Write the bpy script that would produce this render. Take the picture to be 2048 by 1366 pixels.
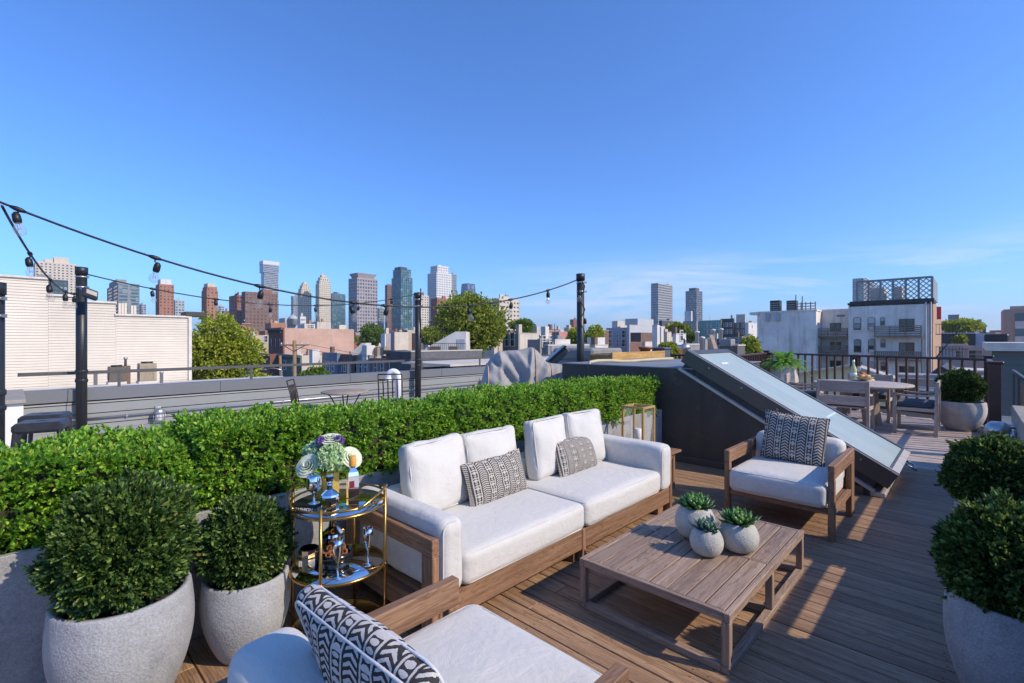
import bpy, math, random
import numpy as np
from mathutils import Vector, Matrix, Euler, noise

random.seed(7); RNG = np.random.default_rng(7)
for o in list(bpy.data.objects): bpy.data.objects.remove(o)
scene = bpy.context.scene
COL = scene.collection

# ------------------------------------------------------------------ camera
H, F, HZ = 1.6, 960.0, 680.0            # eye height (m), focal length and horizon in photo pixels
cd = bpy.data.cameras.new('camera'); cam = bpy.data.objects.new('camera', cd); COL.objects.link(cam)
cd.sensor_width = 36.0; cd.lens = F / 2048 * 36.0; cd.shift_y = -3.0 / 2048
cd.clip_start = 0.05; cd.clip_end = 20000
cam.location = (0, 0, H); cam.rotation_euler = (math.radians(90), 0, 0)
scene.camera = cam

# ------------------------------------------------------------------ light
TH = math.radians(43.7); S, C = math.sin(TH), math.cos(TH)   # the roof's long axis, right of the view
ROT = math.pi / 2 - TH
SUN_U, SUN_V, SUN_EL = 0.35, -0.937, math.radians(36.4)
sx, sy = SUN_U * S - SUN_V * C, SUN_U * C + SUN_V * S
l_ = math.hypot(sx, sy); sx /= l_; sy /= l_
to_sun = Vector((sx * math.cos(SUN_EL), sy * math.cos(SUN_EL), math.sin(SUN_EL)))
sd = bpy.data.lights.new('sun', 'SUN'); sun = bpy.data.objects.new('sun', sd); COL.objects.link(sun)
sd.energy = 3.35; sd.angle = math.radians(0.53); sd.color = (1.0, 0.865, 0.68)
sun.rotation_euler = (-to_sun).to_track_quat('-Z', 'Y').to_euler()
sun.location = (20, -10, 30)
world = bpy.data.worlds.new('World'); scene.world = world; world.use_nodes = True
wn = world.node_tree; wn.nodes.clear()
sky = wn.nodes.new('ShaderNodeTexSky'); sky.sky_type = 'NISHITA'; sky.sun_disc = False
sky.sun_elevation = SUN_EL; sky.sun_rotation = math.atan2(sx, sy)
sky.altitude = 0; sky.air_density = 1.0; sky.dust_density = 0.5; sky.ozone_density = 6.0
wbg = wn.nodes.new('ShaderNodeBackground'); wbg.inputs['Strength'].default_value = 0.148
wout = wn.nodes.new('ShaderNodeOutputWorld')
# thin cirrus low over the horizon
tc = wn.nodes.new('ShaderNodeTexCoord')
mp = wn.nodes.new('ShaderNodeMapping'); mp.inputs['Scale'].default_value = (1.1, 1.1, 9.0)
mp.inputs['Rotation'].default_value = (0.10, 0.06, 0.0)
wn.links.new(tc.outputs['Generated'], mp.inputs['Vector'])
cn = wn.nodes.new('ShaderNodeTexNoise'); cn.inputs['Scale'].default_value = 2.3; cn.inputs['Detail'].default_value = 7
cn.inputs['Roughness'].default_value = 0.6; cn.inputs['Distortion'].default_value = 0.8
wn.links.new(mp.outputs[0], cn.inputs['Vector'])
cr = wn.nodes.new('ShaderNodeMapRange'); cr.inputs[1].default_value = 0.42; cr.inputs[2].default_value = 0.66
wn.links.new(cn.outputs['Fac'], cr.inputs[0])
sp = wn.nodes.new('ShaderNodeSeparateXYZ'); wn.links.new(tc.outputs['Generated'], sp.inputs[0])
band = wn.nodes.new('ShaderNodeMapRange'); band.interpolation_type = 'SMOOTHSTEP'
band.inputs[1].default_value = 0.19; band.inputs[2].default_value = 0.09
wn.links.new(sp.outputs['Z'], band.inputs[0])
azm = wn.nodes.new('ShaderNodeMapRange'); azm.interpolation_type = 'SMOOTHSTEP'   # the cloud bank lies to the east
azm.inputs[1].default_value = -0.2; azm.inputs[2].default_value = 0.3
wn.links.new(sp.outputs['X'], azm.inputs[0])
m1 = wn.nodes.new('ShaderNodeMath'); m1.operation = 'MULTIPLY'
m2 = wn.nodes.new('ShaderNodeMath'); m2.operation = 'MULTIPLY'
wn.links.new(cr.outputs[0], m1.inputs[0]); wn.links.new(band.outputs[0], m1.inputs[1])
wn.links.new(m1.outputs[0], m2.inputs[0]); wn.links.new(azm.outputs[0], m2.inputs[1])
m3 = wn.nodes.new('ShaderNodeMath'); m3.operation = 'MULTIPLY'; m3.inputs[1].default_value = 0.85
wn.links.new(m2.outputs[0], m3.inputs[0])
cm = wn.nodes.new('ShaderNodeMix'); cm.data_type = 'RGBA'
cm.inputs['B'].default_value = (4.3, 4.55, 5.0, 1)
wn.links.new(m3.outputs[0], cm.inputs['Factor']); hs = wn.nodes.new('ShaderNodeMix'); hs.data_type = 'RGBA'; hs.blend_type = 'MULTIPLY'; hs.inputs['Factor'].default_value = 1.0
hs.inputs['B'].default_value = (0.545, 0.815, 1.165, 1)      # a clear dry sky, deeper blue than the model's
wn.links.new(sky.outputs[0], hs.inputs['A']); wn.links.new(hs.outputs['Result'], cm.inputs['A'])
wn.links.new(cm.outputs['Result'], wbg.inputs['Color']); wn.links.new(wbg.outputs[0], wout.inputs[0])

vs = scene.view_settings
vs.view_transform = 'Standard'; vs.look = 'None'; vs.exposure = 0.5; vs.gamma = 1.0; vs.use_curve_mapping = False
scene.cycles.max_bounces = 8; scene.cycles.transparent_max_bounces = 8

# ------------------------------------------------------------------ coordinates
def W(u, v, z=0.0): return Vector((u * S - v * C, u * C + v * S, z))
def at(px, py, Y): return Vector(((px - 1024) / F * Y, Y, H - (py - HZ) * Y / F))
def uv_of(p): return (p[0] * S + p[1] * C, -p[0] * C + p[1] * S)
def on_v(px, py, v):
    k = (px - 1024) / F; Y = v / (S - k * C); return Y * (C + k * S), H - (py - HZ) * Y / F
def on_u(px, py, u):
    k = (px - 1024) / F; Y = u / (k * S + C); return Y * (S - k * C), H - (py - HZ) * Y / F

# ------------------------------------------------------------------ materials
class NT:
    def __init__(s, name):
        s.m = bpy.data.materials.new(name); s.m.use_nodes = True; s.t = s.m.node_tree; s.t.nodes.clear()
        s.out = s.n('ShaderNodeOutputMaterial'); s.p = s.n('ShaderNodeBsdfPrincipled')
        s.l(s.p.outputs[0], s.out.inputs[0])
    def n(s, k, **kw):
        x = s.t.nodes.new(k)
        for a, b in kw.items(): setattr(x, a, b)
        return x
    def l(s, a, b): s.t.links.new(a, b)
    def set(s, i, v):
        if hasattr(v, 'is_output'): s.l(v, i)
        else: i.default_value = v
    def math(s, op, a, b=None, c=None, clamp=False):
        x = s.n('ShaderNodeMath', operation=op); x.use_clamp = clamp
        for i, v in enumerate((a, b, c)):
            if v is not None: s.set(x.inputs[i], v)
        return x.outputs[0]
    def coord(s, out='Object', scale=(1, 1, 1), rot=(0, 0, 0), rnd=0.0):
        t = s.n('ShaderNodeTexCoord'); m = s.n('ShaderNodeMapping')
        m.inputs['Scale'].default_value = scale; m.inputs['Rotation'].default_value = rot
        v = t.outputs[out]
        if rnd:
            oi = s.n('ShaderNodeObjectInfo'); sc = s.n('ShaderNodeVectorMath', operation='SCALE')
            cb = s.n('ShaderNodeCombineXYZ'); r2 = s.math('FRACT', s.math('MULTIPLY', oi.outputs['Random'], 17.3))
            s.l(oi.outputs['Random'], cb.inputs[0]); s.l(r2, cb.inputs[1]); s.l(oi.outputs['Random'], cb.inputs[2])
            s.l(cb.outputs[0], sc.inputs[0]); sc.inputs['Scale'].default_value = rnd
            ad = s.n('ShaderNodeVectorMath', operation='ADD'); s.l(v, ad.inputs[0]); s.l(sc.outputs[0], ad.inputs[1]); v = ad.outputs[0]
        s.l(v, m.inputs[0]); return m.outputs[0]
    def noise(s, vec, scale, detail=4, rough=0.55, dist=0.0):
        x = s.n('ShaderNodeTexNoise'); s.l(vec, x.inputs['Vector'])
        x.inputs['Scale'].default_value = scale; x.inputs['Detail'].default_value = detail
        x.inputs['Roughness'].default_value = rough; x.inputs['Distortion'].default_value = dist
        return x.outputs['Fac']
    def ramp(s, f, stops):
        x = s.n('ShaderNodeValToRGB'); s.l(f, x.inputs[0]); e = x.color_ramp.elements
        while len(e) < len(stops): e.new(0.5)
        for i, (p, c) in enumerate(stops): e[i].position = p; e[i].color = (*c[:3], 1)
        return x.outputs[0]
    def mix(s, f, a, b, blend='MIX'):
        x = s.n('ShaderNodeMix', data_type='RGBA', blend_type=blend)
        s.set(x.inputs['Factor'], f)
        for k, v in (('A', a), ('B', b)):
            if hasattr(v, 'is_output'): s.l(v, x.inputs[k])
            else: x.inputs[k].default_value = (*v[:3], 1)
        return x.outputs['Result']
    def bump(s, h, strength=0.3, dist=0.01):
        b = s.n('ShaderNodeBump'); b.inputs['Strength'].default_value = strength; b.inputs['Distance'].default_value = dist
        s.l(h, b.inputs['Height']); s.l(b.outputs[0], s.p.inputs['Normal'])
    def fin(s, col, rough=0.6, metal=0.0, spec=0.5):
        i = s.p.inputs['Base Color']
        if hasattr(col, 'is_output'): s.l(col, i)
        else: i.default_value = (*col[:3], 1)
        s.set(s.p.inputs['Roughness'], rough); s.p.inputs['Metallic'].default_value = metal
        s.p.inputs['Specular IOR Level'].default_value = spec
        return s.m

def shade(c, k): return tuple(min(1.0, x * k) for x in c)
MC = {}
def plain(name, col, rough=0.6, var=0.18, scale=3.0, bump=0.0, bscale=60, metal=0.0, spec=0.4, fine=0.0, rnd=3.0):
    """a surface with blotches, an optional fine speckle and an optional relief"""
    if name in MC: return MC[name]
    t = NT(name); v = t.coord(rnd=rnd)
    c = t.ramp(t.noise(v, scale, 6, 0.62), [(0.28, shade(col, 1 - var)), (0.72, shade(col, 1 + var))])
    if fine: c = t.mix(fine, c, t.ramp(t.noise(v, bscale * 2, 2), [(0.3, shade(col, 0.6)), (0.7, shade(col, 1.35))]))
    if bump: t.bump(t.noise(v, bscale, 5, 0.6), bump, 0.01)
    MC[name] = t.fin(c, rough, metal, spec); return MC[name]

def weathered(name, col, rough=0.85, streak=0.4, sc=0.5, dirt=(.22, .19, .165), bump=0.15):
    """painted or rendered wall with rain streaks, patches and grime"""
    if name in MC: return MC[name]
    t = NT(name); v = t.coord(rnd=6.0)
    c = t.ramp(t.noise(v, sc, 7, 0.66), [(0.3, shade(col, 0.82)), (0.7, shade(col, 1.10))])
    st = t.ramp(t.noise(t.coord(scale=(1.5, 1.5, 0.13), rnd=6.0), 1.0, 6, 0.65), [(0.50, (0, 0, 0)), (0.74, (1, 1, 1))])
    pt = t.ramp(t.noise(v, sc * 7, 5, 0.6), [(0.56, (0, 0, 0)), (0.72, (1, 1, 1))])
    c = t.mix(t.math('MULTIPLY', st, streak), c, dirt); c = t.mix(t.math('MULTIPLY', pt, streak * .55), c, shade(dirt, 1.4))
    t.bump(t.noise(v, 9, 5, 0.6), bump, 0.03)
    MC[name] = t.fin(c, rough, 0, 0.2); return MC[name]

def wood(name, c0, c1, axis, rough=0.62, fine=46.0, groove=False):
    if name in MC: return MC[name]
    t = NT(name); sc = [fine] * 3; sc[axis] = 2.0; sl = [9.0] * 3; sl[axis] = 0.9
    v = t.coord(scale=tuple(sc), rnd=5.0); v2 = t.coord(scale=tuple(sl), rnd=5.0)
    g = t.noise(v, 1.0, 5, 0.65, 0.6); b = t.noise(v2, 1.0, 4, 0.6, 1.8)
    rings = t.math('FRACT', t.math('MULTIPLY', b, 9.0))
    rl = t.math('SMOOTH_MIN', t.math('MULTIPLY', rings, 3.2), 1.0, 0.3)
    base = t.ramp(g, [(0.30, c0), (0.66, c1)])
    col = t.mix(t.math('MULTIPLY', t.math('SUBTRACT', 1.0, rl, clamp=True), 0.55), base, shade(c0, 0.42))
    oi = t.n('ShaderNodeObjectInfo')
    k = t.math('MULTIPLY_ADD', oi.outputs['Random'], 0.26, 0.87)
    hv = t.n('ShaderNodeHueSaturation'); t.l(col, hv.inputs['Color']); t.l(k, hv.inputs['Value'])
    hv.inputs['Saturation'].default_value = 1.0
    hgt = t.math('ADD', g, t.math('MULTIPLY', rl, 0.6))
    if groove:                                                   # the milled ribs of decking
        sx_ = t.n('ShaderNodeSeparateXYZ'); t.l(t.coord(), sx_.inputs[0])
        rib = t.math('SINE', t.math('MULTIPLY', sx_.outputs[0], 430.0)); hgt = t.math('MULTIPLY_ADD', rib, 0.55, hgt)
    t.bump(hgt, 0.4 if groove else 0.28, 0.004)
    MC[name] = t.fin(hv.outputs[0], rough, 0, 0.3); return MC[name]

def fabric(name, col, weave=900.0, rough=0.9):
    if name in MC: return MC[name]
    t = NT(name); v = t.coord(rnd=2.0)
    f = t.noise(v, weave / 3, 2, 0.5); big = t.noise(v, 5.5, 4, 0.55, 0.6)
    w1 = t.coord(scale=(weave, 14, 14)); w2 = t.coord(scale=(14, weave, weave))
    th = t.math('ADD', t.noise(w1, 1.0, 1), t.noise(w2, 1.0, 1))
    c = t.ramp(t.math('MULTIPLY', th, 0.5), [(0.33, shade(col, 0.90)), (0.66, shade(col, 1.05))])
    mid_ = t.noise(t.coord(scale=(9, 16, 16), rnd=2.0), 1.0, 3, .55, 1.2)
    t.bump(t.math('ADD', t.math('ADD', t.math('MULTIPLY', f, 0.14), big), t.math('MULTIPLY', mid_, .35)), 0.5, 0.022)
    t.p.inputs['Sheen Weight'].default_value = 0.15
    MC[name] = t.fin(c, rough, 0, 0.15); return MC[name]

def pattern_fabric(name, nx, ny, w, h, axes=('X', 'Z'), dots=False, black=(0.04, 0.037, 0.034), white=(0.56, 0.51, 0.455)):
    """woven print: columns of chevrons between ladders of bars, squares and dots, in the pillow's own coordinates"""
    t = NT(name); tc = t.n('ShaderNodeTexCoord'); sp = t.n('ShaderNodeSeparateXYZ')
    wob = t.n('ShaderNodeTexNoise'); wob.inputs['Scale'].default_value = 60
    t.l(tc.outputs['Object'], wob.inputs['Vector'])
    va = t.n('ShaderNodeVectorMath', operation='SCALE'); va.inputs['Scale'].default_value = 0.006 if dots else 0.003
    vs_ = t.n('ShaderNodeVectorMath', operation='SUBTRACT'); t.l(wob.outputs['Color'], vs_.inputs[0]); vs_.inputs[1].default_value = (.5, .5, .5)
    t.l(vs_.outputs[0], va.inputs[0])
    ad = t.n('ShaderNodeVectorMath', operation='ADD'); t.l(tc.outputs['Object'], ad.inputs[0]); t.l(va.outputs[0], ad.inputs[1])
    t.l(ad.outputs[0], sp.inputs[0])
    x = t.math('MULTIPLY_ADD', sp.outputs[axes[0]], nx / w, 50.25); yy_ = sp.outputs[axes[1]] if len(axes) < 3 else t.math('ADD', sp.outputs[axes[1]], sp.outputs[axes[2]])
    y = t.math('MULTIPLY_ADD', yy_, ny / h, 50.0)
    fx = t.math('FRACT', x); par = t.math('FRACT', t.math('MULTIPLY', t.math('FLOOR', x), 0.5))
    odd = t.math('GREATER_THAN', par, 0.25)
    d = t.math('ABSOLUTE', t.math('SUBTRACT', fx, 0.5))
    chev = t.math('GREATER_THAN', t.math('FRACT', t.math('MULTIPLY_ADD', d, 1.7, y)), 0.52)
    chev = t.math('MULTIPLY', chev, t.math('LESS_THAN', d, 0.44))
    y4 = t.math('FRACT', t.math('MULTIPLY', y, 0.25)); y2 = t.math('FRACT', t.math('MULTIPLY', y, 1.0))
    side = t.math('MULTIPLY', t.math('GREATER_THAN', d, 0.30), t.math('LESS_THAN', d, 0.42))
    rung = t.math('LESS_THAN', y4, 0.13)
    rung2 = t.math('MULTIPLY', t.math('GREATER_THAN', y4, 0.32), t.math('LESS_THAN', y4, 0.42))
    if dots:
        dy = t.math('SUBTRACT', y2, 0.5)
        r = t.math('SQRT', t.math('ADD', t.math('MULTIPLY', dy, dy), t.math('MULTIPLY', t.math('MULTIPLY', d, d), 2.2)))
        inner = t.math('LESS_THAN', r, 0.36)
    else:
        inner = t.math('MULTIPLY', t.math('LESS_THAN', d, 0.13), t.math('GREATER_THAN', y2, 0.4))
    lad = t.math('MAXIMUM', t.math('MAXIMUM', side, t.math('MULTIPLY', t.math('MAXIMUM', rung, rung2), t.math('LESS_THAN', d, 0.42))), inner)
    sel = t.math('ADD', t.math('MULTIPLY', odd, chev), t.math('MULTIPLY', t.math('SUBTRACT', 1.0, odd), lad))
    v = t.coord(); g = t.noise(v, 500, 2)
    wc = t.ramp(g, [(0.3, shade(white, 0.72)), (0.7, white)]); bc = t.ramp(g, [(0.3, black), (0.7, shade(black, 2.2))])
    t.bump(t.math('ADD', g, t.math('MULTIPLY', sel, 0.8)), 0.25, 0.003)
    return t.fin(t.mix(sel, bc, wc), 0.9, 0, 0.1)

def leafmat(name, stops, trans=0.28, rough=0.42):
    if name in MC: return MC[name]
    t = NT(name); g = t.n('ShaderNodeNewGeometry')
    c = t.ramp(g.outputs['Random Per Island'], stops)
    t.fin(c, rough, 0, 0.45)
    tr = t.n('ShaderNodeBsdfTranslucent'); hs = t.n('ShaderNodeHueSaturation'); t.l(c, hs.inputs['Color'])
    hs.inputs['Value'].default_value = 1.5; hs.inputs['Hue'].default_value = 0.485; t.l(hs.outputs[0], tr.inputs['Color'])
    mx = t.n('ShaderNodeMixShader'); mx.inputs[0].default_value = trans
    t.l(t.p.outputs[0], mx.inputs[1]); t.l(tr.outputs[0], mx.inputs[2]); t.l(mx.outputs[0], t.out.inputs[0])
    MC[name] = t.m; return t.m

def glassy(name, col, rough=0.05, metal=0.0, spec=0.8, coat=0.0, trans=0.0, alpha=1.0):
    if name in MC: return MC[name]
    t = NT(name); t.fin(col, rough, metal, spec)
    t.p.inputs['Coat Weight'].default_value = coat; t.p.inputs['Transmission Weight'].default_value = trans
    t.p.inputs['IOR'].default_value = 1.45; t.p.inputs['Alpha'].default_value = alpha
    MC[name] = t.m; return t.m

def pane_glass(name, col, var=0.5, sc=(0.35, 0.35, 0.3)):
    """window glass seen from outside: dark room behind, each pane tilted a hair so reflections break up"""
    if name in MC: return MC[name]
    t = NT(name); v = t.coord(scale=sc, rnd=9.0); n = t.noise(v, 1.0, 3)
    c = t.ramp(n, [(0.3, shade(col, 1 - var)), (0.7, shade(col, 1 + var))])
    sn_ = t.n('ShaderNodeVectorMath', operation='SNAP'); t.l(t.coord(), sn_.inputs[0]); sn_.inputs[1].default_value = (3.1, 3.1, 3.3)
    wn_ = t.n('ShaderNodeTexWhiteNoise'); t.l(sn_.outputs[0], wn_.inputs['Vector'])      # blinds drawn in some rooms
    c = t.mix(t.ramp(wn_.outputs['Value'], [(0.70, (0, 0, 0)), (0.98, (.8, .8, .8))]), c, tuple(min(.5, .22 + 1.2 * q) for q in col))
    t.bump(t.noise(v, 2.0, 1), 0.12, 0.15)
    MC[name] = t.fin(c, 0.08, 0.0, 0.8); return MC[name]

# ------------------------------------------------------------------ mesh building
class MB:
    def __init__(s): s.v = []; s.f = []; s.mi = []; s.sm = []
    def add(s, vs, fs, smooth=False, mi=0):
        b = len(s.v); s.v += [tuple(q) for q in vs]; s.f += [tuple(i + b for i in f) for f in fs]
        s.sm += [smooth] * len(fs); s.mi += [mi] * len(fs); return s
    def box(s, x0, x1, y0, y1, z0, z1, ch=0.0, mi=0):
        if x1 < x0: x0, x1 = x1, x0
        if y1 < y0: y0, y1 = y1, y0
        if z1 < z0: z0, z1 = z1, z0
        if ch <= 0:
            vs = [(x, y, z) for z in (z0, z1) for y in (y0, y1) for x in (x0, x1)]
            return s.add(vs, [(0, 2, 3, 1), (4, 5, 7, 6), (0, 1, 5, 4), (2, 6, 7, 3), (0, 4, 6, 2), (1, 3, 7, 5)], mi=mi)
        ch = min(ch, .45 * min(x1 - x0, y1 - y0, z1 - z0))
        vs = []; ix = {}
        X = (x0, x1); Y = (y0, y1); Z = (z0, z1)
        for a in (0, 1):
            for b in (0, 1):
                for c in (0, 1):
                    dx = ch * (1 - 2 * a); dy = ch * (1 - 2 * b); dz = ch * (1 - 2 * c)
                    for ax, p in enumerate(((X[a], Y[b] + dy, Z[c] + dz), (X[a] + dx, Y[b], Z[c] + dz), (X[a] + dx, Y[b] + dy, Z[c]))):
                        ix[a, b, c, ax] = len(vs); vs.append(p)
        I = lambda a, b, c, ax: ix[a, b, c, ax]
        fs = []
        for a in (0, 1):
            q = [I(a, 0, 0, 0), I(a, 1, 0, 0), I(a, 1, 1, 0), I(a, 0, 1, 0)]; fs.append(q if a else q[::-1])
            q = [I(0, a, 0, 1), I(1, a, 0, 1), I(1, a, 1, 1), I(0, a, 1, 1)]; fs.append(q[::-1] if a else q)
            q = [I(0, 0, a, 2), I(1, 0, a, 2), I(1, 1, a, 2), I(0, 1, a, 2)]; fs.append(q if a else q[::-1])
        for a in (0, 1):
            for b in (0, 1):
                q = [I(a, b, 0, 0), I(a, b, 1, 0), I(a, b, 1, 1), I(a, b, 0, 1)]; fs.append(q if a == b else q[::-1])
                q = [I(a, 0, b, 0), I(a, 0, b, 2), I(a, 1, b, 2), I(a, 1, b, 0)]; fs.append(q if a == b else q[::-1])
                q = [I(0, a, b, 1), I(1, a, b, 1), I(1, a, b, 2), I(0, a, b, 2)]; fs.append(q if a == b else q[::-1])
        for a in (0, 1):
            for b in (0, 1):
                for c in (0, 1):
                    q = [I(a, b, c, 0), I(a, b, c, 1), I(a, b, c, 2)]; fs.append(q if (a + b + c) % 2 else q[::-1])
        return s.add(vs, fs, mi=mi)
    def tube(s, pts, r, n=8, cap=True, smooth=True, mi=0):
        pts = [Vector(p) for p in pts]; rs = r if hasattr(r, '__len__') else [r] * len(pts)
        vs = []; fs = []; up = None
        for i, p in enumerate(pts):
            d = (pts[min(i + 1, len(pts) - 1)] - pts[max(i - 1, 0)])
            d = d.normalized() if d.length > 1e-9 else Vector((0, 0, 1))
            if up is None: up = Vector((0, 0, 1)) if abs(d.z) < 0.9 else Vector((1, 0, 0))
            a = d.cross(up)
            a = a.normalized() if a.length > 1e-6 else d.orthogonal().normalized()
            b = a.cross(d).normalized(); up = b
            for k in range(n):
                t = 2 * math.pi * k / n; vs.append(p + (a * math.cos(t) + b * math.sin(t)) * rs[i])
        for i in range(len(pts) - 1):
            for k in range(n):
                fs.append((i * n + k, i * n + (k + 1) % n, (i + 1) * n + (k + 1) % n, (i + 1) * n + k))
        s.add(vs, fs, smooth, mi)
        if cap:
            b = len(s.v) - len(vs)
            s.f.append(tuple(b + k for k in range(n))[::-1]); s.f.append(tuple(b + (len(pts) - 1) * n + k for k in range(n)))
            s.sm += [False, False]; s.mi += [mi, mi]
        return s
    def lathe(s, prof, n=24, c=(0, 0, 0), smooth=True, mi=0, a0=0.0, sq=None):
        vs = []; fs = []
        for r, z in prof:
            for k in range(n):
                t = 2 * math.pi * k / n + a0; vs.append((c[0] + r * math.cos(t), c[1] + r * math.sin(t), c[2] + z))
        for i in range(len(prof) - 1):
            for k in range(n):
                fs.append((i * n + k, i * n + (k + 1) % n, (i + 1) * n + (k + 1) % n, (i + 1) * n + k))
        s.add(vs, fs, smooth, mi)
        b = len(s.v) - len(vs)
        if prof[0][0] > 1e-4: s.f.append(tuple(b + k for k in range(n))[::-1]); s.sm.append(False); s.mi.append(mi)
        if prof[-1][0] > 1e-4: s.f.append(tuple(b + (len(prof) - 1) * n + k for k in range(n))); s.sm.append(False); s.mi.append(mi)
        return s
    def torus(s, c, R, r, n=40, m=8, mi=0, ry=None):
        pts = [(c[0] + R * math.cos(2 * math.pi * k / n), c[1] + (ry or R) * math.sin(2 * math.pi * k / n), c[2]) for k in range(n + 1)]
        return s.tube(pts, r, m, cap=False, mi=mi)
    def prism(s, poly, d0, d1, axis='y', mi=0):
        """polygon in the plane across an axis, extruded from d0 to d1"""
        n = len(poly); f = {'x': lambda a, b, d: (d, a, b), 'y': lambda a, b, d: (a, d, b), 'z': lambda a, b, d: (a, b, d)}[axis]
        vs = [f(a, b, d0) for a, b in poly] + [f(a, b, d1) for a, b in poly]
        fs = [tuple(range(n)), tuple(range(2 * n - 1, n - 1, -1))] + [(i, n + i, n + (i + 1) % n, (i + 1) % n) for i in range(n)]
        return s.add(vs, fs, mi=mi)
    def mesh(s, name, mats):
        me = bpy.data.meshes.new(name); me.from_pydata(s.v, [], s.f)
        for m in (mats if isinstance(mats, (list, tuple)) else [mats]): me.materials.append(m)
        me.polygons.foreach_set('use_smooth', s.sm); me.polygons.foreach_set('material_index', s.mi)
        me.validate(); me.update(); fixn(me); return me
    def build(s, name, mats, parent=None, **kw): return link(name, s.mesh(name, mats), parent, **kw)
def fixn(me):
    import bmesh
    bm = bmesh.new(); bm.from_mesh(me); bmesh.ops.recalc_face_normals(bm, faces=bm.faces); bm.to_mesh(me); bm.free()
def link(name, data, parent=None, loc=None, rz=None, kind=None, rot=None):
    o = bpy.data.objects.new(name, data); COL.objects.link(o)
    if parent: o.parent = parent
    if loc is not None: o.location = loc
    if rz is not None: o.rotation_euler = (0, 0, rz)
    if rot is not None: o.rotation_euler = rot
    if kind: o['kind'] = kind
    return o
def tag(o, label, cat, group=None, kind=None):
    o['label'] = label; o['category'] = cat
    if group: o['group'] = group
    if kind: o['kind'] = kind
    return o
def thing(name, label, cat, loc=(0, 0, 0), rz=0.0, group=None):
    return tag(link(name, None, None, loc, rz), label, cat, group)
def roof_thing(name, label, cat, u=0, v=0, z=0, rz=0.0, group=None):
    return thing(name, label, cat, W(u, v, z), ROT + rz, group)
def structure(name, mb, mat, **kw):
    o = mb.build(name, mat, **kw); o['kind'] = 'structure'; return o
def copy_tree(o, parent=None):
    c = o.copy(); COL.objects.link(c); c.parent = parent
    for ch in o.children: copy_tree(ch, c)
    return c

# numpy leaves: each leaf is a pointed blade of two folded quads
def leaf_mesh(name, P, D, L, Wd, mat, fold=0.25, rng=RNG):
    """P bases, D directions (unit), L lengths, Wd half widths"""
    n = len(P); R = rng.normal(size=(n, 3)); A = np.cross(D, R); A /= np.linalg.norm(A, axis=1)[:, None] + 1e-9
    Nn = np.cross(A, D); L = np.broadcast_to(np.asarray(L, float), (n,))[:, None]; Wd = np.broadcast_to(np.asarray(Wd, float), (n,))[:, None]
    tip = P + D * L - Nn * L * 0.12
    l1 = P + D * L * 0.35 + A * Wd + Nn * Wd * fold; l2 = P + D * L * 0.72 + A * Wd * 0.85 + Nn * Wd * fold
    r1 = P + D * L * 0.35 - A * Wd + Nn * Wd * fold; r2 = P + D * L * 0.72 - A * Wd * 0.85 + Nn * Wd * fold
    V = np.stack([P, l1, l2, tip, r2, r1], 1).reshape(-1, 3)
    b = np.arange(n)[:, None] * 6
    q = np.concatenate([b + np.array([[0, 3, 2, 1]]), b + np.array([[0, 5, 4, 3]])], 1).reshape(-1)
    me = bpy.data.meshes.new(name)
    me.vertices.add(len(V)); me.vertices.foreach_set('co', V.astype(np.float32).ravel())
    nf = 2 * n; me.loops.add(4 * nf); me.loops.foreach_set('vertex_index', q.astype(np.int32))
    me.polygons.add(nf); me.polygons.foreach_set('loop_start', np.arange(nf, dtype=np.int32) * 4)
    me.polygons.foreach_set('loop_total', np.full(nf, 4, dtype=np.int32))
    me.materials.append(mat); me.update(calc_edges=True); return me
def unit(a): return a / (np.linalg.norm(a, axis=1)[:, None] + 1e-9)
def sprigs(P, Nrm, k, L, Wd, spread=0.9, stem=0.03, rng=RNG):
    """k leaves round each shoot tip P pointing along Nrm"""
    n = len(P); R = unit(rng.normal(size=(n, 3))); A = unit(np.cross(Nrm, R)); Bv = np.cross(Nrm, A)
    PP = []; DD = []
    for j in range(k):
        t = 2 * math.pi * j / k * 1.618 * 2 + rng.uniform(-.4, .4, n); lev = j / max(1, k - 1)
        rad = np.cos(t)[:, None] * A + np.sin(t)[:, None] * Bv
        sp_ = spread * (1.15 - 0.8 * lev) * rng.uniform(.7, 1.3, n)[:, None]
        PP.append(P + Nrm * stem * (lev - 0.6)); DD.append(unit(Nrm + rad * sp_))
    P2 = np.concatenate(PP); D2 = np.concatenate(DD); m = len(P2)
    return P2, D2, L * rng.uniform(.7, 1.2, m), Wd * rng.uniform(.75, 1.15, m)

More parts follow.
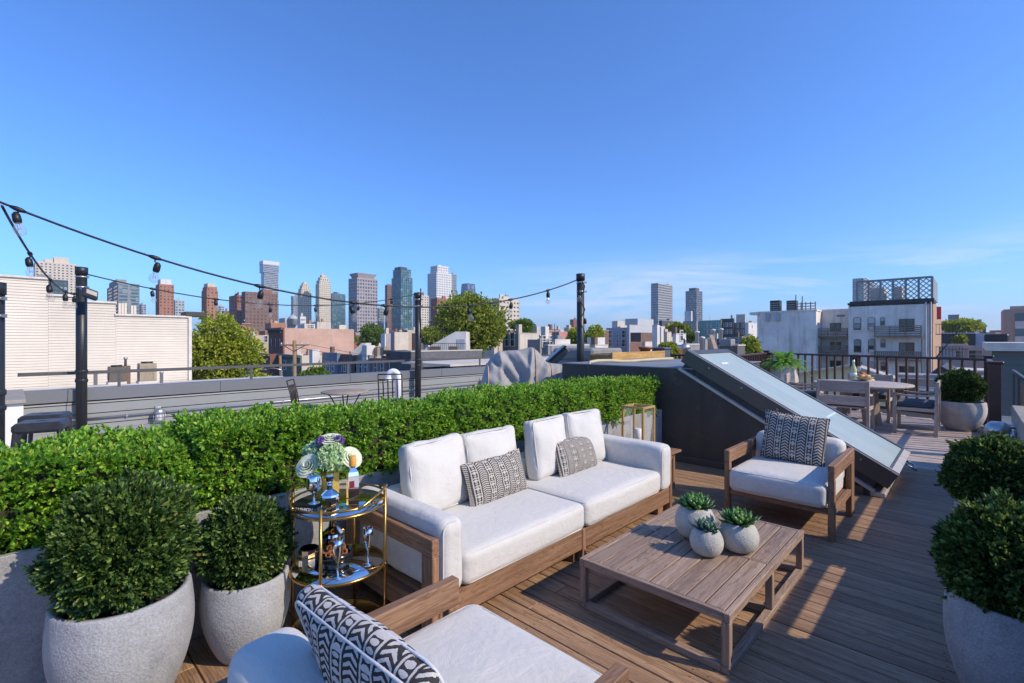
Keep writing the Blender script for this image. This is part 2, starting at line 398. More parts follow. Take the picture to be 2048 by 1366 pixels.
def grid_axis(n, r):
    """parameters in -1..1, close together near both ends"""
    a = np.linspace(-1, 1, n); return np.sign(a) * (1 - (1 - np.abs(a)) ** 1.35)
def cushion(hx, hy, hz, r, crown=(0, 0, 0), n=13, wr=0.004, seed=0, slump=0.0):
    """box cushion with rounded edges, bulging faces and soft irregular surface; returns (verts, faces)"""
    h = np.array([hx, hy, hz]); vs = []; fs = []; g = grid_axis(n, r); key = {}
    def vid(p):
        k = tuple(np.round(p, 5))
        if k not in key: key[k] = len(vs); vs.append(np.array(p))
        return key[k]
    for ax in range(3):
        for sg in (-1, 1):
            o1, o2 = [(1, 2), (2, 0), (0, 1)][ax]; ids = {}
            for i in range(n):
                for j in range(n):
                    p = np.zeros(3); p[ax] = sg; p[o1] = g[i]; p[o2] = g[j]; ids[i, j] = vid(p)
            for i in range(n - 1):
                for j in range(n - 1):
                    q = (ids[i, j], ids[i + 1, j], ids[i + 1, j + 1], ids[i, j + 1]); fs.append(q if sg > 0 else q[::-1])
    out = []
    for p in vs:
        inner = np.clip(p * h, -(h - r), h - r); d = p * h - inner; L = np.linalg.norm(d)
        q = inner + (d / L * r if L > 1e-9 else 0)
        for ax in range(3):
            o1, o2 = [(1, 2), (2, 0), (0, 1)][ax]
            q[ax] += np.sign(p[ax]) * crown[ax] * (1 - p[o1] ** 2) * (1 - p[o2] ** 2) * abs(p[ax])
        if wr:
            s_ = Vector((q[0] * 5 + seed * 7.1, q[1] * 5 + 3, q[2] * 5 - seed)); f_ = s_ * 2.7
            q = q + wr * np.array(noise.noise_vector(s_)) + wr * .5 * np.array(noise.noise_vector(f_))
        if slump: q[2] -= slump * (1 - p[0] ** 2) * max(0.0, p[2])
        out.append(tuple(q))
    return out, fs
def piping(mb, hx, hy, z, r, wob=0.0, rad=0.004, plane='z', seed=0):
    """a welt round the rim of a cushion"""
    pts = []
    for cx, cy, a in ((hx - r, hy - r, 0), (-(hx - r), hy - r, 90), (-(hx - r), -(hy - r), 180), (hx - r, -(hy - r), 270)):
        for k in range(5):
            t = math.radians(a + 22.5 * k); pts.append((cx + r * math.cos(t), cy + r * math.sin(t), z))
    pts.append(pts[0])
    if plane == 'y': pts = [(x, zz, y) for x, y, zz in pts]
    if plane == 'x': pts = [(zz, x, y) for x, y, zz in pts]
    mb.tube(pts, rad, 5, cap=False); return mb
def pillow(w, h, t, n=19, k=2.4, pinch=0.05, wr=0.004, seed=0, x_axis=True):
    """knife-edge pillow standing in the xz plane, thickness along y"""
    vs = []; fs = []; g = np.linspace(-1, 1, n)
    for sg in (1, -1):
        for i in range(n):
            for j in range(n):
                a, b = g[i], g[j]
                x = a * w / 2 * (1 - pinch * (1 - b * b)); z = b * h / 2 * (1 - pinch * (1 - a * a))
                y = sg * t / 2 * (max(0, 1 - abs(a) ** k) ** .5) * (max(0, 1 - abs(b) ** k) ** .5)
                edge = (1 - a * a) * (1 - b * b)
                y += wr * edge * noise.noise(Vector((a * 3 + seed, b * 3, sg * 2 + seed))) * 3
                vs.append((x, y, z))
    m = n * n
    for s_ in (0, 1):
        for i in range(n - 1):
            for j in range(n - 1):
                q = (s_ * m + i * n + j, s_ * m + (i + 1) * n + j, s_ * m + (i + 1) * n + j + 1, s_ * m + i * n + j + 1)
                fs.append(q if s_ else q[::-1])
    return vs, fs

# ================================================================== the roof itself
M_deck = wood('deck_wood', (0.225, 0.125, 0.07), (0.44, 0.28, 0.168), 1, 0.6, 38, True)
M_deckfar = wood('deck_wood_weathered', (0.36, 0.275, 0.225), (0.58, 0.48, 0.415), 1, 0.65, 38)
M_dark = plain('dark_void', (0.02, 0.018, 0.016), 0.9)
M_grey = plain('grey_painted_siding', (0.25, 0.255, 0.245), 0.5, 0.06, 2.0, 0.05, 90, fine=0.08)
M_fascia = plain('grey_cap_metal', (0.155, 0.16, 0.165), 0.45, 0.07, 1.2, 0.04, 60)
M_coat = plain('silver_roof_coating', (0.33, 0.33, 0.37), 0.6, 0.12, 0.8, 0.1, 30)
M_rail = plain('dark_rail_paint', (0.085, 0.082, 0.08), 0.45, 0.1, 4, 0.05, 80)
M_pole = plain('black_steel', (0.018, 0.02, 0.022), 0.42, 0.25, 5, 0.06, 60, spec=0.5)
M_steel = plain('galvanised_steel', (0.50, 0.50, 0.49), 0.35, 0.15, 8, 0.05, 80, metal=0.85)
M_char = weathered('charcoal_membrane', (0.078, 0.066, 0.055), 0.55, 0.35, 1.2, (.15, .13, .11), 0.25)
M_memtop = plain('grey_membrane_top', (0.21, 0.215, 0.22), 0.55, 0.14, 1.1, 0.1, 12)
M_bronze = plain('dark_bronze_metal', (0.105, 0.092, 0.08), 0.4, 0.12, 3, 0.03, 40, metal=0.3)
M_trim = plain('pale_metal_trim', (0.52, 0.47, 0.42), 0.42, 0.14, 6, 0.1, 40, metal=0.3)
M_white = plain('white_stucco', (0.74, 0.70, 0.64), 0.8, 0.06, 2.5, 0.1, 40)
M_concrete_cap = plain('weathered_concrete_cap', (0.32, 0.29, 0.245), 0.8, 0.3, 7, 0.3, 50, fine=0.3)

g = MB(); g.box(-4500, 4500, -900, 6000, -14.0, -13.0)
structure('ground', g, plain('city_ground', (0.10, 0.095, 0.085), 0.9, 0.4, 0.02))
g = MB(); g.box(-4.0, 14.6, -0.66, 11.75, -12.9, -0.06)
structure('building', g, M_white, loc=(0, 0, 0), rz=ROT)
g = MB(); g.box(-4.0, 14.5, 3.2, 11.4, -0.055, -0.004)
structure('roof', g, M_coat, loc=(0, 0, 0), rz=ROT)

# deck: every board a piece of its own
g = MB(); g.box(-1.6, 14.45, -0.37, 4.1, -0.05, -0.034)
deck = structure('deck', g, M_dark, rz=ROT)
def rail_v(u): return -0.23 + (u - 12.43) * (4.28 / 1.92)
boards = {}
def board(u0, u1, v0, v1, mat, dz=0.0):
    key = (round(u1 - u0, 3), round(v1 - v0, 3), mat.name)
    if key not in boards:
        m = MB(); w = (u1 - u0) / 2; l = (v1 - v0) / 2; m.box(-w, w, -l, l, -0.026, 0.0, 0.003); boards[key] = m.mesh('board', mat)
    link('board', boards[key], deck, (( u0 + u1) / 2, (v0 + v1) / 2, dz))
u = -1.5; i = 0
while u < 6.05:
    w = 0.119; vj = (1.9, 2.6, 0.0)[0] if i % 2 else 2.75
    if 5.84 < u < 6.0: w = 0.05
    board(u, u + w, -0.365, vj, M_deck, random.uniform(-.0012, .0012)); board(u, u + w, vj + .004, 3.55, M_deck, random.uniform(-.0012, .0012))
    u += w + 0.0065; i += 1
u = 6.115
while u < 7.75:
    board(u, u + 0.119, -0.365, 0.86, M_deck, random.uniform(-.0012, .0012)); u += 0.1255
while u < 14.2:
    v0 = -0.36 if u < 12.42 else rail_v(u) - 0.05
    if v0 < 4.0: board(u, u + 0.172, round(v0, 2), 4.05, M_deckfar, random.uniform(-.002, .002))
    u += 0.19
sc = MB()
for k in range(48):
    for vv in (0.02, 0.09, 0.9, 0.97, 1.78):
        for du in (0.026, 0.092):
            sc.lathe([(0.0035, 0.0), (0.0035, 0.0016)], 6, (-1.5 + 0.1255 * (k + 4) + du, vv + random.uniform(-.01, .01), 0.0005))
o = sc.build('screw_heads', M_pole, deck); o['kind'] = 'stuff'

# parapet along the far (left) side
VP = 11.33
def parapet(name, label, v_in, u0, u1, sgn, capmat, up=0.0):
    """sgn=+1: wall stands on the +v side of v_in"""
    t = roof_thing(name, label, 'parapet')
    a = lambda d: v_in + sgn * d
    m = MB(); m.box(u0, u1, a(0.036), a(0.30), -0.05, 0.70 + up); m.build('wall', plain('shadow_gap_black', (.03, .03, .03), .8), t)
    for z0, z1 in ((0.0, 0.09), (0.106, 0.280), (0.296, 0.456), (0.474, 0.500 + up)):
        k = MB(); k.prism([(a(0.018), z0), (a(0.024), z1), (a(0.034), z1), (a(0.034), z0)], u0, u1, 'x'); k.build('siding_board', M_grey, t)
    uu = u0; ln = 2.9
    while uu < u1:
        e = min(uu + ln, u1)
        k = MB(); k.box(uu + .002, e - .002, a(-0.004), a(0.33), 0.524 + up, 0.735 + up, 0.006); k.build('cap', capmat, t); uu = e
    m = MB(); m.box(u0 - .05, u1, a(0.16), a(0.20), 0.985 + up * .5, 1.045 + up * .5, 0.004); m.build('handrail', M_rail, t)
    uu = u0 + 1.25
    while uu < u1:
        m = MB(); m.box(uu, uu + 0.045, a(0.165), a(0.195), 0.733 + up, 0.985 + up * .5); m.build('rail_post', M_rail, t); uu += 2.28
    return t
pl = parapet('parapet', 'long grey sided parapet with dark handrail beyond the hedge', VP, 0.14, 14.5, 1, M_fascia)
# return of the parapet at its near end, white with a pale cap
t = roof_thing('return_wall', 'white stub wall with beige cap at the left end of the grey parapet', 'wall')
MB().box(-0.30, 0.135, VP - 1.6, VP + 0.3, -0.05, 0.70).build('wall', M_white, t)
MB().box(-0.36, 0.16, VP - 1.66, VP + 0.36, 0.702, 0.76, 0.008).build('cap', M_concrete_cap, t)
# conduit and its caged bulkhead lamps
m = MB(); m.tube([(0.15, VP - .02, 0.205), (10.2, VP - .02, 0.205)], 0.017, 8)
for q in (1.5, 4.3, 6.6, 9.2): m.box(q - .012, q + .012, VP - .04, VP + .02, 0.18, 0.23)
tag(m.build('conduit_pipe', M_steel, rz=ROT, loc=(0, 0, 0)), 'thin steel conduit running along the grey parapet wall', 'pipe')
M_lampglass = glassy('lamp_jar_glass', (0.85, 0.85, 0.82), 0.1, 0, 0.6, alpha=0.45)
def cage_lamp(label, u, v, z, sgn, s=1.0, metal=M_steel):
    """jelly-jar lamp hanging from a wall arm, wire guard round the jar"""
    t = roof_thing('caged_wall_lamp', label, 'lamp', u, v, z, 0 if sgn > 0 else math.pi, group='caged wall lamps')
    t.scale = (s, s, s)
    m = MB(); m.lathe([(0.0, 0.13), (0.05, 0.125), (0.085, 0.09), (0.095, 0.055), (0.095, 0.03), (0.075, 0.025)], 20, (0, -0.12, 0)); m.build('hood', metal, t)
    m = MB(); m.tube([(0, 0.03, 0.09), (0, -0.06, 0.09)], 0.022, 8); m.box(-0.05, 0.05, 0.0, 0.03, 0.02, 0.16, 0.006); m.build('bracket', metal, t)
    m = MB(); m.lathe([(0.07, 0.03), (0.072, -0.06), (0.06, -0.11), (0.0, -0.13)], 16, (0, -0.12, 0)); m.build('glass_jar', M_lampglass, t)
    m = MB()
    for k in range(6):
        a = k * math.pi / 3; c, s_ = math.cos(a), math.sin(a)
        m.tube([(0.092 * c, -0.12 + 0.092 * s_, 0.03), (0.092 * c, -0.12 + 0.092 * s_, -0.09), (0.05 * c, -0.12 + 0.05 * s_, -0.15), (0, -0.12, -0.16)], 0.005, 5)
    for zz in (-0.03, -0.09): m.torus((0, -0.12, zz), 0.092, 0.005, 20, 5)
    m.build('wire_guard', metal, t); return t
u_, z_ = on_v(316, 826, VP); cage_lamp('caged jar lamp on the grey parapet near the first black pole', u_, VP, z_ - .02, 1, 1.0)
u_, z_ = on_v(962, 764, VP); cage_lamp('caged jar lamp on the parapet beside the covered grill', u_, VP, z_ - .02, 1, 1.0)

# parapet on the near (right) side: its shadow lies along the deck
pr = parapet('parapet', 'near right parapet with flat beige cap beside the potted shrubs', -0.37, -1.2, 8.6, -1, M_concrete_cap, 0.055)
m = MB(); m.box(8.61, 12.5, -0.66, -0.37, -0.05, 0.22); tag(m.build('low_wall', M_fascia, rz=ROT), 'low grey wall running on past the brown newel post', 'wall')
cage_lamp('large caged lamp on the right parapet behind the shrubs', 7.75, -0.365, 0.52, -1, 1.2)
m = MB(); m.tube([(7.55, -.34, .60), (7.2, -.335, .45), (6.6, -.335, .30), (5.4, -.335, .28)], 0.02, 8)
tag(m.build('conduit_pipe', M_steel, rz=ROT), 'grey conduit clipped to the right parapet below the caged lamp', 'pipe')

t = roof_thing('handrail', 'dark handrail running on beyond the end of the right parapet cap', 'railing')
MB().box(8.62, 12.35, -0.57, -0.53, 1.013, 1.073, 0.004).build('rail', M_rail, t)
for q in (9.6, 11.0, 12.2): MB().box(q, q + .04, -0.565, -0.535, 0.22, 1.012).build('rail_post', M_rail, t)

# bulkhead with the sloping skylight
UB = 6.10
t = roof_thing('stair_bulkhead', 'charcoal stair bulkhead with a sloping side beside the deck', 'bulkhead')
poly = [(0.75, -0.03), (0.75, 0.085), (2.75, 1.215), (4.72, 1.215), (4.72, -0.03)]
MB().prism(poly, UB, 7.55, 'x').build('wall', M_char, t)
for q in (1.55, 2.45, 3.35, 4.25): MB().box(UB - .004, UB - .0005, q, q + .05, 0.0, min(1.2, .085 + (q - .75) * .565 - .03)).build('membrane_seam', M_char, t)
MB().box(UB - .03, UB - .0045, 0.80, 2.98, 0.0, 0.09, .004).build('base_flashing', M_bronze, t)
MB().box(UB + .002, 8.9, 2.60, 4.72, 1.217, 1.235, 0.004).build('roof_sheet', M_memtop, t)
MB().box(7.552, 8.88, 2.62, 4.70, -0.03, 1.216).build('wall', M_char, t)
sl = math.atan2(1.13, 2.0)
def slab(mb, d0, d1, u0, u1, s0, s1, mi=0, ch=0.0):
    """piece lying on the slope: s along it upward from its foot, d off its surface"""
    cs, sn = math.cos(sl), math.sin(sl)
    f = lambda s_, d: (0.75 + s_ * cs - d * sn, 0.085 + s_ * sn + d * cs)
    mb.prism([f(s0, d0), f(s0, d1), f(s1, d1), f(s1, d0)], u0, u1, 'x', mi)
    return mb
LS = math.hypot(2.0, 1.13)
k = roof_thing('skylight', 'long sloping glass skylight in a bronze frame on the bulkhead', 'skylight')
m = MB(); slab(m, -0.02, 0.012, UB - 0.03, UB + 0.03, -0.05, LS + 0.03); m.build('flashing_strip', M_trim, k)
m = MB(); slab(m, 0.0, 0.105, UB + 0.035, 7.50, -0.02, LS + .01); m.build('curb', M_char, k)
m = MB()
slab(m, 0.085, 0.255, UB + 0.005, UB + 0.085, -0.12, LS + 0.06); slab(m, 0.085, 0.255, 7.46, 7.53, -0.12, LS + .06)
slab(m, 0.088, 0.253, UB + .08, 7.47, -0.12, -0.03); slab(m, 0.088, 0.253, UB + .08, 7.47, LS - 0.03, LS + .06)
fr = m.build('frame', M_bronze, k)
m = MB(); slab(m, 0.256, 0.264, UB + 0.072, UB + 0.092, -0.12, LS + .05); slab(m, 0.256, 0.264, UB + 0.001, UB + 0.012, -0.12, LS + .05)
m.build('glazing_bead', M_trim, fr)
m = MB(); slab(m, 0.254, 0.262, UB + 0.09, 7.45, -0.118, -0.05); m.build('glazing_bead', M_trim, fr)
M_sky = NT('frosted_skylight_glass'); v_ = M_sky.coord(); nn = M_sky.math('MULTIPLY_ADD', M_sky.noise(M_sky.coord(scale=(6, .9, .9)), 1.0, 6, .65, .6), .6, M_sky.math('MULTIPLY', M_sky.noise(v_, 1.4, 5, 0.6, 0.5), .4))
M_sky = M_sky.fin(M_sky.ramp(nn, [(0.3, (0.27, 0.335, 0.325)), (0.7, (0.40, 0.46, 0.44))]), 0.4, 0, 0.2)
m = MB(); slab(m, 0.20, 0.243, UB + 0.086, 7.458, -0.028, LS - 0.032); m.build('glass_pane', M_sky, k)
m = MB(); slab(m, 0.2435, 0.246, 6.86, 7.4, 0.72, 0.745); m.build('sealant_strip', plain('milky_sealant', (0.55, 0.62, 0.60), 0.5), k)
m = MB(); slab(m, 0.2435, 0.249, 6.50, 6.72, LS - 0.30, LS - 0.27); m.build('maker_label', plain('white_sticker', (0.75, 0.75, 0.73), 0.5), k)
m = MB()
cs, sn = math.cos(sl), math.sin(sl)
for s_ in (0.2, 0.65, 1.1, 1.55, 2.0):
    c_ = (0.75 + s_ * cs - 0.20 * sn, 0.085 + s_ * sn + 0.20 * cs); m.lathe([(0.011, 0), (0.008, 0.006)], 8, (0, 0, 0))
    q = m.v[-16:]; del m.v[-16:]
    m.v += [(UB + 0.006 - zz, c_[0] + x_, c_[1] + y_) for x_, y_, zz in q]
m.build('screw_heads', M_steel, fr, kind='stuff')
m = MB(); m.tube([(7.46, .58, .16), (7.52, .50, .10), (7.42, .47, .06), (7.35, .55, .12)], 0.014, 6); m.build('drain_loop', M_steel, k)
m = MB(); m.box(6.10, 7.50, 0.62, 0.75, 0.0, 0.05, 0.006); m.build('sill', M_trim, k)

# things lying on the bulkhead roof
M_cedar = wood('cedar_planter_wood', (0.32, 0.17, 0.05), (0.56, 0.34, 0.12), 0, 0.6, 30)
t = roof_thing('wooden_planter', 'long orange cedar planter box on the bulkhead roof', 'planter', 9.05, 5.25, 0.96, 0)
MB().box(-1.05, 1.05, -0.25, 0.25, 0.0, 0.36, 0.01).build('box', M_cedar, t)
MB().box(-0.98, 0.98, -0.2, 0.2, 0.362, 0.366).build('soil', plain('dry_soil', (0.06, 0.045, 0.035), 0.95, 0.3, 20, 0.5, 60), t)
MB().box(-1.09, 1.09, -0.30, -0.26, 0.25, 0.40, 0.006).build('rim_board', M_cedar, t)
M_terra = plain('terracotta', (0.47, 0.19, 0.10), 0.75, 0.12, 8, 0.1, 60)
t = roof_thing('terracotta_pot', 'wide terracotta bowl standing on the cedar planter', 'flower pot', 9.7, 5.2, 1.328)
MB().lathe([(0.09, 0.0), (0.135, 0.09), (0.145, 0.092), (0.15, 0.13), (0.133, 0.13), (0.125, 0.1), (0.0, 0.09)], 28).build('bowl', M_terra, t)
t = roof_thing('storage_box', 'slate blue plastic box beside the terracotta bowl', 'box', 10.45, 5.2, 0.96)
MB().box(-0.16, 0.16, -0.16, 0.16, 0.0, 0.42, 0.02).build('bin', plain('slate_plastic', (0.09, 0.10, 0.14), 0.5), t)
MB().box(-0.18, 0.18, -0.18, 0.18, 0.421, 0.47, 0.015).build('lid', plain('slate_plastic', (0.09, 0.10, 0.14), 0.5), t)
m = MB(); pts = []
for px, py in ((1182, 748), (1177, 733), (1180, 724), (1195, 721.5), (1220, 721), (1245, 722.5), (1265, 722), (1290, 720), (1320, 718), (1345, 717)):
    pts.append(at(px, py, 7.35 + (px - 1177) * 0.006))
tag(m.tube(pts, 0.026, 8).build('garden_hose', plain('tan_rubber', (0.50, 0.42, 0.27), 0.5)), 'tan garden hose trailing over the edge of the bulkhead roof', 'hose')
# the low roof boxes behind the covered grill
t = roof_thing('roof_hatch', 'grey membrane covered roof box behind the third black pole', 'roof hatch', 9.9, 6.95, 0)
MB().box(-.5, .75, -.55, .55, 0, 1.12, 0.02).build('box', M_memtop, t)
MB().box(-.55, .8, -.6, .6, 1.122, 1.40, 0.05).build('lid', plain('felt_lid', (0.23, 0.22, 0.21), 0.8, 0.15, 4, 0.2, 30), t)
t = thing('tilted_skylight', 'small dark tilted skylight box right of the covered grill', 'skylight', (at(1116, 714, 9.9).x, 9.9, at(1116, 714, 9.9).z))
MB().box(-0.22, 0.20, -0.22, 0.22, -1.2, -0.15).build('curb', M_memtop, t)
o = MB().box(-0.24, 0.24, -0.26, 0.26, -0.06, 0.06, 0.01).build('frame', M_bronze, t); o.rotation_euler = (0, -0.72, 0)
MB().box(-0.26, 0.26, -0.28, 0.28, 0.064, 0.10, 0.008).build('sash', plain('dark_green_metal', (0.035, 0.04, 0.038), 0.4), o)
MB().box(-0.22, 0.22, -0.24, 0.24, 0.1005, 0.106).build('glass_pane', M_sky, o)

# ------------------------------------------------------------------ black poles and the string lights
def pole(label, px, Y, top_z, r=0.078, hooks=True):
    p = at(px, 680, Y); t = thing('light_pole', label, 'pole', (p.x, p.y, 0), group='black poles for the string lights')
    MB().lathe([(r, 0.0), (r, top_z - .12)], 20).build('tube', M_pole, t)
    MB().lathe([(r + .012, top_z - .125), (r + .012, top_z), (r - .004, top_z + .004), (0, top_z + .004)], 20).build('end_cap', M_pole, t)
    for z in (1.02, 0.86): MB().lathe([(r + .006, z), (r + .012, z + .012), (r + .012, z + .05), (r + .006, z + .06)], 20).build('sleeve', M_pole, t)
    for z in (top_z - .18, top_z - .36):
        m = MB(); m.lathe([(r + .003, z), (r + .006, z), (r + .006, z + .025), (r + .003, z + .025)], 20)
        m.box(r, r + .05, -.012, .012, z - .005, z + .03); m.build('hose_clamp', M_steel, t)
    return t, (p.x, p.y)
p0, q0 = pole('black pole cut by the left edge of the picture', -15, 5.0, 2.2, 0.092)
p1, q1 = pole('black pole with floodlight at the left, against the white sided wall', 163, 8.4, 2.87)
p2, q2 = pole('middle black pole standing by the grey parapet and the white vent pipe', 836, 13.4, 2.9, 0.085)
p3, q3 = pole('black pole behind the hedge right of the covered grill', 1161, 9.45, 2.9, 0.074)
M_cable = plain('black_rubber_cable', (0.012, 0.012, 0.013), 0.45, 0.2)
M_bulb = glassy('clear_bulb_glass', (0.45, 0.43, 0.4), 0.03, 0, 0.7, trans=0.0, alpha=0.2)
M_fil = plain('brass_filament', (0.6, 0.45, 0.2), 0.3, metal=0.9)
bm_s = MB(); bm_s.lathe([(0.012, 0.06), (0.02, 0.05), (0.031, 0.035), (0.034, 0.0), (0.034, -0.03), (0.030, -0.034), (0.030, -0.045), (0.024, -0.05)], 14); SOCK = bm_s.mesh('socket', M_cable)
bm_b = MB(); bm_b.lathe([(0.022, -0.045), (0.026, -0.06), (0.046, -0.10), (0.05, -0.125), (0.042, -0.155), (0.02, -0.172), (0.0, -0.175)], 16); BULB = bm_b.mesh('bulb', M_bulb)
bm_f = MB(); bm_f.tube([(-.012, 0, -.06), (-.016, 0, -.12), (0, 0, -.10), (.016, 0, -.12), (.012, 0, -.06)], 0.0025, 4); FIL = bm_f.mesh('filament', M_fil)
def string(label, P, Q, sag, pxs, r=0.012, drop=0.10):
    t = thing('string_light', label, 'string light', (0, 0, 0), group='festoon strings'); P = Vector(P); Q = Vector(Q)
    f = lambda s_: P.lerp(Q, s_) - Vector((0, 0, sag * 4 * s_ * (1 - s_)))
    MB().tube([f(k / 40) for k in range(41)], r, 6).build('cable', M_cable, t)
    for j, px in enumerate(pxs):
        k = (px - 1024) / F; s_ = (k * P.y - P.x) / ((Q.x - P.x) - k * (Q.y - P.y)); c = f(s_)
        d = (f(s_ + .01) - f(s_ - .01)).normalized()
        m = MB(); m.tube([c - d * .06, c - d * .02, c + d * .02, c + d * .06], [r, r * 1.9, r * 1.9, r], 8)
        dr = drop * random.uniform(.8, 1.25); tilt = random.uniform(-.35, .35)
        e = c + Vector((math.sin(tilt) * dr * .6, 0, -dr))
        m.tube([c, c + Vector((0, 0, -dr * .4)), e + Vector((0, 0, .05))], r * .62, 6)
        m.build('tee_joint', M_cable, t)
        so = link('socket', SOCK, t, e, rot=(random.uniform(-.1, .1), tilt, 0)); link('bulb', BULB, so); link('filament', FIL, so)
    return t
A0 = at(-60, 380, 4.4); A3 = at(1154, 560, 9.42); A1 = at(160, 545, 8.35); A2 = at(832, 588, 13.35)
string('long festoon string from the left edge across to the pole by the grill', A0, A3, 0.78, (36, 310, 519, 707, 770, 940, 1021, 1096))
string('festoon string between the floodlit pole and the middle pole', A1, A2, 0.44, (306, 432, 540, 632, 716, 783))
string('short festoon string from the left edge down to the floodlit pole', at(4, 412, 4.5), at(152, 588, 8.33), 0.22, (60, 101, 131, 148))
t = thing('cable_coil', 'clump of black cable and spare bulb tied to the middle pole', 'cable', at(842, 632, 13.3))
m = MB()
for k in range(3): m.tube([(0.02 * math.sin(j + k), -.10 + .02 * math.cos(j * 2 + k), .75 - j * .17) for j in range(9)], 0.012, 5)
m.build('loop', M_cable, t)
t = thing('cable_coil', 'black cable with hanging bulbs wound down the pole behind the hedge', 'cable', at(1163, 600, 9.35))
m = MB(); m.tube([(.05 * math.sin(j * 1.3), -.08 - .01 * math.cos(j), .35 - j * .09) for j in range(12)], 0.012, 5); m.build('loop', M_cable, t)
for dx, dz in ((-.06, .13), (.05, -.42)):
    so = link('socket', SOCK, t, (dx, -.11, dz)); link('bulb', BULB, so)
# floodlight on the first pole
t = thing('floodlight', 'small black floodlight clamped to the left pole', 'floodlight', at(180, 588, 8.2), 0.4)
m = MB(); m.box(-0.115, 0.115, -0.035, 0.03, -0.09, 0.09, 0.015); o = m.build('housing', M_pole, t); o.rotation_euler = (-0.35, 0.3, 0.9)
m = MB(); m.box(-0.085, 0.085, -0.041, -0.034, -0.03, 0.05); m.build('lens', plain('pale_lens', (0.45, 0.38, 0.3), 0.3), o)
m = MB(); m.tube([(-.14, 0, .09), (-.05, 0, .06), (0, 0, 0)], 0.014, 6); m.build('arm', M_steel, t)
m = MB(); m.tube([(-.06, 0, -.05), (-.05, 0, -.5), (-.10, 0, -1.2), (-.13, 0, -1.9)], 0.006, 5); m.build('cable', M_cable, t)

# ------------------------------------------------------------------ brown balustrade round the far deck
M_brown = plain('brown_rail_paint', (0.075, 0.032, 0.022), 0.4, 0.15, 5, 0.04, 60)
def balustrade(label, P, Q, hz, step, posts=(), sz=0.018, base=0.10):
    P = Vector((*P, 0)); Q = Vector((*Q, 0)); d = Q - P; L = d.length; a = math.atan2(d.y, d.x)
    t = roof_thing('balustrade', label, 'railing', P.x, P.y, 0, a, group='brown deck railings')
    MB().box(0, L, -0.035, 0.035, hz - .045, hz, 0.006).build('top_rail', M_brown, t)
    MB().box(0, L, -0.025, 0.025, base, base + .06, 0.004).build('bottom_rail', M_brown, t)
    bal = MB(); bal.box(-sz, sz, -sz, sz, base + .06, hz - .045); bal = bal.mesh('baluster', M_brown)
    n = int(L / step)
    for k in range(1, n): link('baluster', bal, t, (k * L / n, 0, 0))
    for q in posts: MB().box(q * L - .055, q * L + .055, -.055, .055, 0.0, hz - .01, 0.004).build('post', M_brown, t)
    return t
HR = 1.26
balustrade('long brown balustrade across the far end of the deck', (12.43, -.23), (14.35, 4.05), HR, 0.185, (0.50, 0.985))
balustrade('brown balustrade running back from the far left corner post', (14.35, 4.05), (11.0, 3.85), HR, 0.16, (0.99,))
balustrade('brown balustrade showing behind the bulkhead roof', (11.0, 3.9), (11.0, 7.2), HR, 0.18, (0.99,))
balustrade('short brown rail between the right corner post and the newel', (9.25, -.235), (12.4, -.235), HR, 0.2)
for nm, uu, vv, ww, lab in (('newel_post', 12.43, -.23, .055, 'brown square corner post at the right end of the far railing'), ('newel_post', 9.15, -.235, .062, 'thick brown newel post nearest to the right parapet'), ('newel_post', 14.35, 4.05, .06, 'brown corner post behind the fern planter')):
    t = roof_thing(nm, lab, 'post', uu, vv, 0, group='brown newel posts')
    MB().box(-ww, ww, -ww, ww, 0, HR + .02, 0.004).build('shaft', M_brown, t)
    MB().box(-ww - .025, ww + .025, -ww - .025, ww + .025, HR + .022, HR + .055, 0.012).build('post_cap', M_brown, t)
t = roof_thing('round_post', 'short round tan post between the newel and the right parapet', 'post', 9.32, -.55, 0.22)
MB().lathe([(0.07, 0), (0.07, 0.76), (0.062, 0.78), (0, 0.78)], 18).build('shaft', wood('tan_post_wood', (.25, .15, .08), (.45, .30, .18), 2), t)

# ================================================================== planting
LEAF_HEDGE = leafmat('hedge_leaf', [(0.0, (0.04, 0.12, 0.014)), (0.35, (0.12, 0.29, 0.026)), (0.70, (0.26, 0.48, 0.045)), (0.965, (0.48, 0.64, 0.08)), (0.98, (0.34, 0.30, 0.05))], 0.4)
LEAF_BOX = leafmat('boxwood_leaf', [(0.0, (0.018, 0.045, 0.010)), (0.5, (0.045, 0.10, 0.020)), (0.8, (0.11, 0.19, 0.036)), (0.97, (0.25, 0.34, 0.075)), (0.985, (0.22, 0.2, 0.05))], 0.25)
M_shrub_core = plain('dark_shrub_core', (0.035, 0.04, 0.016), 0.9, 0.4, 30, 0.6, 40)  # dark filler for the shrub cores, which stand in for twigs and block light
M_soil = plain('potting_soil', (0.035, 0.026, 0.02), 0.95, 0.4, 30, 0.6, 80)
def concrete(name, col, sc=7.0, cs=1.0):
    t = NT(name); v = t.coord(rnd=4.0)
    a = t.noise(v, sc, 8, 0.68, 0.4); b = t.noise(v, 120, 3, 0.6); st = t.noise(t.coord(scale=(9, 9, 1.6), rnd=4.0), 1.0, 5, 0.6)
    c = t.ramp(a, [(0.30, shade(col, 0.60)), (0.5, shade(col, .95)), (0.72, shade(col, 1.3))])
    c = t.mix(t.math('MULTIPLY', t.ramp(st, [(0.45, (0, 0, 0)), (0.7, (1, 1, 1))]), 0.35), c, shade(col, 1.3))
    c = t.mix(0.35, c, t.ramp(b, [(0.35, shade(col, 0.55)), (0.65, shade(col, 1.35))]))
    t.bump(t.math('ADD', b, t.math('MULTIPLY', t.noise(v, 60, 4), 1.2)), 0.42, 0.006)
    return t.fin(c, 0.85, 0, 0.2)
M_conc = concrete('grey_concrete', (0.37, 0.37, 0.375), 4.5)
M_concl = concrete('pale_concrete', (0.50, 0.47, 0.44), 4.0)
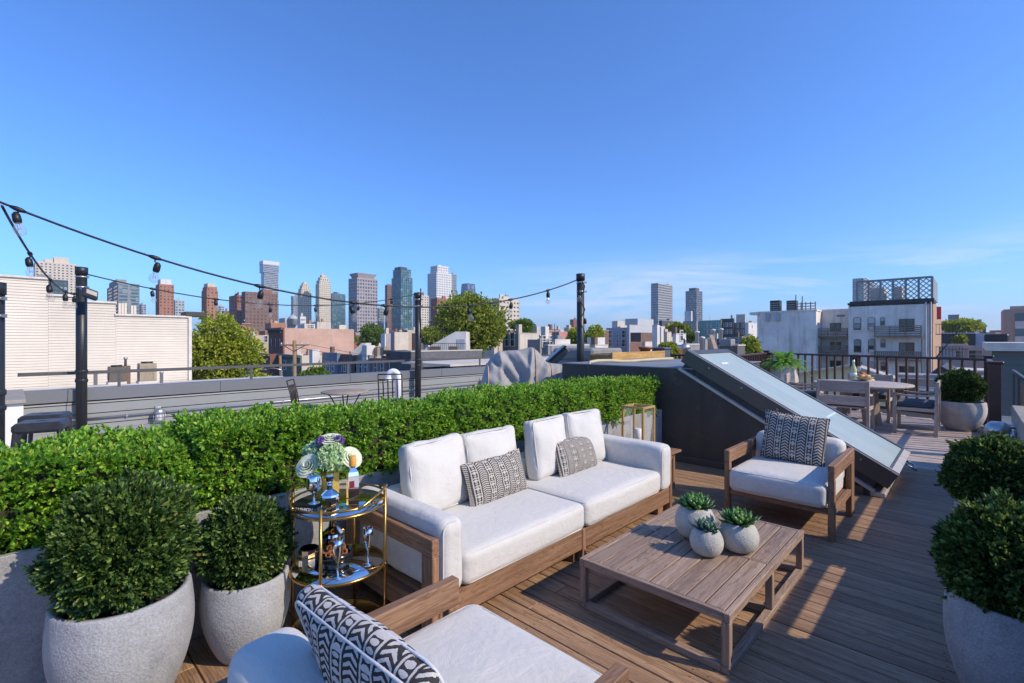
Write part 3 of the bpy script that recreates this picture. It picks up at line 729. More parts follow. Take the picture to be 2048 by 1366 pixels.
M_trough = concrete('trough_concrete', (0.31, 0.305, 0.30))

# the hedge: six clipped shrubs in one long trough
VF, VBK = 3.0, 3.5
t = roof_thing('hedge_planter', 'long grey concrete trough planted with a clipped green boxwood hedge', 'hedge planter')
m = MB(); m.box(-1.0, 6.06, VF, VF + .04, 0.0, 0.67, 0.006); m.box(-1.0, 6.06, VBK - .02, VBK + .02, 0, .67, .006)
m.box(-1.0, -.96, VF + .041, VBK - .021, 0, .67, .006); m.box(6.02, 6.06, VF + .041, VBK - .021, 0, .67, .006)
m.build('trough', M_trough, t)
MB().box(-.95, 6.01, VF + .042, VBK - .022, 0.55, 0.62).build('soil', M_soil, t)
def hedge(u0, u1, zt, dens, L, seed, bulge=0.03):
    rng = np.random.default_rng(seed); z0 = 0.62; va, vb = VF + .02, VBK + .06
    core = MB(); vs, fs = cushion((u1 - u0) / 2 - .07, (vb - va) / 2 - .07, (zt - z0) / 2 - .05, .06, (0, 0, 0), 7, .02, seed)
    core.add([((u0 + u1) / 2 + x, (va + vb) / 2 + y, (zt + z0) / 2 - .01 + z) for x, y, z in vs], fs, True)
    o = core.build('shrub', M_shrub_core, t)  # solid core added behind the leaves so no light comes through the hedge
    P = []; N = []
    def face(n, fu, nrm):
        a = rng.uniform(0, 1, n); b = rng.uniform(0, 1, n); p = np.stack(fu(a, b), 1); P.append(p); N.append(np.tile(nrm, (n, 1)))
    lu, lv, lz = u1 - u0, vb - va, zt - z0
    face(int(lu * lz * dens), lambda a, b: (u0 + a * lu, np.full_like(a, va), z0 + .03 + b * (lz - .03)), (0, -1, .25))
    face(int(lu * lv * dens * 1.05), lambda a, b: (u0 + a * lu, va + b * lv, np.full_like(a, zt)), (0, -.15, 1))
    face(int(lu * lz * dens * .4), lambda a, b: (u0 + a * lu, np.full_like(a, vb), z0 + b * lz), (0, 1, .2))
    for q, s_ in ((u0, -1), (u1, 1)): face(int(lv * lz * dens * .8), lambda a, b: (np.full_like(a, q), va + b * lv, z0 + .05 + a * 0 + rng.uniform(0, 1, len(a)) * (lz - .05)), (s_, 0, .2))
    P = np.concatenate(P); N = unit(np.concatenate(N).astype(float))
    # round the edges and let the surface swell and dip
    cx = np.array([(u0 + u1) / 2, (va + vb) / 2, (zt + z0) / 2]); hh = np.array([lu / 2, lv / 2, lz / 2]); r = .075
    loc = P - cx; inner = np.clip(loc, -(hh - r), hh - r); d = loc - inner; ln = np.linalg.norm(d, axis=1)[:, None]
    out = np.where(ln > r * .3, d / (ln + 1e-9), N); P = cx + inner + np.where(ln > 1e-6, out * np.minimum(ln, r), 0); N = unit(N * .4 + out)
    nz = np.array([1.7 * noise.noise(Vector(p * 3.6) + Vector((seed, 0, 0))) + .9 * noise.noise(Vector(p * 8)) + .6 * noise.noise(Vector(p * 16)) for p in P])
    shoot = np.where(rng.uniform(size=len(P)) > .965, rng.uniform(.0, .045, len(P)), 0); P = P + N * (nz * bulge * 1.35 - rng.uniform(-.012, .05, len(P)) + shoot)[:, None]
    hol = np.array([noise.noise(Vector(p * 8.5) + Vector((7, seed, 2))) for p in P]); keep = (hol > -.42) | (rng.uniform(size=len(P)) > .8); P = P[keep]; N = N[keep]
    N = unit(N + rng.normal(size=N.shape) * .38)
    lp, ld, ll, lw = sprigs(P, N, 7, L, L * .27, 0.95, L * 1.3, rng)
    link('foliage', leaf_mesh('foliage', lp, ld, ll, lw, LEAF_HEDGE, rng=rng), o)
for k, (a, b, zt, de, L) in enumerate(((-.75, .68, 1.045, 2900, .025), (.70, 1.42, 1.11, 2800, .025), (1.44, 2.5, 1.075, 2300, .025), (2.5, 3.82, 1.10, 1900, .0255), (3.83, 4.93, 1.105, 1600, .027), (4.94, 6.0, 1.07, 1500, .027))):
    hedge(a, b, zt, de, L, k + 3)

def lathe_pot(t, prof, mat, n=44, name='pot'):
    return MB().lathe(prof, n).build(name, mat, t)
def ball_shrub(t, c, R, n, L, seed, mat=LEAF_BOX, squash=1.0, rough=.11):
    rng = np.random.default_rng(seed)
    core = MB(); core.lathe([(0.0, -R * .8 * squash), (R * .5, -R * .62 * squash), (R * .78, 0), (R * .5, R * .6 * squash), (0.0, R * .78 * squash)], 14, c)
    o = core.build('shrub', M_shrub_core, t)  # added core, keeps light from passing through the ball of leaves
    D = unit(rng.normal(size=(n, 3))); D = D[D[:, 2] > -.75]
    nz = np.array([noise.noise(Vector(d * 2.6) + Vector((seed * 3.3, 0, 0))) + .6 * noise.noise(Vector(d * 6.5)) for d in D])
    shoot = np.where(rng.uniform(size=len(D)) > .95, rng.uniform(0, .14, len(D)), 0)
    rr = R * (1 + nz * rough * 1.9 + shoot) - rng.uniform(0, .09, len(D)) * (R / .3) * rng.uniform(0, 1, len(D))
    P = np.array(c) + D * rr[:, None] * np.array([1, 1, squash])
    N = unit(D + rng.normal(size=D.shape) * .4 + np.array([0, 0, .25]))
    lp, ld, ll, lw = sprigs(P, N, 7, L, L * .26, .8, L * 1.5, rng)
    link('foliage', leaf_mesh('foliage', lp, ld, ll, lw, mat, rng=rng), o)
    MB().tube([(c[0], c[1], c[2] - R * 1.2), (c[0], c[1], c[2])], .02, 7).build('stem', plain('bark', (.09, .06, .04), .9, .3, 20, .5, 40), o)
def pot_prof(R, h, bulge=1.10, foot=.62):
    pts = []
    for k in range(13):
        s_ = k / 12; r = foot + (1 - foot) * math.sin(min(1, s_ * 1.12) * math.pi / 2) ** .8
        r *= 1 + (bulge - 1) * math.sin(s_ * math.pi) ; pts.append((R * r, h * s_))
    pts += [(R * .985, h + .008), (R * .90, h + .008), (R * .885, h - .03), (R * .86, h - .12)]
    return pts
def potted(label, u, v, R, h, ballz, ballR, n, L, seed, mat=M_conc, sq=1.0, bulge=1.08, foot=.62, group='concrete pots with round shrubs'):
    t = roof_thing('potted_shrub', label, 'potted shrub', u, v, 0, random.uniform(0, 6), group=group)
    lathe_pot(t, pot_prof(R, h, bulge, foot), mat); MB().lathe([(R * .87, h - .06), (0, h - .04)], 30).build('soil', M_soil, t)
    ball_shrub(t, (0, 0, ballz), ballR, n, L, seed, sq and LEAF_BOX, sq); return t
potted('largest concrete pot with a dark round shrub in the left foreground', 0.345, 2.665, 0.245, 0.50, 0.71, 0.243, 4600, .025, 11, M_conc, 1.12)
potted('smaller concrete pot with a round shrub between the big pot and the bar cart', 0.845, 2.70, 0.198, 0.395, 0.56, 0.20, 3200, .023, 12)
potted('pale blue grey pot with a shrub at the lower right corner', 2.95, -0.13, 0.213, 0.49, 0.64, 0.232, 3800, .026, 13)
potted('second pot with a leafy shrub behind the one in the lower right corner', 4.66, -0.13, 0.213, 0.46, 0.655, 0.258, 3800, .028, 14)
potted('squat whitewashed pot with a round shrub by the far railing', 11.75, 0.13, 0.335, 0.50, 0.745, 0.30, 3200, .033, 15, M_concl, .95, 1.06, .60)

# fern on its stand
t = roof_thing('fern_planter', 'white tapered planter with a bright green fern at the far left corner of the deck', 'planter', 12.9, 3.25, 0.58)
MB().lathe([(0.31, 0), (0.32, 0.02), (0.26, 0.42), (0.22, 0.44), (0.2, 0.43), (0.19, 0.34)], 6, (0, 0, 0), False).build('pot', M_concl, t)
MB().lathe([(0.2, 0.38), (0, 0.40)], 12).build('soil', M_soil, t)
LEAF_FERN = leafmat('fern_leaf', [(0.0, (0.09, 0.26, 0.03)), (0.6, (0.20, 0.44, 0.06)), (1.0, (0.34, 0.58, 0.11))], 0.35)
rng = np.random.default_rng(5); P = []; D = []; fr_ = MB()
for k in range(150):
    a = rng.uniform(0, 2 * math.pi); ln = rng.uniform(.36, .62); el = rng.uniform(.5, 1.45); pts = []
    for j in range(15):
        s_ = j / 14; e = el - s_ * 1.5; 
        r = ln * (s_ * math.cos(el) * 1.0 + .25 * s_ * s_); z = .40 + ln * (s_ * math.sin(el) - .75 * s_ * s_ * math.cos(el) - .2 * s_ ** 2)
        pts.append(Vector((r * math.cos(a), r * math.sin(a), z)))
    fr_.tube(pts, .003, 4, cap=False)
    for j in range(2, 15):
        d = (pts[j] - pts[j - 1]).normalized(); sd_ = d.cross(Vector((0, 0, 1))).normalized()
        for s2 in (-1, 1):
            for off in (0, .5):
                P.append(tuple(pts[j - 1].lerp(pts[j], off))); D.append(tuple((sd_ * s2 + d * .45 + Vector((0, 0, -.15))).normalized()))
P = np.array(P); D = np.array(D)
o = link('fronds', leaf_mesh('fronds', P, D, rng.uniform(.03, .05, len(P)), .006, LEAF_FERN, rng=rng), t); fr_.build('stalks', LEAF_FERN, o)
t = roof_thing('plant_stand', 'dark wicker cube stand under the fern planter', 'stand', 12.9, 3.25, 0)
MB().box(-.33, .33, -.33, .33, 0, .57, .01).build('cube', plain('dark_wicker', (.04, .03, .025), .7, .3, 30, .5, 90), t)

# ================================================================== furniture
WX = wood('teak_along', (0.165, 0.083, 0.045), (0.345, 0.20, 0.115), 0); WY = wood('teak_across', (0.165, 0.083, 0.045), (0.345, 0.20, 0.115), 1)
WZ = wood('teak_upright', (0.165, 0.083, 0.045), (0.345, 0.20, 0.115), 2)
TX = wood('table_teak_along', (0.205, 0.135, 0.097), (0.39, 0.282, 0.21), 0); TY = wood('table_teak_across', (0.205, 0.135, 0.097), (0.39, 0.282, 0.21), 1); TZ = wood('table_teak_upright', (0.205, 0.135, 0.097), (0.39, 0.282, 0.21), 2)
FAB = fabric('white_upholstery', (0.615, 0.59, 0.545))
def soft(name, parent, c, h, r, crown, wr=.004, seed=0, n=15, mat=None, rot=None, pipe=None, slump=0.0):
    vs, fs = cushion(*h, r, crown, n, wr, seed, slump); m = MB(); m.add(vs, fs, True)
    o = m.build(name, mat or FAB, parent, loc=c)
    if rot: o.rotation_euler = rot
    if pipe:
        k = r * .30; a_, b_, c_ = {'z': (0, 1, 2), 'y': (0, 2, 1), 'x': (1, 2, 0)}[pipe]
        for zz in (-1, 1): piping(MB(), h[a_] - k, h[b_] - k, zz * (h[c_] - k), r, plane=pipe, rad=.005).build('piping', mat or FAB, o)
    return o

# sofa (front toward -v)
t = roof_thing('sofa', 'long white two-seat sofa on a brown teak frame in front of the hedge', 'sofa')
U0, U1, UM = 1.50, 4.245, 2.845; F0, F1 = 2.0, 2.92
for a, b in ((U0 + .05, UM - .025), (UM + .025, U1 - .05)): MB().box(a, b, F0 + .004, F0 + .045, .105, .245, .003).build('front_rail', WX, t)
MB().box(UM - .022, UM + .022, F0 + .001, F0 + .046, .05, .247, .003).build('center_stile', WZ, t)
MB().box(U0 + .05, U1 - .05, F1 - .05, F1 - .01, .105, .56, .003).build('back_panel', WX, t)
MB().box(U0 + .05, U1 - .05, F0 + .047, F1 - .053, .17, .235).build('seat_deck', WY, t)
for uu in (U0, U1 - .045):
    s_ = MB().box(uu - .0005, uu + .0455, F0, F1, .474, .566, .003).build('side_frame', WY, t)
    MB().box(uu, uu + .045, F0, F0 + .095, .0, .472, .003).build('stile', WZ, s_); MB().box(uu, uu + .045, F1 - .095, F1, .0, .472, .003).build('stile', WZ, s_); MB().box(uu + .002, uu + .043, F0 + .096, F1 - .096, .105, .215, .003).build('bottom_rail', WY, s_)
for uu in (U0 + .06, UM - .05, U1 - .16): MB().box(uu, uu + .10, F0 + .06, F0 + .16, .0, .104, .003).build('foot', WZ, t)
for k, (a, b) in enumerate(((1.703, UM - .003), (UM + .003, 3.997))):
    soft('seat_cushion', t, ((a + b) / 2, 2.365, .342), ((b - a) / 2, .385, .093), .045, (.006, .006, .016), .004, k, 17, pipe='z')
for k, (a, b) in enumerate(((1.547, 1.70), (4.0, 4.19))):
    soft('arm_cushion', t, ((a + b) / 2, 2.43, .45), ((b - a) / 2, .455, .20), .05, (.004, .0, .006), .006, 9 + k, 17, pipe='y')
soft('back_bolster', t, (2.85, 2.80, .43), (1.14, .065, .19), .05, (.0, .012, .008), .006, 21, 17)
for k, (uc, w, vv, rz, ht) in enumerate(((2.03, .262, 2.67, .10, .91), (2.575, .255, 2.70, -.06, .90), (3.25, .26, 2.68, .12, .915), (3.75, .245, 2.655, -.09, .925))):
    hh = (ht - .425) / 2
    soft('back_cushion', t, (uc, vv, .43 + hh), (w, .06, hh), .04, (.0, .062, .014), .017, 31 + k, 19, rot=(-.16, random.uniform(-.03, .03), rz), pipe='y', slump=.018)

PAT = pattern_fabric('woven_print', 9.5, 22, .62, .30)
def throw(label, u, v, z, rz, tilt, w, h, th, mat, seed, cat='pillow', group='black and white patterned pillows', roll=0.0, fringe=True):
    vs, fs = pillow(w, h, th, 23, 2.6, .05, .006, seed); m = MB(); m.add(vs, fs, True)
    o = m.mesh('throw_pillow', mat); o = link('throw_pillow', o, None, W(u, v, z)); tag(o, label, cat, group)
    o.rotation_euler = (Matrix.Rotation(ROT + rz, 3, 'Z') @ Matrix.Rotation(tilt, 3, 'X') @ Matrix.Rotation(roll, 3, 'Y')).to_euler()
    p = MB(); g_ = np.linspace(-1, 1, 15)
    loop = [(a, -1) for a in g_] + [(1, b) for b in g_[1:]] + [(a, 1) for a in g_[::-1][1:]] + [(-1, b) for b in g_[::-1][1:]]
    p.tube([(a * w / 2 * (1 - .05 * (1 - b * b)), 0, b * h / 2 * (1 - .05 * (1 - a * a))) for a, b in loop], .0045, 5, cap=False)
    p.build('edge_seam', mat, o); return o
throw('patterned lumbar pillow on the left half of the sofa', 2.50, 2.545, .575, .03, -.30, .62, .32, .15, PAT, 1, roll=-.02)
throw('patterned lumbar pillow on the right half of the sofa', 3.49, 2.545, .575, .05, -.30, .60, .32, .15, PAT, 2, roll=.02)

# two lounge chairs (front toward -x in their own frame)
def lounge(label, u, v, rz, dz=0.0):
    t = roof_thing('lounge_chair', label, 'armchair', u, v, 0, rz, group='teak lounge chairs')
    hw = .40; f0, f1 = -.45, .45
    for s_ in (-1, 1):
        y0 = s_ * hw - .023; y1 = y0 + .046
        o = MB().box(f0, f0 + .055, y0, y1, 0, .488, .003).build('leg', WZ, t)
        MB().box(f1 - .14, f1, y0, y1, 0, .488, .003).build('leg', WZ, t)
        MB().box(f0, f1, y0 - .0005, y1 + .0005, .49, .60, .004).build('armrest', WX, t)
        MB().box(f0 + .056, f1 - .141, y0 + .004, y1 - .004, .20, .25, .003).build('side_rail', WX, t)
    MB().box(f0 + .008, f0 + .048, -hw + .024, hw - .024, .205, .252, .003).build('front_rail', WY, t)
    MB().box(f1 - .07, f1 - .03, -hw + .024, hw - .024, .205, .56, .003).build('back_panel', WY, t)
    MB().box(f0 + .05, f1 - .072, -hw + .024, hw - .024, .215, .245).build('seat_deck', WY, t)
    soft('seat_cushion', t, (-.125 - dz * .6, 0, .35 + dz / 2), (.375, hw - .026, .098 + dz / 2), .05, (.012, .0, .018), .005, 3 + u, 17, pipe='z')
    soft('back_cushion', t, (.325, 0, .50 + dz), (.10, hw - .028, .185), .06, (.018, .0, .012), .006, 5 + u, 17, rot=(0, .06, 0))
    return t
lounge('white cushioned teak lounge chair facing the sofa table from the far end', 4.945, 1.20, 0)
lounge('nearest teak lounge chair with white cushions, seen from behind at the bottom', 0.855, 1.175, math.pi, .045)
PAT2 = pattern_fabric('woven_print_large', 8.5, 17, .56, .46)
throw('square chevron patterned pillow propped on the far lounge chair', 5.125, 1.21, .668, -math.pi / 2, -.22, .54, .46, .17, PAT2, 3, roll=.06)
PAT3 = pattern_fabric('woven_print_bold', 10.0, 19, .56, .46, ('Y', 'Z', 'X'), True, (0.028, 0.026, 0.026), (0.60, 0.56, 0.52))
t = roof_thing('throw_pillow', 'thick box pillow with bold black and white print on the near chair', 'pillow', .635, 1.05, .715, 0, 'black and white patterned pillows')
vs, fs = cushion(.036, .275, .225, .028, (.048, .006, .01), 21, .009, 4); m = MB(); m.add(vs, fs, True); o = m.build('pillow_body', PAT3, t); o.rotation_euler = (.0, -.34, .04)
for xx in (-1, 1): piping(MB(), .275 - .008, .225 - .008, xx * (.036 - .006), .04, plane='x', rad=.004).build('piping', fabric('white_cord', (.62, .62, .64)), o)

# coffee table
t = roof_thing('coffee_table', 'low slatted teak coffee table with floor stretchers, in front of the sofa', 'coffee table')
a0, a1, b0, b1, ht = 2.365, 3.77, .828, 1.70, .291; am = (a0 + a1) / 2; L_ = .042
MB().box(a0, a1, b0, b0 + .03, ht - .045, ht, .003).build('edge_rail', TX, t); MB().box(a0, a1, b1 - .03, b1, ht - .045, ht, .003).build('edge_rail', TX, t)
for q in (a0, a1 - .03): MB().box(q + .001, q + .029, b0 + .031, b1 - .031, ht - .045, ht - .0006, .003).build('end_rail', TY, t)
MB().box(am - .009, am + .009, b0 + .031, b1 - .031, ht - .044, ht - .001, .002).build('cross_strip', TY, t)
n = 8; w = (b1 - b0 - .064) / n; sm = {}
for k in range(n):
    for q, (x0, x1) in enumerate(((a0 + .032, am - .011), (am + .011, a1 - .032))):
        if q not in sm: sm[q] = MB().box(-(x1 - x0) / 2, (x1 - x0) / 2, -(w - .008) / 2, (w - .008) / 2, -.011, .011, .002).mesh('slat', TX)
        link('slat', sm[q], t, ((x0 + x1) / 2, b0 + .032 + w * (k + .5), ht - .0125 + random.uniform(-.0006, .0006)))
for uu in (a0, am - L_ / 2, a1 - L_):
    for vv in (b0, b1 - L_): MB().box(uu + .0012, uu + L_ - .0012, vv + .0012, vv + L_ - .0012, .036, ht - .0455, .003).build('leg', TZ, t)
for vv in (b0, b1 - L_): MB().box(a0, a1, vv, vv + L_, .0, .035, .003).build('stretcher', TX, t)
for uu in (a0, am - L_ / 2, a1 - L_): MB().box(uu, uu + L_, b0 + L_ + .001, b1 - L_ - .001, .0, .034, .003).build('stretcher', TY, t)

# succulents in round pots
M_egg = concrete('cream_stoneware', (0.44, 0.43, 0.385), 9.0)
SUCC = leafmat('succulent_leaf', [(0.0, (0.03, 0.10, 0.02)), (0.6, (0.07, 0.19, 0.035)), (1.0, (0.16, 0.30, 0.06))], .15, .35)
SUCC2 = leafmat('blue_succulent_leaf', [(0.0, (0.035, 0.09, 0.065)), (1.0, (0.10, 0.19, 0.14))], .1, .4)
def succ(label, px, py, r, h, mat, spread, nl, group='succulents on the coffee table'):
    Y = F * (H - ht) / (py - HZ); u_, v_ = uv_of(((px - 1024) / F * Y, Y))
    t = roof_thing('potted_succulent', label, 'succulent', u_, v_, ht + .0005, random.uniform(0, 6), group=group)
    prof = [(r * .42, 0), (r * .62, h * .04)]
    for k in range(1, 12):
        s_ = k / 12; prof.append((r * math.sin(math.pi * (.20 + .62 * s_)) ** .62, h * (.04 + .96 * s_)))
    prof += [(r * .66, h), (r * .60, h * 1.002), (r * .57, h * .96)]
    MB().lathe(prof, 36).build('pot', M_egg, t); MB().lathe([(r * .6, h * .93), (0, h * .94)], 20).build('soil', M_soil, t)
    rng = np.random.default_rng(int(px)); P = []; D = []; Ls = []; Ws = []
    for k in range(nl):
        a = k * 2.39996; s_ = k / nl; el = .25 + 1.1 * (1 - s_) + rng.uniform(-.1, .1)
        el = math.pi / 2 - (1.25 - 1.1 * (1 - s_)) if False else 0.2 + 1.2 * (1 - s_)
        P.append((.01 * math.cos(a), .01 * math.sin(a), h * .93)); D.append((math.cos(el) * math.cos(a), math.cos(el) * math.sin(a), math.sin(el)))
        Ls.append(spread * (.62 + .45 * s_) * rng.uniform(.9, 1.1)); Ws.append(spread * .17)
    me = MB()
    for p, d, L, w in zip(P, D, Ls, Ws):     # plump blades with a keel
        p = Vector(p); d = Vector(d); a = d.cross(Vector((0, 0, 1))).normalized(); nrm = a.cross(d).normalized()
        q = [p, p + d * L * .35 + a * w * .8, p + d * L * .7 + a * w, p + d * L + nrm * L * .08, p + d * L * .7 - a * w, p + d * L * .35 - a * w * .8]
        kl = [p + d * L * .4 - nrm * w * .5, p + d * L * .72 - nrm * w * .55]; kt = [p + d * L * .4 + nrm * w * .1, p + d * L * .72 + nrm * w * .05]
        me.add(q + kl + kt, [(0, 8, 1), (1, 8, 9, 2), (2, 9, 3), (3, 9, 4), (4, 9, 8, 5), (5, 8, 0), (0, 1, 6), (1, 2, 7, 6), (2, 3, 7), (3, 4, 7), (4, 5, 6, 7), (5, 0, 6)], True)
    me.build('rosette', mat, t)
succ('largest round cream pot with green succulent, at the back of the three', 1390, 1074, .128, .205, SUCC, .135, 44)
succ('smallest round cream pot with blue green succulent, front of the three', 1413, 1108, .098, .155, SUCC2, .095, 36)
succ('round cream pot with green succulent, rightmost of the three on the table', 1477, 1100, .117, .175, SUCC, .13, 44)

# side table and lantern behind the sofa's far arm
t = roof_thing('side_table', 'small teak side table between the sofa arm and the bulkhead', 'side table', 4.72, 2.56, 0)
MB().box(-.30, .30, -.30, .30, .392, .418, .004).build('table_top', WX, t)
for x in (-.25, .21):
    for y in (-.25, .21): MB().box(x, x + .04, y, y + .04, 0, .39, .003).build('leg', WZ, t)
MB().box(-.205, .205, -.245, -.22, .33, .389, .002).build('apron', WX, t); MB().box(.215, .245, -.205, .205, .33, .389, .002).build('apron', WY, t)
GOLD = plain('brushed_brass', (0.60, 0.38, 0.14), 0.4, 0.12, 10, 0.05, 90, metal=0.35)
t = roof_thing('lantern', 'open brass frame lantern with a white candle, behind the sofa arm', 'lantern', 4.70, 2.60, .4185)
w = .13; hL = .475
for x in (-w, w - .022):
    for y in (-w, w - .022): MB().box(x, x + .022, y, y + .022, .0, hL - .022).build('upright', GOLD, t)
for z in (0.001, hL - .0215):
    m = MB(); m.box(-w, w, -w, -w + .022, z, z + .021); m.box(-w, w, w - .022, w, z, z + .021); m.box(-w, -w + .022, -w + .0225, w - .0225, z, z + .021); m.box(w - .022, w, -w + .0225, w - .0225, z, z + .021); m.build('frame_ring', GOLD, t)
MB().lathe([(.045, .022), (.045, .22), (.038, .225), (0, .215)], 20).build('candle', plain('ivory_wax', (.78, .74, .65), .5), t)
PANE = glassy('clear_pane', (.9, .92, .92), .02, 0, .3, alpha=.05)
for s_ in (-1, 1):
    MB().box(-w + .024, w - .024, s_ * (w - .012) - .001, s_ * (w - .012) + .001, .024, hL - .024).build('pane', PANE, t)
m = MB(); m.tube([(w - .01, -w + .02, hL - .05), (w + .02, -w - .02, hL - .13)], .006, 5); m.build('latch', M_pole, t)

# ------------------------------------------------------------------ bar cart
CU, CV, CR = 1.245, 2.50, .243
GOLD2 = plain('aged_gold', (0.44, 0.25, 0.07), 0.26, 0.15, 14, 0.04, 70, metal=0.9)
MIR = glassy('mirror_glass', (0.82, 0.84, 0.82), 0.015, 1.0); CHR = glassy('chrome_glass', (0.86, 0.88, 0.90), 0.03, 1.0)
t = roof_thing('bar_cart', 'round gold bar cart with mirror shelves between the pots and the sofa', 'bar cart', CU, CV, 0, -ROT)
for z in (.045, .375, .705): 
    m = MB(); m.torus((0, 0, z), CR, .008, 56, 8); m.torus((0, 0, z + .035), CR, .006, 56, 8) if z > .6 else None
    o = m.build('ring', GOLD2, t)
    MB().lathe([(CR - .007, z - .008), (CR - .007, z + .006), (0, z + .006)], 56).build('shelf_mirror', MIR, t)
for k in range(4):
    a = k * math.pi / 2; x, y = (CR + .009) * math.cos(a), (CR + .009) * math.sin(a)
    MB().tube([(x, y, 0), (x, y, .80 if k in (0, 2) else .76)], .0085, 10).build('upright', GOLD2, t)
    MB().lathe([(.013, .375 - .014), (.013, .375 + .014)], 10, (x, y, 0)).build('collar', GOLD2, t)
for k in (0, 2):
    a = k * math.pi / 2; s_ = 1 if k == 0 else -1
    MB().tube([((CR + .009) * math.cos(a + q), (CR + .009) * math.sin(a + q), .74 + .055 * math.cos(q * 1.9)) for q in np.linspace(-.85, .85, 15)], .007, 8).build('push_handle', GOLD2, t)
def on_cart(name, label, cat, dx, dy, z, group=None, rz=0):
    b = W(CU, CV); return thing(name, label, cat, (b.x + dx, b.y + dy, z), rz, group)
Z1, Z2 = .7118, .3818
# flowers
t = on_cart('flower_vase', 'gold vase of pale green hydrangeas and purple lilac on the bar cart', 'flower vase', -.085, .06, Z1)
VG = plain('gold_leaf', (0.62, 0.42, 0.10), 0.42, 0.25, 26, 0.3, 60, metal=0.5)
MB().lathe([(.060, 0), (.064, .02), (.066, .16), (.060, .165), (.058, .15)], 8, smooth=False).build('vase', VG, t)
HYD = leafmat('hydrangea_petal', [(0, (.34, .52, .22)), (.6, (.55, .68, .36)), (1, (.72, .76, .55))], .3, .6)
HYD2 = leafmat('mint_petal', [(0, (.25, .45, .26)), (1, (.50, .64, .45))], .3, .6)
LIL = leafmat('lilac_petal', [(0, (.10, .04, .20)), (1, (.32, .18, .48))], .2, .6); ROSE = leafmat('cream_petal', [(0, (.60, .66, .46)), (1, (.78, .78, .66))], .25, .6)
def bloom(name, c, r, n, mat, L, seed):
    rng = np.random.default_rng(seed); D = unit(rng.normal(size=(n, 3))); D = D[D[:, 2] > -.6]
    P = np.array(c) + D * r * rng.uniform(.78, 1.0, (len(D), 1)); N = unit(D + rng.normal(size=D.shape) * .25)
    lp, ld, ll, lw = sprigs(P, N, 4, L, L * .42, 2.2, .002, rng)
    o = link(name, leaf_mesh(name, lp, ld, ll, lw, mat, rng=rng), t)
    MB().lathe([(0, -r * .8), (r * .75, -r * .3), (r * .8, .2 * r), (0, r * .8)], 10, c).build('flower_base', HYD2, o)
bloom('hydrangea_head', (.045, -.05, .235), .080, 420, HYD, .017, 1); bloom('hydrangea_head', (-.07, .03, .245), .072, 330, HYD2, .016, 2)
bloom('hydrangea_head', (-.02, .06, .25), .07, 280, HYD2, .016, 3); bloom('lilac_sprig', (-.03, -.02, .322), .026, 100, LIL, .011, 4); bloom('lilac_sprig', (.065, .0, .325), .026, 100, LIL, .011, 5)
def rose(c, R, tilt):
    m = MB()
    for ring in range(5):
        rr = R * (.2 + .2 * ring)
        for k in range(4 + ring):
            a = 2 * math.pi * k / (4 + ring) + ring * .7; wdt = 1.3 * math.pi / (4 + ring); pts = []
            for i in range(5):
                b = a - wdt + 2 * wdt * i / 4
                pts += [(rr * .55 * math.cos(b), rr * .55 * math.sin(b), 0), (rr * math.cos(b), rr * math.sin(b), R * (.62 - .1 * ring)), (rr * 1.16 * math.cos(b), rr * 1.16 * math.sin(b), R * (.64 - .11 * ring) - R * .02 * abs(i - 2))]
            m.add(pts, [(3 * i + j, 3 * i + 3 + j, 3 * i + 4 + j, 3 * i + 1 + j) for i in range(4) for j in (0, 1)], True)
    o = m.build('rose_bloom', ROSE, t, loc=c); o.rotation_euler = tilt
rose((-.075, -.075, .20), .058, (.95, -.35, 0)); rose((.015, .01, .325), .055, (.3, .1, 0)); rose((.14, -.03, .235), .055, (.5, .9, 0))
rng = np.random.default_rng(9); P = np.array([(.0, 0, .17)] * 26) + rng.normal(size=(26, 3)) * .02; D = unit(np.stack([rng.normal(size=26), rng.normal(size=26), rng.uniform(-.1, .5, 26)], 1))
link('leaves', leaf_mesh('leaves', P, D, rng.uniform(.09, .13, 26), .022, LEAF_HEDGE, rng=rng), t)
# book with its title
t = on_cart('book', 'black hardback fashion book lying on the upper mirror shelf', 'book', -.115, -.115, Z1, rz=-.12)
BK = plain('black_cover', (.012, .012, .013), .4)
m = MB(); m.box(-.08, .08, -.055, .055, .0, .004); m.box(-.08, .08, -.055, .055, .034, .038); m.box(-.08, .076, -.0555, -.052, .0, .038); m.build('cover', BK, t)
MB().box(-.074, .0785, -.0515, .052, .0045, .0335).build('pages', plain('book_pages', (.72, .70, .66), .8, .1, 3, .3, 200), t)
def lettering(txt, x, z, sz, col, bold):
    c = bpy.data.curves.new('lettering', 'FONT'); c.body = txt; c.size = sz; c.align_x = 'LEFT'; c.align_y = 'CENTER'; c.extrude = .0002; c.offset = bold
    c.materials.append(plain('print_' + ('white' if bold else 'grey'), col, .6)); q = link('lettering', c, t); me = bpy.data.meshes.new_from_object(q.evaluated_get(bpy.context.evaluated_depsgraph_get())); bpy.data.objects.remove(q)
    o = link('lettering', me, t, (x, -.0562, z)); o.rotation_euler = (math.pi / 2, 0, 0)
lettering('THE', -.075, .019, .020, (.28, .28, .28), 0); lettering('FASHION', -.044, .019, .023, (.8, .8, .8), .0005); lettering('BOOK', .035, .019, .021, (.28, .28, .28), 0)
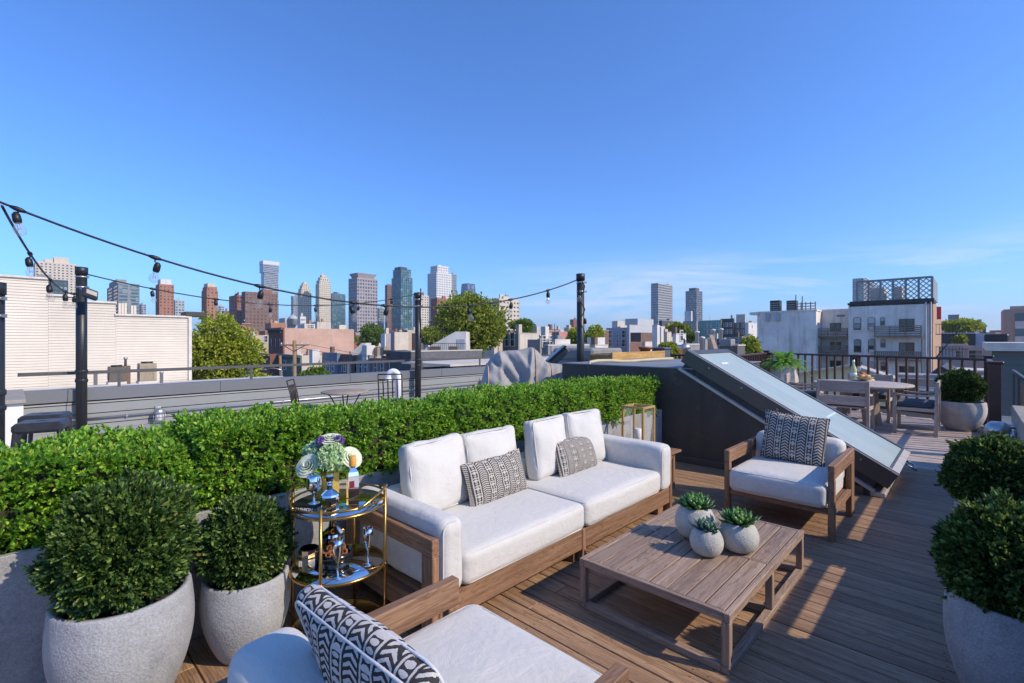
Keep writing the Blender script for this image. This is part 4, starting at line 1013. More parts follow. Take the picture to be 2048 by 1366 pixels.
# glassware
def wineglass(label, cat, name, dx, dy, z, prof, mat, extra=None):
    t = on_cart(name, label, cat, dx, dy, z); MB().lathe(prof, 28).build('glass', mat, t)
    if extra: extra(t)
    return t
RED = glassy('red_wine', (.35, .01, .015), .1)
wineglass('silvery brandy glass of red wine standing on the book', 'wine glass', 'brandy_glass', -.085, -.125, Z1 + .0385, [(.032, 0), (.03, .003), (.006, .008), (.005, .045), (.012, .055), (.036, .075), (.041, .10), (.036, .135), (.030, .15), (.028, .148)], CHR, lambda t: MB().lathe([(.028, .145), (0, .146)], 20).build('wine', RED, t))
def dec(label, dx, dy, z, s=1.0, stop=True):
    t = on_cart('decanter', label, 'decanter', dx, dy, z); t.scale = (s, s, s)
    MB().lathe([(.048, 0), (.05, .006), (.05, .095), (.046, .105), (.016, .13), (.014, .15), (.018, .155), (.014, .157)], 12, smooth=False).build('body', CHR, t)
    if stop: MB().lathe([(.010, .157), (.010, .165), (.019, .175), (.021, .20), (.016, .207), (0, .208)], 8, smooth=False).build('stopper', CHR, t)
dec('crystal decanter with square stopper, front of the upper shelf', .012, -.165, Z1, .95)
dec('tall silvery decanter at the back of the lower shelf', -.06, .07, Z2, 1.35, False)
t = on_cart('liquor_bottle', 'tall square silver bottle with an orange cap on the upper shelf', 'bottle', .105, -.09, Z1, rz=.5)
MB().lathe([(.035, 0), (.038, .005), (.038, .175), (.034, .195), (.016, .215), (.015, .225)], 4, smooth=False, a0=math.pi / 4).build('bottle_body', CHR, t)
MB().lathe([(.0175, .222), (.0185, .226), (.0185, .272), (.016, .275), (0, .275)], 16).build('cap', plain('orange_cap', (.62, .30, .06), .4), t)
MB().box(-.022, .004, -.0285, -.0275, .115, .15).build('paper_label', plain('dark_red_label', (.22, .02, .03), .5), t)
FL = [(.028, 0), (.027, .003), (.005, .008), (.0045, .07), (.010, .085), (.024, .12), (.027, .165), (.025, .20), (.0235, .20), (.022, .165)]
wineglass('champagne flute at the front of the lower shelf', 'champagne flute', 'champagne_flute', .055, -.17, Z2, FL, CHR); wineglass('champagne flute at the right side of the lower shelf', 'champagne flute', 'champagne_flute', .165, -.02, Z2, FL, CHR)
t = on_cart('ice_bucket', 'faceted silver ice bucket on the left of the lower shelf', 'ice bucket', -.135, -.065, Z2)
MB().lathe([(.05, 0), (.052, .004), (.054, .11), (.046, .112), (.045, .02), (0, .02)], 10, smooth=False).build('bucket', CHR, t)
MB().torus((0, 0, .07), .056, .003, 24, 5).build('band', GOLD2, t)
t = on_cart('snack_bowl', 'black bowl of orange pretzels on the lower shelf', 'bowl', .0, -.045, Z2)
MB().lathe([(.045, 0), (.075, .02), (.085, .06), (.085, .085), (.08, .085), (.078, .06), (.0, .045)], 28).build('bowl', glassy('black_glaze', (.01, .01, .011), .12), t)
PRZ = plain('baked_orange', (.26, .09, .03), .5, .3, 40); rng = np.random.default_rng(3); pm = MB(); pm.torus((0, 0, 0), .013, .005, 10, 6); pm = pm.mesh('pretzel', PRZ)
for k in range(26):
    a = rng.uniform(0, 6.28); r = .06 * math.sqrt(rng.uniform()); link('pretzel', pm, t, (r * math.cos(a), r * math.sin(a), .075 + rng.uniform(0, .02)), rot=tuple(rng.uniform(-1, 1, 3)))

# ------------------------------------------------------------------ dining set on the far deck
gw = ((0.38, 0.29, 0.23), (0.58, 0.47, 0.39)); GX, GY, GZ = [wood('grey_teak_' + n_, *gw, k) for k, n_ in enumerate(('along', 'across', 'upright'))]
TU, TV = 11.0, 1.48
t = roof_thing('dining_table', 'round grey wood dining table on the far deck', 'dining table', TU, TV, 0)
MB().lathe([(.70, .752), (.755, .757), (.77, .775), (.765, .798), (.74, .803), (0, .803)], 56).build('table_top', wood('grey_table_top', (.33, .275, .235), (.48, .415, .36), 0), t)
for k in range(3):
    a = 2.1 * k + 3.6; c_, s_ = math.cos(a), math.sin(a); m = MB()
    m.tube([(.36 * c_, .36 * s_, 0), (.20 * c_, .20 * s_, .74)], [.085, .105], 4, smooth=False); m.build('leg', GZ, t)
MB().lathe([(.34, .70), (.34, .75)], 24).build('under_plate', GX, t)
CUSH = fabric('slate_cushion', (.085, .105, .125))
def dchair(label, u, v, rz):
    """front toward +x in its own frame"""
    t = roof_thing('dining_chair', label, 'chair', u, v, 0, rz, group='grey teak dining chairs'); w = .355
    for s_ in (-1, 1):
        y0, y1 = s_ * w - .022, s_ * w + .022
        MB().prism([(-.30, 0), (-.245, 0), (-.27, .90), (-.315, .90)], y0, y1, 'y').build('leg', GZ, t)
        MB().box(.235, .285, y0, y1, 0, .66, .004).build('leg', GZ, t); MB().box(-.245, .234, y0 + .004, y1 - .004, .012, .055, .003).build('stretcher', GX, t)
        m = MB(); pts = [(-.27 + .57 * q / 8, .70 - .035 * math.sin(q / 8 * math.pi)) for q in range(9)]
        m.prism([(x, z) for x, z in pts] + [(x, z - .03) for x, z in pts[::-1]], y0 - .003, y1 + .003, 'y'); m.build('armrest', GX, t)
        MB().box(-.255, .234, y0 + .006, y1 - .006, .40, .455, .003).build('side_rail', GX, t)
    for z0, z1, x in ((.70, .895, -.305), (.48, .64, -.288)): MB().box(x, x + .028, -w + .023, w - .023, z0, z1, .005).build('back_slat', GY, t)
    MB().box(.24, .28, -w + .023, w - .023, .40, .455, .003).build('front_rail', GY, t)
    MB().box(-.25, .238, -w + .03, w - .03, .43, .452).build('seat_board', GY, t)
    soft('seat_cushion', t, (0, 0, .50), (.25, w - .03, .047), .03, (0, 0, .012), .003, 2 + u, 11, mat=CUSH)
dchair('grey dining chair with its back to the skylight', 10.22, 1.60, 0); dchair('grey dining chair with slate cushion right of the table, side on', 10.92, .69, math.pi / 2)
dchair('grey dining chair at the left of the table, half hidden by the skylight', 11.35, 2.50, -math.pi / 2 + .15); dchair('grey dining chair on the far side of the table by the railing', 11.95, 1.50, math.pi)
zt = .8035
def on_table(name, label, cat, px, py, rz=0):
    Y = F * (H - zt) / (py - HZ); return thing(name, label, cat, ((px - 1024) / F * Y, Y, zt), rz)
t = on_table('serving_board', 'round pale wood board on the dining table', 'board', 1723, 760)
MB().lathe([(.21, 0), (.215, .008), (.21, .02), (0, .021)], 36).build('disc', wood('pale_board', (.5, .40, .28), (.68, .58, .44), 0), t)
zt = .825
t = on_table('wine_bottle', 'clear bottle of white wine on the round board', 'bottle', 1707, 757)
MB().lathe([(.055, 0), (.058, .01), (.058, .17), (.045, .22), (.022, .27), (.019, .345)], 24).build('bottle_body', glassy('straw_wine_glass', (.55, .52, .22), .06, 0, .7), t)
MB().lathe([(.02, .30), (.022, .302), (.022, .375), (0, .378)], 16).build('foil', plain('pale_foil', (.55, .62, .58), .35, metal=.5), t)
MB().lathe([(.0588, .05), (.0588, .12)], 24).build('paper_label', plain('cream_label', (.72, .72, .66), .6), t)
t = on_table('wine_glass', 'empty wine glass beside the white wine bottle', 'wine glass', 1718, 752)
MB().lathe([(.035, 0), (.005, .006), (.005, .08), (.03, .12), (.036, .16), (.03, .21)], 20).build('glass', glassy('thin_glass', (.9, .92, .92), .03, 0, .5, alpha=.35), t)
t = on_table('fruit_bowl', 'shallow wooden bowl of pastries and fruit on the round board', 'bowl', 1729, 760)
MB().lathe([(.06, 0), (.12, .02), (.155, .06), (.145, .06), (.11, .03), (0, .02)], 28).build('bowl', wood('bowl_wood', (.40, .27, .15), (.62, .46, .30), 0), t)
for k, (x, y, z, r, c) in enumerate(((-.06, -.01, .075, .05, (.62, .33, .10)), (.03, -.04, .07, .048, (.70, .45, .18)), (.02, .05, .08, .05, (.60, .28, .08)), (-.02, .02, .115, .042, (.50, .12, .06)), (.09, .02, .08, .035, (.16, .03, .06)), (.075, -.02, .085, .03, (.14, .03, .07)))):
    vs, fs = cushion(r, r * .85, r * .7, r * .6, (0, 0, 0), 7, .004, k); m = MB(); m.add(vs, fs, True)
    m.build('pastry' if k < 3 else 'fruit', plain('food_' + 'abcdef'[k], c, .5, .2, 20), t, loc=(x, y, z))

# ------------------------------------------------------------------ things on the lower roof beyond the hedge
t = thing('bistro_table', 'small round mosaic topped bistro table beyond the hedge', 'bistro table', (at(690, 783, 8.3).x, 8.3, 0))
MB().lathe([(.36, .685), (.392, .69), (.392, .715), (.385, .72), (0, .722)], 40).build('table_top', plain('tan_mosaic', (.34, .26, .19), .7, .35, 9, .3, 50, fine=.4), t)
for k in range(4):
    a = k * math.pi / 2 + .5; c_, s_ = math.cos(a), math.sin(a)
    MB().tube([(.29 * c_, .29 * s_, .685), (.24 * c_, .24 * s_, .64), (.12 * c_, .12 * s_, .42), (.10 * c_, .10 * s_, .30), (.20 * c_, .20 * s_, .1), (.30 * c_, .30 * s_, 0)], .011, 7).build('leg', M_pole, t)
MB().torus((0, 0, .30), .10, .008, 20, 6).build('ring', M_pole, t)
M_iron = plain('rusty_black_iron', (.045, .032, .028), .5, .4, 12, .1, 60)
def bistro(label, x, y, rz, s=1.0):
    t = thing('bistro_chair', label, 'chair', (x, y, 0), rz, group='iron bistro chairs'); t.scale = (s, s, s)
    for s_ in (-1, 1):
        MB().tube([(s_ * .21, .22, 0), (s_ * .20, .17, .45), (s_ * .20, .21, .70), (s_ * .20, .27, .93)], .012, 7).build('leg', M_iron, t)
        MB().tube([(s_ * .20, -.24, 0), (s_ * .20, -.17, .45)], .012, 7).build('leg', M_iron, t)
    for k in range(4): MB().tube([(-.12 + .08 * k, .18, .46), (-.12 + .08 * k, .215, .72), (-.12 + .08 * k, .25, .84)], .012, 5).build('back_slat', M_iron, t)
    MB().tube([(-.20, .27, .93), (.20, .27, .93)], .012, 7).build('top_rail', M_iron, t); MB().tube([(-.2, .25, .84), (.2, .25, .84)], .010, 6).build('cross_rail', M_iron, t)
    MB().box(-.20, .20, -.19, .19, .44, .46, .008).build('seat', M_iron, t)
bistro('black iron bistro chair seen edge on, left of the mosaic table', at(612, 800, 8.4).x, 8.4, math.pi / 2 + .15, .97)
bistro('black iron bistro chair seen from behind, right of the mosaic table', at(789, 800, 9.2).x, 9.0, math.pi + .12, 1.05)
t = thing('vent_pipe', 'white gooseneck vent pipe against the parapet', 'pipe', (at(796, 800, 11.6).x, 11.6, 0))
m = MB(); m.tube([(0, 0, 0), (0, 0, .72)] + [(-.115 + .115 * math.cos(a), 0, .72 + .12 * math.sin(a)) for a in np.linspace(.2, math.pi, 9)] + [(-.23, 0, .62)], .075, 14); m.build('elbow', plain('white_pvc', (.78, .77, .75), .4, .05), t)
MB().lathe([(.082, .60), (.082, .69)], 16, (-.23, 0, 0)).build('collar', plain('white_pvc', (.78, .77, .75), .4, .05), t)
# metal stool at the left
t = thing('metal_stool', 'dark gunmetal stool behind the hedge at the left edge', 'stool', (at(84, 850, 5.15).x, 5.15, 0), .55)
M_gun = plain('gunmetal', (.05, .05, .052), .42, .3, 10, .06, 60, metal=.5)
def stool(t, off, zt):
    m = MB(); m.box(-.20, .20, -.18, .18, zt - .11, zt, .03); m.build('seat', M_gun, t, loc=off)
    MB().box(-.04, .04, -.012, .012, zt + .0005, zt + .002).build('hand_slot', M_dark, t, loc=off)
    for x in (-1, 1):
        for y in (-1, 1): MB().tube([(x * .165, y * .15, zt - .04), (x * .215, y * .20, 0)], .022, 4, smooth=False).build('leg', M_gun, t, loc=off)
stool(t, (0, 0, 0), .735)
t = thing('metal_stool', 'second gunmetal stool just behind the front one at the left edge', 'stool', (at(92, 845, 5.65).x, 5.65, 0), .5); stool(t, (0, 0, 0), .735)
# covered grill
COV = NT('grey_cover_cloth'); v_ = COV.coord(); cf = COV.noise(v_, 3, 5, .6)
COV.bump(COV.math('ADD', COV.noise(v_, 7, 4, .55, .8), COV.math('MULTIPLY', COV.noise(v_, 260, 2), .05)), .25, .03)
COV = COV.fin(COV.ramp(cf, [(.3, (.29, .275, .265)), (.7, (.37, .355, .34))]), .8, 0, .2)
YG = 8.2; cx = at(1043, 700, YG).x
t = thing('covered_grill', 'barbecue grill under a wrinkled grey cover beyond the hedge', 'grill', (cx, YG, 0), .12)
prof = [(-.70, .62), (-.66, .95), (-.60, 1.17), (-.50, 1.33), (-.38, 1.405), (-.22, 1.42), (-.05, 1.425), (.08, 1.455), (.16, 1.475), (.25, 1.425), (.34, 1.33), (.41, 1.23), (.46, 1.20), (.56, 1.195), (.66, 1.185), (.71, 1.13), (.74, .62)]
NX, NC = 150, 44
px_ = np.interp(np.linspace(0, 1, NX), np.linspace(0, 1, len(prof)), [p[0] for p in prof]); pz_ = np.interp(np.linspace(0, 1, NX), np.linspace(0, 1, len(prof)), [p[1] for p in prof])
cols = np.array([(-.38, .0), (-.385, .25), (-.38, .5), (-.36, .7), (-.32, .86), (-.24, .955), (-.12, 1), (.1, 1), (.25, .97), (.34, .85), (.37, .4), (.37, 0)])
cy_ = np.interp(np.linspace(0, 1, NC), np.linspace(0, 1, len(cols)), cols[:, 0]); cf_ = np.interp(np.linspace(0, 1, NC), np.linspace(0, 1, len(cols)), cols[:, 1])
vs = []; fs = []
FOLDS = [(-.50, 1.30, -.08, .80, .055, -.085), (-.30, 1.40, -.02, .98, .05, -.07), (-.66, 1.02, -.15, .70, .06, .05), (.15, 1.48, .02, .62, .035, .055), (.36, 1.26, .06, .86, .05, -.06), (.44, 1.18, .22, .72, .05, .05), (-.40, 1.40, -.36, .95, .045, .05), (-.12, 1.42, .10, 1.05, .04, .04), (.64, 1.14, .50, .70, .04, -.03)]
def seg(x, z, a, b, c, d):
    t_ = max(0, min(1, ((x - a) * (c - a) + (z - b) * (d - b)) / ((c - a) ** 2 + (d - b) ** 2))); return math.hypot(x - a - t_ * (c - a), z - b - t_ * (d - b))
for x, z in zip(px_, pz_):
    for y, f_ in zip(cy_, cf_):
        zz = z * f_; low = max(0.0, min(1.0, (1.12 - zz) / .45)); ph = noise.noise(Vector((x * 2.5, y, zz * .6))) * 1.6
        a = low * (.030 * math.sin(12 * x + ph + 1) + .014 * math.sin(29 * x + 2 * ph)) + .006 * noise.noise(Vector((x, y, zz)) * 8)
        if y < .05: a += sum(h_ * math.exp(-(seg(x, zz, p_, q_, r_, s_) / w_) ** 2) for p_, q_, r_, s_, w_, h_ in FOLDS)
        a *= min(1, .25 + abs(y) / .35)
        vs.append((x * (1 + .07 * (1 - f_)), y + (-1 if y < 0 else 1) * a, max(.02, zz + a * .12)))
for i in range(NX - 1):
    for j in range(NC - 1): fs.append((i * NC + j, i * NC + j + 1, (i + 1) * NC + j + 1, (i + 1) * NC + j))
fs.append(tuple(range(NC))); fs.append(tuple((NX - 1) * NC + j for j in range(NC))[::-1])
m = MB(); m.add(vs, fs, True); cover = m.build('cover', COV, t)
CPP = plain('copper_piping', (.45, .27, .20), .6)
for i in (20, 78, 112):
    MB().tube([Vector(vs[i * NC + j]) + Vector((0, -.008 if j < NC // 2 else .0, .006)) for j in range(0, NC, 2)], .011, 6).build('piping', CPP, cover)
m = MB(); m.box(-.6, .62, -.28, .28, .1, .85); m.build('grill_body', M_pole, t)

# ================================================================== the city
def facade_mats(): pass
ZG = -13.0
def corner(xl, xc, xr, Y):
    """near corner at photo column xc and distance Y; returns corner, width along u (right face), width along v (left face)"""
    kc, kr, kl = [(x - 1024) / F for x in (xc, xr, xl)]; cx, cy = kc * Y, Y
    wu = (kr * cy - cx) / (S - kr * C); wv = (cx - kl * cy) / (C + kl * S)
    return Vector((cx, cy, 0)), abs(wu), abs(wv)
def zat(py, Y): return H - (py - HZ) * Y / F
PANE_MESH = {}
def window(parent, face, a, z, w, h, frame, glass, d=0.0, sash=True, sill=None):
    """a window on face 'v' (plane y=d, a along x) or 'u' (plane x=d, a along y); frame stands proud, panes sit back in it"""
    key = (face, round(w, 3), round(h, 3), frame.name, glass.name, sash)
    if key not in PANE_MESH:
        f = min(.09, w * .10); m = MB(); p = MB()
        def bx(mb, a0, a1, z0, z1, d0, d1):
            mb.box(a0, a1, d0, d1, z0, z1) if face == 'v' else mb.box(d0, d1, a0, a1, z0, z1)
        bx(m, -w / 2 - f, -w / 2, -f, h + f, -.07, .0); bx(m, w / 2, w / 2 + f, -f, h + f, -.07, 0); bx(m, -w / 2, w / 2, h, h + f, -.07, 0); bx(m, -w / 2 - f * .4, w / 2 + f * .4, -f * 1.4, 0, -.12, 0)
        if sash: bx(m, -w / 2, w / 2, h * .48, h * .53, -.05, 0)
        bx(p, -w / 2 + .002, w / 2 - .002, .002, h - .002, -.025, .0)
        PANE_MESH[key] = (m.mesh('window', frame), p.mesh('pane', glass))
    loc = (a, d, z) if face == 'v' else (d, a, z)
    o = link('window', PANE_MESH[key][0], parent, loc); link('pane', PANE_MESH[key][1], o); return o

G_DARK = pane_glass('dark_window_glass', (.03, .035, .04)); G_BLUE = pane_glass('blue_curtain_glass', (.055, .095, .125), .45, (.05, .05, .12)); G_TEAL = pane_glass('teal_curtain_glass', (.05, .13, .15), .5, (.06, .06, .15))
G_NAVY = pane_glass('navy_curtain_glass', (.045, .065, .105), .4, (.05, .05, .1)); G_GREY = pane_glass('grey_strip_glass', (.06, .07, .08), .4)
def wallm(name, col, var=.12, sc=.35, b=0): return plain(name, col, .8, var, sc, b, 20)
def tower(label, xl, xc, xr, yt, Y, wall, glass, fh=3.4, bay=3.2, fill=.45, ffill=.45, tiers=(), top=None, cat='tower', name='tower', bands=True, piers=True, zb=ZG, crown=None, group='skyline towers'):
    """glass core inside a proud grid of piers and floor bands; tiers = list of (photo y, inset fraction) stepping in towards the top"""
    c, wu, wv = corner(xl, xc, xr, Y); t = thing(name, label, cat, (c.x, c.y, 0), ROT, group)
    ztop = zat(yt, Y); lev = [(zb, 0.0)] + [(zat(y, Y), f) for y, f in tiers] + [(ztop, None)]
    core = MB(); gr = MB(); rf = MB()
    for i in range(len(lev) - 1):
        z0, ins = lev[i]; z1 = lev[i + 1][0]; ax, ay = wu * ins, wv * ins; x0, x1, y0, y1 = ax, wu - ax, ay, wv - ay; d = .32 * max(1, Y / 700)
        core.box(x0 + d, x1 - d, y0 + d, y1 - d, z0, z1 - .3)
        if bands:
            n = max(1, round((z1 - max(z0, -2)) / fh)); q = (z1 - max(z0, -2)) / n; zz = z1
            while zz > max(z0, -2) + .1: gr.box(x0 + .04, x1 - .04, y0 + .04, y1 - .04, zz - q * ffill, zz); zz -= q
            if z0 < -2: gr.box(x0 + .04, x1 - .04, y0 + .04, y1 - .04, z0, -2.0)
        if piers:
            for L, hor in ((x1 - x0, True), (y1 - y0, False)):
                n = max(2, round(L / bay)); q = L / n
                for k in range(n + 1):
                    a = k * q; hw = q * fill / 2; a0, a1 = max(0, a - hw), min(L, a + hw)
                    if hor:
                        for yy in (y0, y1 - d): gr.box(x0 + a0, x0 + a1, yy, yy + d, z0, z1 - .02)
                    else:
                        for xx in (x0, x1 - d): gr.box(xx, xx + d, y0 + a0, y0 + a1, z0, z1 - .02)
        rf.box(x0 + .1, x1 - .1, y0 + .1, y1 - .1, z1 - .25, z1 + .15 + .01 * i)
    core.build('window_glass', glass, t)
    if gr.v: gr.build('facade_grid', wall, t, kind='stuff')
    rf.build('roof', wall, t)
    if crown: crown(t, wu, wv, ztop)
    else:
        rr = random.Random(label); ins = tiers[-1][1] if tiers else 0.0
        for _ in range(3):
            a = rr.uniform(ins + .08, .55); b = rr.uniform(ins + .08, .5); e = rr.uniform(.12, .3); MB().box(wu * a, wu * min(1 - ins - .05, a + e), wv * b, wv * min(1 - ins - .05, b + e), ztop + .16, ztop + rr.uniform(1.2, 3.2) * max(1, Y / 700)).build('roof_plant', rr.choice((wall, M_grey)), t)
        MB().tube([(wu * .5, wv * .5, ztop), (wu * .5, wv * .5, ztop + 5.5 * max(1, Y / 700))], .12 * max(1, Y / 700), 5).build('mast', M_grey, t)
    return t
def box_crown(mat, parts):
    def f(t, wu, wv, z):
        for x0, x1, y0, y1, h in parts: MB().box(wu * x0, wu * x1, wv * y0, wv * y1, z, z + h).build('penthouse', mat, t)
    return f
w_beige = wallm('beige_precast', (.58, .50, .40)); w_cream = wallm('cream_stone', (.62, .54, .40)); w_brick = wallm('red_brick_far', (.30, .115, .075)); w_brown = wallm('brown_brick_far', (.20, .115, .085)); w_grey = wallm('grey_panel', (.26, .26, .27)); w_white = wallm('white_panel', (.64, .63, .60)); w_dgrey = wallm('dark_mullion', (.07, .08, .09)); w_mauve = wallm('mauve_stone', (.36, .31, .30)); w_teal = wallm('teal_mullion', (.05, .09, .10)); w_lgrey = wallm('light_grey_panel', (.42, .42, .42)); w_orange = wallm('orange_brick_far', (.38, .17, .10))
# left group
tower('pale beige stepped apartment slab behind the white sided wall', 67, 70, 155, 522, 520, w_beige, G_DARK, 3.0, 3.4, .55, .55, crown=box_crown(w_beige, ((.22, .42, .1, .9, 4), (.44, .80, .1, .9, 7))))
tower('low teal glass block in front of the pale beige slab', 66, 70, 136, 557, 330, w_dgrey, G_TEAL, 3.2, 2.4, .3, .35, crown=box_crown(w_grey, ((.1, .5, .1, .8, 3.5),)))
tower('dark grey ribbon window office block', 214, 236, 279, 566, 420, w_grey, G_TEAL, 3.1, 30, .2, .34, crown=box_crown(w_grey, ((.0, .45, .1, .8, 4),)))
tower('small pale blue tower low on the skyline by the office block', 279, 283, 292, 608, 900, w_lgrey, G_BLUE, 4, 4, .3, .3)
tower('red brick tower with white crown, left of the group', 311, 318, 348, 568, 450, w_orange, G_DARK, 3.0, 3.2, .62, .5, crown=box_crown(w_white, ((.12, .85, .1, .9, 5),)))
tower('pale green glazed block behind the red brick tower', 347, 350, 369, 600, 620, w_lgrey, G_TEAL, 3.4, 3, .35, .4)
tower('red brick tower with grey glazed corner and cream top', 403, 413, 436, 573, 460, w_orange, G_DARK, 3.0, 3.2, .62, .5, tiers=((580, .06),), crown=box_crown(w_beige, ((.15, .8, .1, .9, 3.5),)))
tower('small blue glass tower between the brick ones', 437, 439, 448, 612, 800, w_lgrey, G_BLUE, 3.6, 3, .3, .35)
tower('brown glazed slab left of the wide brick block', 444, 447, 458, 622, 500, w_brown, G_DARK, 3.2, 2.6, .5, .4)
tower('grey and red balcony slab beside the wide brick block', 458, 474, 484, 590, 420, w_brick, G_NAVY, 3.0, 6, .4, .45)
tower('wide brown brick apartment block in front of the stacked tower', 483, 490, 555, 583, 400, w_brown, G_GREY, 2.9, 3.0, .55, .55, crown=box_crown(w_brick, ((.55, .85, .1, .8, 2.6),)))
# stacked tower
c, wu, wv = corner(521, 528, 558, 1150); t = thing('tower', 'tallest tower of offset stacked grey blocks with a white cap', 'tower', (c.x, c.y, 0), ROT, 'skyline towers')
for k, (y0, y1, dx, sc_, gl) in enumerate(((690, 598, .03, .95, G_GREY), (597, 546, 0.0, .97, G_GREY), (545, 528.5, -.04, 1.06, G_NAVY))):
    z0 = zat(y0, 1150) if k else ZG; z1 = zat(y1, 1150); m = MB(); x0 = wu * (dx - (sc_ - 1) / 2); x1 = x0 + wu * sc_
    m.box(x0 + .5, x1 - .5, .5 - wv * (sc_ - 1) / 2, wv * (1 + (sc_ - 1) / 2) - .5, z0, z1); o = m.build('stacked_block', gl, t)
    m = MB(); zz = z1
    while zz > max(z0, 0): m.box(x0, x1, -wv * (sc_ - 1) / 2, wv * (1 + (sc_ - 1) / 2), zz - 1.5, zz); zz -= 4.2
    m.build('floor_bands', w_lgrey, o, kind='stuff')
MB().box(-.07 * wu, 1.03 * wu, -.02 * wv, 1.04 * wv, zat(528, 1150), zat(521, 1150)).build('cap', w_white, t)
tower('cream stepped tower, the lower of the matching pair', 595, 602, 623, 565, 800, w_cream, G_DARK, 3.4, 3.3, .55, .5, tiers=((583, .06), (576.5, .16), (570, .28)))
tower('cream stepped tower, the taller of the matching pair', 631, 638, 662, 549, 780, w_cream, G_DARK, 3.4, 3.3, .55, .5, tiers=((568, .06), (560, .16), (554, .28)))
tower('faint blue tower behind the lower cream tower', 582, 586, 600, 592, 1500, w_lgrey, G_BLUE, 4, 4, .2, .2)
tower('low blue green glass tower right of the cream pair', 660, 664, 691, 587, 1000, w_teal, G_TEAL, 3.8, 3, .15, .2)
def flare(t, wu, wv, z):
    m = MB(); h = zat(545, 520) - z; a, b = .14, .02
    m.add([(wu * a, wv * a, z), (wu * (1 - a), wv * a, z), (wu * (1 - a), wv * (1 - a), z), (wu * a, wv * (1 - a), z), (wu * b, wv * b, z + h), (wu * (1 - b), wv * b, z + h), (wu * (1 - b), wv * (1 - b), z + h), (wu * b, wv * (1 - b), z + h)], [(0, 1, 5, 4), (1, 2, 6, 5), (2, 3, 7, 6), (3, 0, 4, 7), (4, 5, 6, 7)])
    m.build('flared_crown', w_mauve, t)
tower('mauve stone office tower with a flared crown', 697, 714, 755, 555, 520, w_mauve, G_NAVY, 3.7, 3.0, .40, .42, crown=flare)
tower('thin dark tower behind the mauve office tower', 755, 757, 768, 616, 700, w_grey, G_TEAL, 3.5, 3, .3, .4)
tower('dark red brick slab behind the teal glass tower', 770, 774, 790, 570, 640, w_brown, G_DARK, 3.2, 3, .6, .5)
tower('tall teal glass tower with dark crown', 783, 802, 825, 537, 600, w_teal, G_TEAL, 3.3, 3.1, .12, .16, tiers=((554, .07),), crown=box_crown(w_dgrey, ((.1, .7, .2, .8, 3),)))
tower('tan apartment tower between the teal and white towers', 826, 838, 858, 590, 560, w_beige, G_GREY, 3.0, 3.2, .5, .5, crown=box_crown(w_brown, ((.0, .5, .0, .9, 3.5),)))
tower('white apartment tower with slate side', 855, 873, 904, 530, 640, w_white, G_GREY, 3.1, 3.0, .58, .5, tiers=((545, .12),))
tower('dark slab just behind the white apartment tower', 902, 903, 913, 548, 720, w_grey, G_TEAL, 3.6, 3, .35, .4)
tower('red brick block at the foot of the white tower', 862, 874, 908, 597, 420, w_brick, G_DARK, 3.0, 3.0, .6, .5)
# tapering blue tower
c, wu, wv = corner(920, 934, 953, 1150); t = thing('tower', 'blue glass tower with a tapered top above the big tree', 'tower', (c.x, c.y, 0), ROT, 'skyline towers')
z0, z1 = zat(600, 1150), zat(566, 1150); m = MB(); m.box(0, wu, 0, wv, ZG, z0); a = .10
m.add([(0, 0, z0), (wu, 0, z0), (wu, wv, z0), (0, wv, z0), (wu * a, wv * a, z1), (wu * (1 - a), wv * a, z1), (wu * (1 - a), wv * (1 - a), z1), (wu * a, wv * (1 - a), z1)], [(0, 1, 5, 4), (1, 2, 6, 5), (2, 3, 7, 6), (3, 0, 4, 7), (4, 5, 6, 7)]); m.build('shaft', G_NAVY, t)
tower('beige precast office block right of the big tree', 983, 998, 1039, 597, 300, w_beige, G_DARK, 2.6, 3.2, .5, .62)
tower('dark glass tower with white edge, left of the right pair', 1302, 1316, 1345, 566, 600, w_lgrey, G_GREY, 3.1, 1.6, .3, .3, crown=box_crown(w_lgrey, ((.72, 1.0, 0, 1, 1.5),)))
tower('blue glass tower, right of the right pair', 1371, 1393, 1405, 581, 760, w_grey, G_NAVY, 3.6, 3, .12, .2, crown=box_crown(w_dgrey, ((.2, .8, .2, .8, 5),)))
tower('pale blue tower peeping over the rooftop screen', 1705, 1727, 1765, 556, 700, w_lgrey, G_BLUE, 3.4, 3, .2, .3, crown=box_crown(w_dgrey, ((.2, .6, .2, .8, 4),)))
tower('brown brick tower on the far horizon by the third pole', 1140, 1147, 1158, 639, 700, w_brick, G_DARK, 3, 3, .6, .5)

# ------------------------------------------------------------------ nearer roofs and houses
M_tar = plain('tar_roof', (.11, .105, .10), .9, .3, .7, .2, 8); M_wroof = weathered('white_roof_coat', (.60, .56, .51), .8, .5, .8); M_brk = NT('brick_wall')
def brickm(name, c1, c2, mort=(.30, .28, .26)):
    t = NT(name); v = t.coord(); sp_ = t.n('ShaderNodeSeparateXYZ'); t.l(v, sp_.inputs[0]); cb = t.n('ShaderNodeCombineXYZ')
    t.l(t.math('ADD', sp_.outputs[0], sp_.outputs[1]), cb.inputs[0]); t.l(sp_.outputs[2], cb.inputs[1])
    b = t.n('ShaderNodeTexBrick'); t.l(cb.outputs[0], b.inputs['Vector']); b.inputs['Scale'].default_value = 4.0
    b.inputs['Color1'].default_value = (*c1, 1); b.inputs['Color2'].default_value = (*c2, 1); b.inputs['Mortar'].default_value = (*mort, 1)
    b.inputs['Mortar Size'].default_value = .012
    return t.fin(t.mix(.3, b.outputs[0], t.ramp(t.noise(v, 1.2, 5), [(.3, shade(c1, .7)), (.7, shade(c2, 1.2))])), .85, 0, .2)
